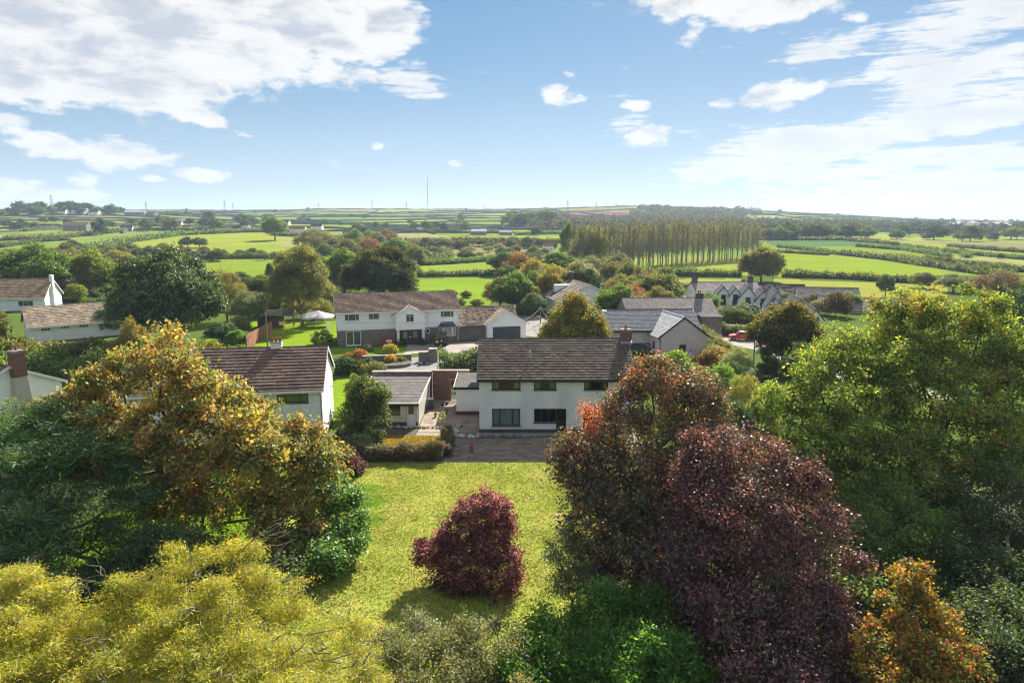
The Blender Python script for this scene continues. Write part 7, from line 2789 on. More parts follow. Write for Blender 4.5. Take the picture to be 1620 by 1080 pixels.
T('willow', 360, 508, 424, 66, 'pale feathery willow right of the evergreen oak', (1.05, .95, .8))
T('grey', 395, 520, 458, 60, 'grey-green shrubby tree below the bright square field', (.75, .8, .7))
T('bush_autumn', 375, 536, 500, 46, 'yellow-leaved bush at the left end of the brown board fence', (.9, 1.05, .8))
T('dark', 352, 545, 508, 50, 'dark bush at the foot of the evergreen oak', (.9, 1.1, .9))
T('green', 378, 550, 520, 36, 'round green bush touching the brown board fence', (1.1, 1.3, 1.0))
T('dark', 428, 500, 462, 46, 'dark tree behind the board fence', (.8, .9, .8))
T('bush_autumn', 470, 505, 462, 40, 'orange-tinted bush behind the timber shed', (1.0, .9, .8))
T('willow', 512, 508, 470, 34, 'pale loose bush right of the fabric canopy', (1.1, 1.05, .9))
T('olive', 405, 470, 436, 40, 'olive bush below the araucaria', (.9, .95, .8))
T('green2', 795, 436, 397, 50, 'solitary dark round oak right of the green meadow', (.62, .72, .62))
T('russet', 791, 492, 438, 54, 'rusty brown tree behind the garage roof', (1, 1, 1))
T('russet', 822, 492, 452, 36, 'smaller rusty tree right of the rusty brown one', (.9, .85, .8))
T('green2', 850, 486, 428, 52, 'green tree with orange flecks behind the weathered pole', (.9, .9, .8))
T('dark', 842, 500, 462, 46, 'dark round bush behind the white garage', (1, 1.1, 1))
T('autumn', 872, 478, 434, 44, 'orange and green tree above the tall autumn tree', (1, .85, .9))
T('green', 885, 448, 398, 62, 'rounded green tree left of the poplar clump', (.8, .85, .9))
T('grey', 918, 470, 424, 40, 'silvery tree left of the long white row', (1.0, 1.0, 1.0))
T('bareish', 935, 440, 402, 44, 'grey twiggy thicket at the left foot of the poplars', (.8, .75, .7))
T('olive', 985, 478, 433, 60, 'olive-green domed tree right of the long white row', (1.1, 1.15, .9))
T('russet', 1012, 462, 430, 40, 'brownish tree right of the domed olive tree', (.85, .8, .75))
T('green', 992, 500, 460, 40, 'bright green conical bush below the domed olive tree', (1.2, 1.35, .9))
T('autumn', 1040, 492, 452, 52, 'mixed autumn garden tree behind the mottled slate roof', (.9, .95, .9))
T('bush_autumn', 955, 500, 468, 34, 'golden bush at the near end of the long white row', (1.1, 1.0, .8))
T('green', 1112, 500, 462, 56, 'green tree in front of the white village hall', (1.0, 1.0, .9))
T('green', 1172, 514, 482, 40, 'pale green tree in front of the terrace gables', (1.1, 1.1, 1.0))
T('bush', 1185, 522, 492, 40, 'dark bush behind the red cars', (.8, .85, .8))
T('bush', 1128, 500, 484, 34, 'low green bush beside the pale road bend', (1.0, 1.0, .9))
T('dark', 1400, 470, 433, 28, 'small dark bush tree standing at the near edge of the right-hand field', (.9, 1, .9))
T('olive', 1460, 456, 430, 44, 'grey-green thorn on the field hedge at right', (.75, .85, .8))
T('grey', 1508, 462, 432, 56, 'grey-green thicket on the field hedge, further right', (.7, .75, .65))
T('russet', 1580, 478, 428, 84, 'brown-green broad tree near the right edge', (.8, .85, .7))
T('dark', 1606, 560, 448, 70, 'dark tree at the right edge above the ash', (1.0, 1.1, .9))
T('scrub', 1322, 500, 460, 46, 'dark purple-brown bush right of the village roofs', (.8, .6, .75))

# shrubs behind the bronze beech, nearer than the pink house
for q in (
        ('green', 1065, 640, 552, 92, 'leafy green shrub tree in front of the pinkish house', (1.25, 1.25, .95), 68),
        ('green2', 1130, 650, 575, 90, 'green shrub tree right of the pinkish house gable', (1.2, 1.25, .95), 66),
        ('willow', 1180, 660, 590, 70, 'light yellow-green shrub left of the dark ash side', (1.35, 1.35, .9), 62),
        ('grey', 1125, 690, 620, 84, 'pale silvery-white shrub behind the purple maple', (1.7, 1.65, 1.5), 56),
        ('dark', 1165, 700, 632, 56, 'dark round shrub in the middle of the pale ones', (.9, 1, .9), 54),
        ('olive', 1205, 690, 610, 60, 'yellow-green shrub against the ash tree', (1.3, 1.35, .9), 56),
        ('grey', 1165, 600, 548, 50, 'grey-green bush beside the pale road bend', (1.1, 1.1, 1.0), 80),
        ('dark', 1158, 612, 570, 40, 'small dark green bush below the grey-green roadside bush', (1, 1.2, 1), 76),
        ('bush_autumn', 1108, 600, 560, 40, 'reddish bush at the corner of the pinkish house', (.9, .6, .6), 84),
        ('autumn', 1010, 600, 562, 44, 'rusty shrub in front of the dark porch', (.9, .6, .55), 76),
        ('bush', 1215, 620, 560, 40, 'dark bush under the golden-topped tree', (.6, .7, .6), 82),
        ('dark', 1265, 620, 540, 60, 'dark shaded tree between golden-topped tree and ash', (.8, .9, .8), 74),
        ('green', 560, 625, 590, 30, 'thin green shrub by the corner of the long-roofed house', (1.1, 1.1, .8), 66),
        ('dark', 1240, 780, 700, 60, 'dark foliage at the left foot of the ash', (.9, 1, .9), 46),
        ('green', 1265, 460, 440, 1, '', (1, 1, 1), None)):
    if q[7]:
        place(*q[:7], Yover=q[7])

ADJ = {'green': 'leafy green', 'green2': 'broad green', 'dark': 'dark green', 'olive': 'olive', 'scrub': 'brown-tinged', 'russet': 'rusty', 'autumn': 'yellowing', 'grey': 'silvery', 'bareish': 'bare twiggy', 'bush': 'bushy green',
       'bush_autumn': 'golden', 'far': 'mid-green', 'far_dark': 'dark', 'far_brown': 'brownish', 'willow': 'pale'}
# two wooded belts and the garden tangle: bushy trees that nothing tells apart
def belt(pts, n, kinds, wr, label, group, seed, hr=(.75, 1.0), tint=(.8, 1.15)):
    r = random.Random(seed)
    for i in range(n):
        t = r.random() * (len(pts) - 1)
        k = min(int(t), len(pts) - 2)
        f = t - k
        px = pts[k][0] * (1 - f) + pts[k + 1][0] * f
        y0 = pts[k][1] * (1 - f) + pts[k + 1][1] * f
        y1 = pts[k][2] * (1 - f) + pts[k + 1][2] * f
        py = r.uniform(y0, y1)
        x, y = GT(px, py)
        w = r.uniform(*wr)
        h = w * r.uniform(*hr)
        a = r.uniform(*tint)
        kd = r.choice(kinds)
        dup(PROTO[kd], (x, y, float(hgt(x, y)) - .15), r.uniform(0, 6.28), (w / 10, w / 10 * r.uniform(.85, 1.2), h / 10), ADJ[kd] + ' ' + label, (a * r.uniform(.9, 1.2), a, a * .9), group)


belt([(100, 462, 474), (180, 462, 478)], 5, ['green', 'dark'], (6, 8), 'garden tree between the two left-hand bungalows and the fields', 'garden trees at the left edge', 1, (.5, .7))
belt([(1100, 545, 560), (1140, 560, 600), (1180, 575, 625)], 16, ['bush', 'green', 'grey', 'bush_autumn', 'dark'], (3.0, 5.2), 'garden shrub between the pinkish house and the pale road pole', 'shrubs in the garden of the pinkish house', 21, (.55, .85))
belt([(1225, 476, 488), (1300, 482, 500), (1345, 486, 505)], 12, ['bush', 'green', 'scrub', 'grey'], (3.5, 6), 'shrub beside the low slate roofs at right', 'shrubs by the right-hand slate roofs', 22, (.5, .8))
belt([(690, 470, 482), (760, 468, 484)], 7, ['scrub', 'bush'], (2, 3.4), 'little bush at the edge of the green meadow', 'little meadow bushes', 23, (.5, .8))
belt([(180, 400, 412), (300, 400, 414), (430, 400, 412)], 26, ['scrub', 'bush', 'far_brown', 'dark'], (6, 11), 'scrub tree in the belt above the bright square field', 'scrub belt above the square field', 2, (.5, .75))
belt([(0, 404, 440), (100, 402, 450), (200, 404, 440)], 24, ['green2', 'olive', 'dark', 'scrub'], (9, 14), 'woodland tree on the far left behind the bungalows', 'woodland behind the left bungalows', 3, (.55, .8))
belt([(320, 455, 500), (420, 456, 490), (520, 440, 470)], 26, ['dark', 'green2', 'scrub', 'olive'], (6, 9), 'tree in the thicket left of the stone-fronted house', 'thicket left of the stone-fronted house', 4, (.5, .75))
belt([(470, 388, 415), (560, 385, 420), (660, 392, 420)], 24, ['green2', 'olive', 'dark', 'scrub', 'russet'], (9, 14), 'tree in the wooded belt behind the big willow and dark trees', 'wooded belt behind the stone-fronted house', 5, (.6, .9))
belt([(640, 388, 394), (760, 386, 394), (880, 386, 396)], 30, ['scrub', 'bush', 'far_brown', 'far_dark'], (7, 12), 'low tree in the hedgerow band across the middle distance', 'scrub band across the middle distance', 6, (.4, .62))
belt([(652, 400, 412), (780, 396, 410), (890, 404, 420)], 26, ['bush', 'scrub', 'grey'], (5, 9), 'hawthorn scrub among the small green fields', 'hawthorn scrub around the small fields', 7, (.45, .7))
belt([(800, 430, 500), (860, 425, 490), (920, 440, 500)], 26, ['green2', 'autumn', 'russet', 'dark', 'bush_autumn', 'grey'], (7, 11), 'garden tree in the tangle left of the long white row', 'garden tangle left of the long white row', 8)
belt([(900, 408, 440), (940, 425, 440), (985, 425, 450)], 16, ['bareish', 'grey', 'scrub'], (8, 12), 'tree at the left foot of the poplars', 'grey thicket at the poplars', 9)
belt([(965, 440, 520), (1010, 455, 520), (1060, 470, 500)], 22, ['green', 'olive', 'bush', 'russet', 'bush_autumn'], (5, 9), 'garden bush between the long white row and the slate roofs', 'garden bushes behind the slate roofs', 10)
belt([(1150, 510, 524), (1190, 505, 530)], 7, ['bush', 'green', 'dark'], (4, 6), 'garden bush around the foot of the terrace', 'bushes below the terrace', 11, (.6, .9))
belt([(200, 356, 366), (330, 352, 366), (430, 352, 368)], 20, ['far', 'far_dark', 'far_brown'], (10, 17), 'rounded tree in the far clump around the white gables', 'far tree clump left of centre', 12, (.7, 1))
belt([(0, 335, 345), (100, 330, 340), (190, 336, 343)], 60, ['far_dark', 'far'], (12, 24), 'tree on the left skyline around the village', 'skyline trees at far left', 13, (.6, .9))
belt([(0, 352, 366), (60, 352, 366), (240, 362, 370)], 12, ['far_dark', 'far_brown'], (8, 13), 'tree in the far left hedges', 'trees in the far left hedges', 14, (.6, .9))
belt([(455, 350, 365), (520, 345, 370), (640, 345, 372), (740, 348, 372)], 15, ['far_dark', 'far'], (9, 15), 'tree clump on the central green slopes', 'tree clumps on the central slopes', 15, (.7, .95))
belt([(800, 352, 362), (850, 348, 362), (880, 345, 360)], 26, ['far_dark', 'far'], (14, 24), 'tree on the left flank of the brown hill', 'trees on the flank of the brown hill', 16, (.7, .9))
belt([(1200, 374, 380), (1350, 368, 378), (1620, 370, 384)], 60, ['far_dark', 'far', 'far_brown'], (11, 19), 'tree in the long dark belt beyond the right-hand fields', 'tree belt beyond the right-hand fields', 17, (.6, .85))
for (px, b_, t_, w_, k_, lb) in ((435, 380, 343, 42, 'green2', 'tall open tree at the end of the big sloping field'), (425, 350, 338, 22, 'far_dark', 'dark round tree left of the tall open tree, on the slope'), (297, 392, 374, 26, 'dark', 'left one of the two dark trees below the big sloping field'),
                                 (316, 392, 375, 26, 'dark', 'right one of the two dark trees below the big sloping field'), (160, 372, 344, 22, 'far_dark', 'narrow dark tree in the far left hedges'), (848, 372, 358, 20, 'far_dark', 'lone round tree in the pale field left of the poplars'),
                                 (1413, 393, 382, 14, 'far_dark', 'tiny round tree on a hedge in the right-hand fields'), (1522, 397, 390, 8, 'far_dark', 'small lone tree near a hedge gap at right'), (1582, 410, 400, 9, 'far_dark', 'lone bush tree beside the ploughed strip at right'),
                                 (560, 396, 362, 34, 'green2', 'bright rounded tree on the ridge of the wooded belt'), (584, 384, 363, 22, 'green', 'small rounded tree right of the bright rounded one'), (612, 392, 362, 38, 'russet', 'brown-green tree at the right of the wooded belt ridge'),
                                 (600, 386, 366, 12, 'dark', 'narrow dark conifer on the wooded belt ridge'), (628, 412, 376, 50, 'green2', 'large rounded green tree in the wooded belt'), (500, 404, 360, 66, 'willow', 'wide pale tree top of the wooded belt'), (1265, 440, 430, 10, 'far_dark', 'small hedge tree beside the big round one')):
    place(k_, px, b_, t_, w_, lb)

# the little monkey-puzzle
def araucaria():
    x, y = GT(428, 452)
    z = float(hgt(x, y))
    H_ = WZ(428, 414, y)[1] - z
    root = empty('monkey_puzzle_tree', (x, y, z), 0, 'dark conical monkey-puzzle tree at the corner of the bright square field', 'tree')
    r = np.random.default_rng(3)
    T_ = Tubes()
    T_.add([(0, 0, 0), (0, 0, H_ * .5), (0, 0, H_)], .22, .05, 6)
    T_.build('trunk', M_BARK, root)
    cs, os_ = [], []
    for k in range(17):
        zc = H_ * (.12 + .85 * k / 17)
        rad_ = H_ * .32 * (1 - k / 18.5) + .2
        for j in range(10):
            th = j * .628 + k * .4
            for f in (.35, .65, 1.0):
                cs.append((math.cos(th) * rad_ * f, math.sin(th) * rad_ * f, zc - .3 * f))
                os_.append((math.cos(th), math.sin(th), .2))
    V_, F_, C_ = leaves(np.array(cs), np.array(os_), 8, .28, .5, .14, P_DARK, np.array([c[2] / H_ for c in cs]), r, .5, 0, .7)
    np_obj('foliage', V_, F_, M_NEEDLE, C_, root)


araucaria()

# ------------------------------------------------------------------ the poplar plantation
def poplar_proto(seed):
    r = np.random.default_rng(seed)
    root = empty('poplar_tree', (0, 0, 0), 0, 'poplar', 'tree')
    T_ = Tubes()
    T_.limb((0, 0, -.3), (r.normal() * .3, r.normal() * .3, 22), .30, .06, r, 6, 8, .01, 0)
    cs, os_ = [], []
    for k in range(40):
        z0 = 4.2 + 17 * (k / 40) ** .9
        th = r.uniform(0, 6.28)
        ln = (22.5 - z0) * .28 + r.uniform(.6, 1.5)
        e = np.array([math.cos(th) * ln * .72, math.sin(th) * ln * .72, z0 + ln * 1.1])
        T_.limb((0, 0, z0), e, .09, .02, r, 4, 4, .05, -.03)
        for f in np.linspace(.35, 1.05, 6):
            cs.append(np.array([0, 0, z0]) * (1 - f) + e * f + r.normal(size=3) * .35)
            os_.append((math.cos(th), math.sin(th), .6))
    V_, F_, C_ = leaves(np.array(cs), np.array(os_), 5, .75, .36, .26, [((.085, .095, .05), 3, 1.4), ((.135, .14, .07), 2, 2.6), ((.20, .195, .08), .6, 1.6), ((.13, .105, .07), 1.4, 1.2)], np.array([(c[2] - 5) / 18 for c in cs]), r, 1.0)
    np_obj('crown', V_, F_, M_LEAF, C_, root)
    T_.build('trunk', simple('poplar_bark_%d' % seed, (.19, .17, .14), (.26, .24, .20), 3, .9), root)
    return register(root)


PP = [poplar_proto(k) for k in (1, 2, 3)]
pr = random.Random(4)
for row, (pa, pb, n) in enumerate((((908, 436), (1196, 409), 38), ((930, 431), (1200, 407), 32), ((985, 424), (1196, 404), 24))):
    for i in range(n):
        f = (i + pr.uniform(-.2, .2)) / (n - 1)
        f = 1 - (1 - f) ** 1.0
        px, py = pa[0] + (pb[0] - pa[0]) * f, pa[1] + (pb[1] - pa[1]) * f
        x, y = GT(px, py)
        z = float(hgt(x, y))
        h = WZ(px, 358 - 4 * math.sin(f * 3.1) + pr.uniform(-7, 6), y)[1] - z
        ws_ = pr.uniform(.8, 1.25)
        dup(PP[pr.randrange(3)], (x, y, z), pr.uniform(0, 6), (h / 23.0 * ws_, h / 23.0 * ws_, h / 23.0), ('tall bare-stemmed poplar in the front row of the plantation', 'tall poplar in the second row of the plantation', 'tall poplar at the back of the plantation')[row],
            (pr.uniform(.85, 1.2),) * 3, ('front row of poplars', 'second row of poplars', 'back row of poplars')[row])
for (px, b_, t_, w_, lb) in ((930, 432, 356, 56, 'broad yellowish poplar at the left end of the plantation'), (898, 420, 350, 26, 'dark round-headed tree behind the left poplars')):
    place('willow' if w_ > 50 else 'green2', px, b_, t_, w_, lb, (1.15, 1.2, .8) if w_ > 50 else (.85, .9, .8))
for q in PP:
    unlink_tree(q)

# ------------------------------------------------------------------ field hedges
HP = P_HEDGE
for i, (pp, w, h, lb) in enumerate((
        ([(110, 402), (200, 384), (290, 372), (425, 366)], 5, 4, 'dark hedge curving along the top of the big sloping field'),
        ([(0, 381), (110, 376), (200, 366), (290, 363), (430, 360)], 4, 3.4, 'hedge behind the narrow field strip on the left'),
        ([(0, 392), (60, 383), (110, 380)], 4, 3.2, 'short hedge at the left edge between two field strips'),
        ([(40, 366), (150, 358), (250, 357)], 4, 3.5, 'hedge above the far left field strips'),
        ([(305, 410), (380, 409), (446, 409)], 5, 3.5, 'hedge along the top of the bright square field'),
        ([(655, 438), (715, 437), (790, 436)], 3.2, 2.4, 'trimmed hedge at the top of the green meadow'),
        ([(664, 420), (720, 417), (785, 412)], 4, 3, 'broad hedge above the second small field'),
        ([(640, 397), (700, 398), (712, 407), (664, 420)], 4, 3, 'hedge round the first small field'),
        ([(650, 420), (660, 438)], 3, 3, 'short hedge at the left side of the second small field'),
        ([(1005, 437), (1090, 437), (1173, 438)], 3.6, 3.2, 'dark hedge between the two pale strips below the poplars'),
        ([(1237, 438), (1330, 441), (1433, 447), (1492, 450)], 3.8, 3.0, 'long dark hedge between the two big fields at right'),
        ([(1327, 403), (1410, 412), (1493, 425), (1604, 442)], 4, 3.0, 'long pale-leaved hedge running diagonally across the right-hand fields'),
        ([(1231, 391), (1280, 396), (1327, 403)], 3.5, 2.6, 'upper end of the diagonal hedge beside the dark green field'),
        ([(1226, 399), (1311, 404)], 3, 2.2, 'short hedge at the top left of the biggest right-hand field'),
        ([(1425, 411), (1521, 417)], 4, 3, 'short hedge in the right-hand fields, ending in a reddish bush'),
        ([(1355, 390), (1430, 396), (1503, 407)], 3.5, 2.6, 'thin hedge above the long green field at right'),
        ([(1423, 390), (1524, 402), (1530, 408)], 3.5, 2.6, 'thin hedge in the right-hand fields, second from the top'),
        ([(1521, 420), (1620, 431)], 4, 3, 'hedge at the right edge below the bright field'),
        ([(1524, 402), (1620, 411)], 3.5, 2.6, 'thin hedge at the right edge above the bright field'),
        ([(1500, 390), (1620, 400)], 3.5, 2.6, 'upper thin hedge at the right edge'),
        ([(1200, 380), (1330, 380), (1423, 388)], 4, 3, 'hedge under the tree belt at the top of the dark green field'),
        ([(815, 372), (880, 370), (900, 372)], 4, 3, 'low hedge in the pale fields left of the poplars'),
        ([(640, 383), (760, 381), (890, 384)], 4, 3.5, 'long dark hedge across the middle distance'),
        ([(430, 372), (520, 377), (640, 384)], 4, 3.5, 'hedge running behind the wooded belt'),
        ([(0, 405), (60, 402), (110, 401)], 5, 4, 'bushy hedge at the left edge above the woodland'),
        ([(1010, 456), (1100, 458), (1180, 460)], 3, 2.0, 'low hedge behind the village hall'))):
    P = [GT(*p) for p in pp]
    d = sum(p[1] for p in P) / len(P)
    hedge('field_hedge', lb, P, w, h, HP if i % 3 else P_GREEN, .30 + d / 1100, 7, seed=60 + i, bulge=.28, cover=1.5, cap=5500)

far_pts = []
hn = 0
for (x0, y0, x1, y1) in hedge_lines:
    L_ = math.hypot(x1 - x0, y1 - y0)
    m = max(2, int(L_ / 14))
    t = np.linspace(0, 1, m + 1)
    wx_, wy_ = x0 + (x1 - x0) * t, y0 + (y1 - y0) * t
    x, y = wx_.copy(), wy_.copy()
    for _ in range(4):
        a_, b_ = warp(x, y)
        x, y = x - (a_ - wx_), y - (b_ - wy_)
    ok = (y > 640) & (np.abs(x / y) < .86) & (y < 2150)
    ok &= ~((x / y > .36) & (y < 760))
    if ok.sum() < 3:
        continue
    x, y = x[ok], y[ok]
    if hn >= 290:
        continue
    z = hgt(x, y)
    r = rng
    d = unit(np.stack([np.gradient(x), np.gradient(y), x * 0], 1))
    sd = np.stack([-d[:, 1], d[:, 0], x * 0], 1)
    k = len(x)
    w = 3.2 * (1 + (r.random(k) - .5) * .5)
    h = 2.3 * (1 + (r.random(k) - .5) * .7)
    o0 = np.array([x[0], y[0], z[0]])
    b = np.stack([x, y, z], 1) - o0
    up = np.array([0, 0, 1.])
    prof = [(-.5, -.4), (-.45, .7), (0, 1.0), (.45, .7), (.5, -.4)]
    RV = np.stack([b + sd * (pa_ * w)[:, None] + up * (pb_ * h)[:, None] for pa_, pb_ in prof], 1)
    i_, j_ = np.meshgrid(np.arange(k - 1), np.arange(4), indexing='ij')
    F_ = np.stack([i_ * 5 + j_, (i_ + 1) * 5 + j_, (i_ + 1) * 5 + j_ + 1, i_ * 5 + j_ + 1], -1).reshape(-1, 4)
    c = np.array([.070, .095, .038]) * r.uniform(.7, 1.4, (len(F_), 1))
    o = np_obj('distant_hedge', RV.reshape(-1, 3), F_, M_FAR, c)
    o.location = o0
    tag(o, '%s hedge line on the %s' % ('thin dark' if y.mean() < 1200 else 'faint distant', 'far left slopes' if (x / y).mean() < -.3 else 'left central slopes' if (x / y).mean() < 0 else 'right central slopes' if (x / y).mean() < .35 else 'far right plain'), 'hedge', 'far field hedges')
    hn += 1
    for q in range(k):
        far_pts.append((x[q], y[q]))

# hedgerow trees on the far slopes
r = random.Random(8)
r.shuffle(far_pts)
cnt = 0
for (x, y) in far_pts:
    if cnt >= 70:
        break
    if y > 2050 or (.02 < x / y < .34 and 1350 < y < 2400):
        continue
    s = r.uniform(6, 11)
    a = r.uniform(.7, 1.1)
    dup(PROTO[r.choice(['far', 'far_dark', 'far_brown'])], (x, y, float(hgt(x, y)) - .3), r.uniform(0, 6), (s / 10 * r.uniform(.9, 1.4), s / 10, s / 10 * r.uniform(.6, .9)),
        'hedgerow tree on the far green slopes', (a, a, a), 'hedgerow trees on the far slopes')
    cnt += 1


def woods(name, label, polys, n, size, pal, seed, per=44, leaf=2.6):
    r = np.random.default_rng(seed)
    cs, os_, hs = [], [], []
    for (x0, y0, x1, y1, cnt_) in polys:
        for _ in range(cnt_):
            px, py = r.uniform(x0, x1), None
            f = (px - x0) / (x1 - x0)
            ya, yb = (y0 if not isinstance(y0, tuple) else y0[0] * (1 - f) + y0[1] * f), (y1 if not isinstance(y1, tuple) else y1[0] * (1 - f) + y1[1] * f)
            py = r.uniform(ya, yb)
            x, y = GT(px, py)
            s = r.uniform(*size)
            z = float(hgt(x, y))
            k = r.normal(size=(per, 3))
            k = k / np.linalg.norm(k, axis=1, keepdims=True)
            k[:, 2] = np.abs(k[:, 2]) * 1.1 - .15
            p = np.array([x, y, z + s * .25]) + k * np.array([s * .55, s * .55, s * .62]) * r.uniform(.8, 1.05, (per, 1))
            cs.append(p)
            os_.append(k)
            hs.append(np.clip(k[:, 2] + r.normal() * .3, 0, 1))
    C3, O3, H3 = np.concatenate(cs), np.concatenate(os_), np.concatenate(hs)
    V_, F_, C_ = leaves(C3, O3, 1, .6, leaf, leaf * .8, pal, H3, r, jitter=.2)
    o = np_obj(name, V_, F_, M_FAR, C_)
    tag(o, label, kind='stuff')


woods('hill_woodland', 'brownish woodland covering the flanks of the bare hill', [(835, (350, 352), 1190, (364, 372), 560), (1000, 338, 1180, 352, 170), (820, 342, 900, 352, 60), (1010, 330, 1060, 336, 50), (1060, 334, 1200, 342, 80)], 0, (10, 16),
      [((.085, .10, .055), 3, 2), ((.12, .125, .065), 2, 3), ((.16, .13, .085), .8, 1.4)], 3, leaf=3.2)
woods('ridge_woodland', 'long dark woodland along the low ridge at right', [(1195, (352, 356), 1500, (362, 366), 420), (1200, (364, 364), 1330, (372, 374), 80)], 0, (9, 14), [((.06, .085, .045), 3, 2), ((.095, .12, .055), 2, 3), ((.14, .14, .07), .5, 1)], 4, leaf=2.4)
woods('far_woodland', 'hazy wooded plain at the far right with scattered pale roofs', [(1440, (357, 357), 1620, (372, 374), 420)], 0, (9, 15), [((.045, .062, .030), 3, 2), ((.075, .090, .042), 2, 3)], 5, leaf=2.8)
# pale roofs of the far town, each a small house
for i in range(26):
    px, py = r.uniform(1500, 1620), r.uniform(363, 371)
    x, y = GT(px, py)
    z = float(hgt(x, y)) + 4
    mb = MB()
    w_, d_, h_ = r.uniform(9, 16), 8, 6
    mb.box(-w_ / 2, w_ / 2, -d_ / 2, d_ / 2, -5, h_, 0)
    mb.prism([(-w_ / 2 - .4, h_), (w_ / 2 + .4, h_), (0, h_ + 3.4)], -d_ / 2 - .4, d_ / 2 + .4, 1, (.5, .48, .46) if i % 2 else (.3, .2, .17))
    o = mb.build('town_house', [M_WHITE, M_SLATE])
    o.location = (x, y, z)
    o.rotation_euler = (0, 0, r.uniform(0, 3))
    tag(o, 'tiny pale house of the distant town at the far right', 'house', 'houses of the far town')

# far coast beyond the plain
mb = MB()
n = 60
for k in range(n):
    a0, a1 = R(24 + 26 * k / n), R(24 + 26 * (k + 1) / n)
    D_ = 9300

    def hh(a):
        q = (a - R(24)) / R(26)
        return 62 * math.sin(min(1, q * 1.2) * math.pi * .5) ** 2 * (.72 + .28 * math.sin(q * 9 + 1)) + 4
    p0, p1 = (math.sin(a0) * D_, math.cos(a0) * D_), (math.sin(a1) * D_, math.cos(a1) * D_)
    q0, q1 = (math.sin(a0) * (D_ + 700), math.cos(a0) * (D_ + 700)), (math.sin(a1) * (D_ + 700), math.cos(a1) * (D_ + 700))
    mb.poly([(*p0, -2), (*p1, -2), (*q1, hh(a1)), (*q0, hh(a0))], 0, (.05, .07, .035))
o = mb.build('far_hills', M_FAR)
tag(o, 'blue hazy hills beyond the plain at far right', kind='structure')

# ------------------------------------------------------------------ grass and leaf litter
r = np.random.default_rng(77)


def tufts(name, label, x0, x1, y0, y1, n, h, cols, z=.01, w=.05):
    x = r.uniform(x0, x1, n)
    y = r.uniform(y0, y1, n)
    keep = vnoise(x, y, 1.1, 4) * .6 + r.random(n) * .6 > .42
    x, y = x[keep], y[keep]
    k = len(x)
    th = r.uniform(0, 6.28, k)
    hh_ = h * r.uniform(.5, 1.4, k)
    lx, ly = r.normal(size=k) * .04, r.normal(size=k) * .04
    a = np.stack([x - np.cos(th) * w, y - np.sin(th) * w, np.full(k, z)], 1)
    b = np.stack([x + np.cos(th) * w, y + np.sin(th) * w, np.full(k, z)], 1)
    c = np.stack([x + lx, y + ly, z + hh_], 1)
    V_ = np.stack([a, b, c], 1).reshape(-1, 3)
    F_ = np.arange(k * 3).reshape(k, 3)
    cc = np.array(cols)[r.integers(0, len(cols), k)] * r.uniform(.75, 1.25, (k, 1))
    o = np_obj(name, V_, F_, M_GRASS, cc)
    tag(o, label, kind='stuff')


tufts('grass', 'short grass of the mown lawn', -13.9, 4.5, 26, 52.6, 80000, .045, [(.20, .27, .04), (.27, .30, .055), (.16, .25, .03), (.33, .30, .08)])
tufts('dry_grass', 'dry yellow grass of the little plot', -12.5, -6.1, 54.7, 59.2, 9000, .12, [(.36, .25, .08), (.42, .29, .10), (.22, .26, .04)], .017)
tufts('rough_grass', 'rough grass at the foot of the garden trees', -30, -15.5, 26, 50, 30000, .10, [(.14, .26, .02), (.18, .30, .03)], .01, .06)

n = 30000
x, y = r.uniform(3.8, 30, n), r.uniform(20, 50, n)
keep = x > 3.8 + (y - 20) * .075 + r.normal(size=n) * .4
x, y = x[keep], y[keep]
zc = .1 + .5 * vnoise(x, y, 1.4, 8)
V_, F_, C_ = leaves(np.stack([x, y, zc], 1), np.tile([[0, 0, 1.]], (len(x), 1)), 2, .16, .26, .16, [((.045, .075, .025), 3, 2), ((.075, .11, .03), 2, 2), ((.10, .08, .04), 1, 1)], r.random(len(x)), r)
tag(np_obj('ground_cover', V_, F_, M_LEAF, C_), 'dark ivy and litter under the maple and ash trees', kind='stuff')

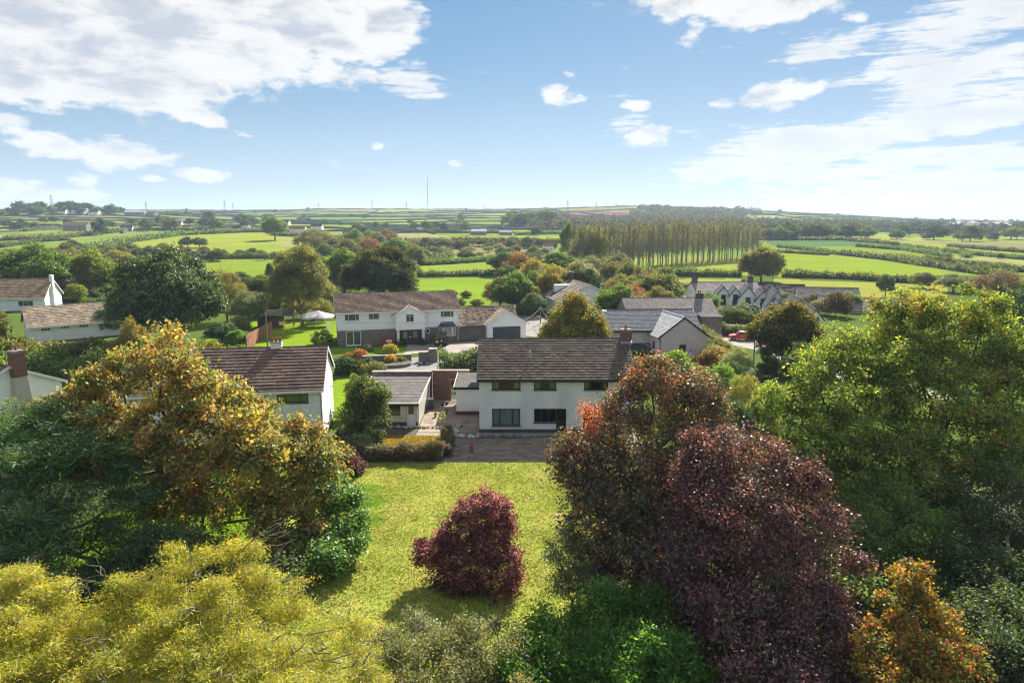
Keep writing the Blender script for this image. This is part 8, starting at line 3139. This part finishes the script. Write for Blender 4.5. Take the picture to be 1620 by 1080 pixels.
n = 900
lx_ = np.concatenate([r.uniform(-14, -7, n), r.uniform(1, 5.5, n // 2)])
ly_ = np.concatenate([r.uniform(27, 52, n), r.uniform(30, 50, n // 2)])
V_, F_, C_ = leaves(np.stack([lx_, ly_, np.full(len(lx_), .05)], 1), np.tile([[0, 0, 1.]], (len(lx_), 1)), 1, .05, .16, .11, [((.40, .22, .06), 1, 1), ((.30, .14, .06), 1, 1), ((.45, .36, .10), 1, 1)], r.random(len(lx_)), r, upbias=3)
tag(np_obj('fallen_leaves', V_, F_, M_LEAF, C_), 'scattered fallen leaves along the edges of the lawn', kind='stuff')

for k in list(PROTO):
    unlink_tree(PROTO[k])

# lived-in details: aerials, water butt, garden chairs
def aerial(label, x, y, z, h):
    root = empty('television_aerial', (x, y, z), R(20), label, 'aerial')
    m_ = MB()
    m_.tube([(0, 0, 0), (0, 0, h)], .022, .022, 6)
    m_.tube([(-.45, 0, h - .05), (.45, 0, h - .05)], .015, .015, 5)
    m_.build('mast', M_METAL, root)
    for k in range(6):
        e_ = MB()
        e_.tube([(-.4 + k * .15, -.16, h - .05), (-.4 + k * .15, .16, h - .05)], .008, .008, 4)
        e_.build('rod', M_METAL, root)


def pot_plant(px, py, s, pal, label):
    x, y = G(px, py)
    root = empty('potted_plant', (x, y, .03), 0, label, 'potted plant')
    p_ = MB()
    p_.tube([(0, 0, 0), (0, 0, s * .5), (0, 0, s * .7), (0, 0, s * .8)], s * .3, s * .42, 10)
    p_.build('pot', M_TERRA, root)
    c_, o_ = clump_centres([(0, 0, s * 1.25, s * .5, s * .5, s * .5)], 30, r, .3)
    V_, F_, C_ = leaves(c_, o_, 10, s * .2, .10, .06, pal, np.full(30, .5), r)
    np_obj('leaves', V_, F_, M_LEAF, C_, root)


pot_plant(706, 657, .35, P_GREEN, 'small potted plant on the paving left of the lean-to')
pot_plant(689, 660, .3, P_GREY, 'grey-leaved potted plant on the paving beside the garage wall')
pot_plant(905, 694, .35, P_RUSSET, 'rusty potted plant on the patio near the back door')
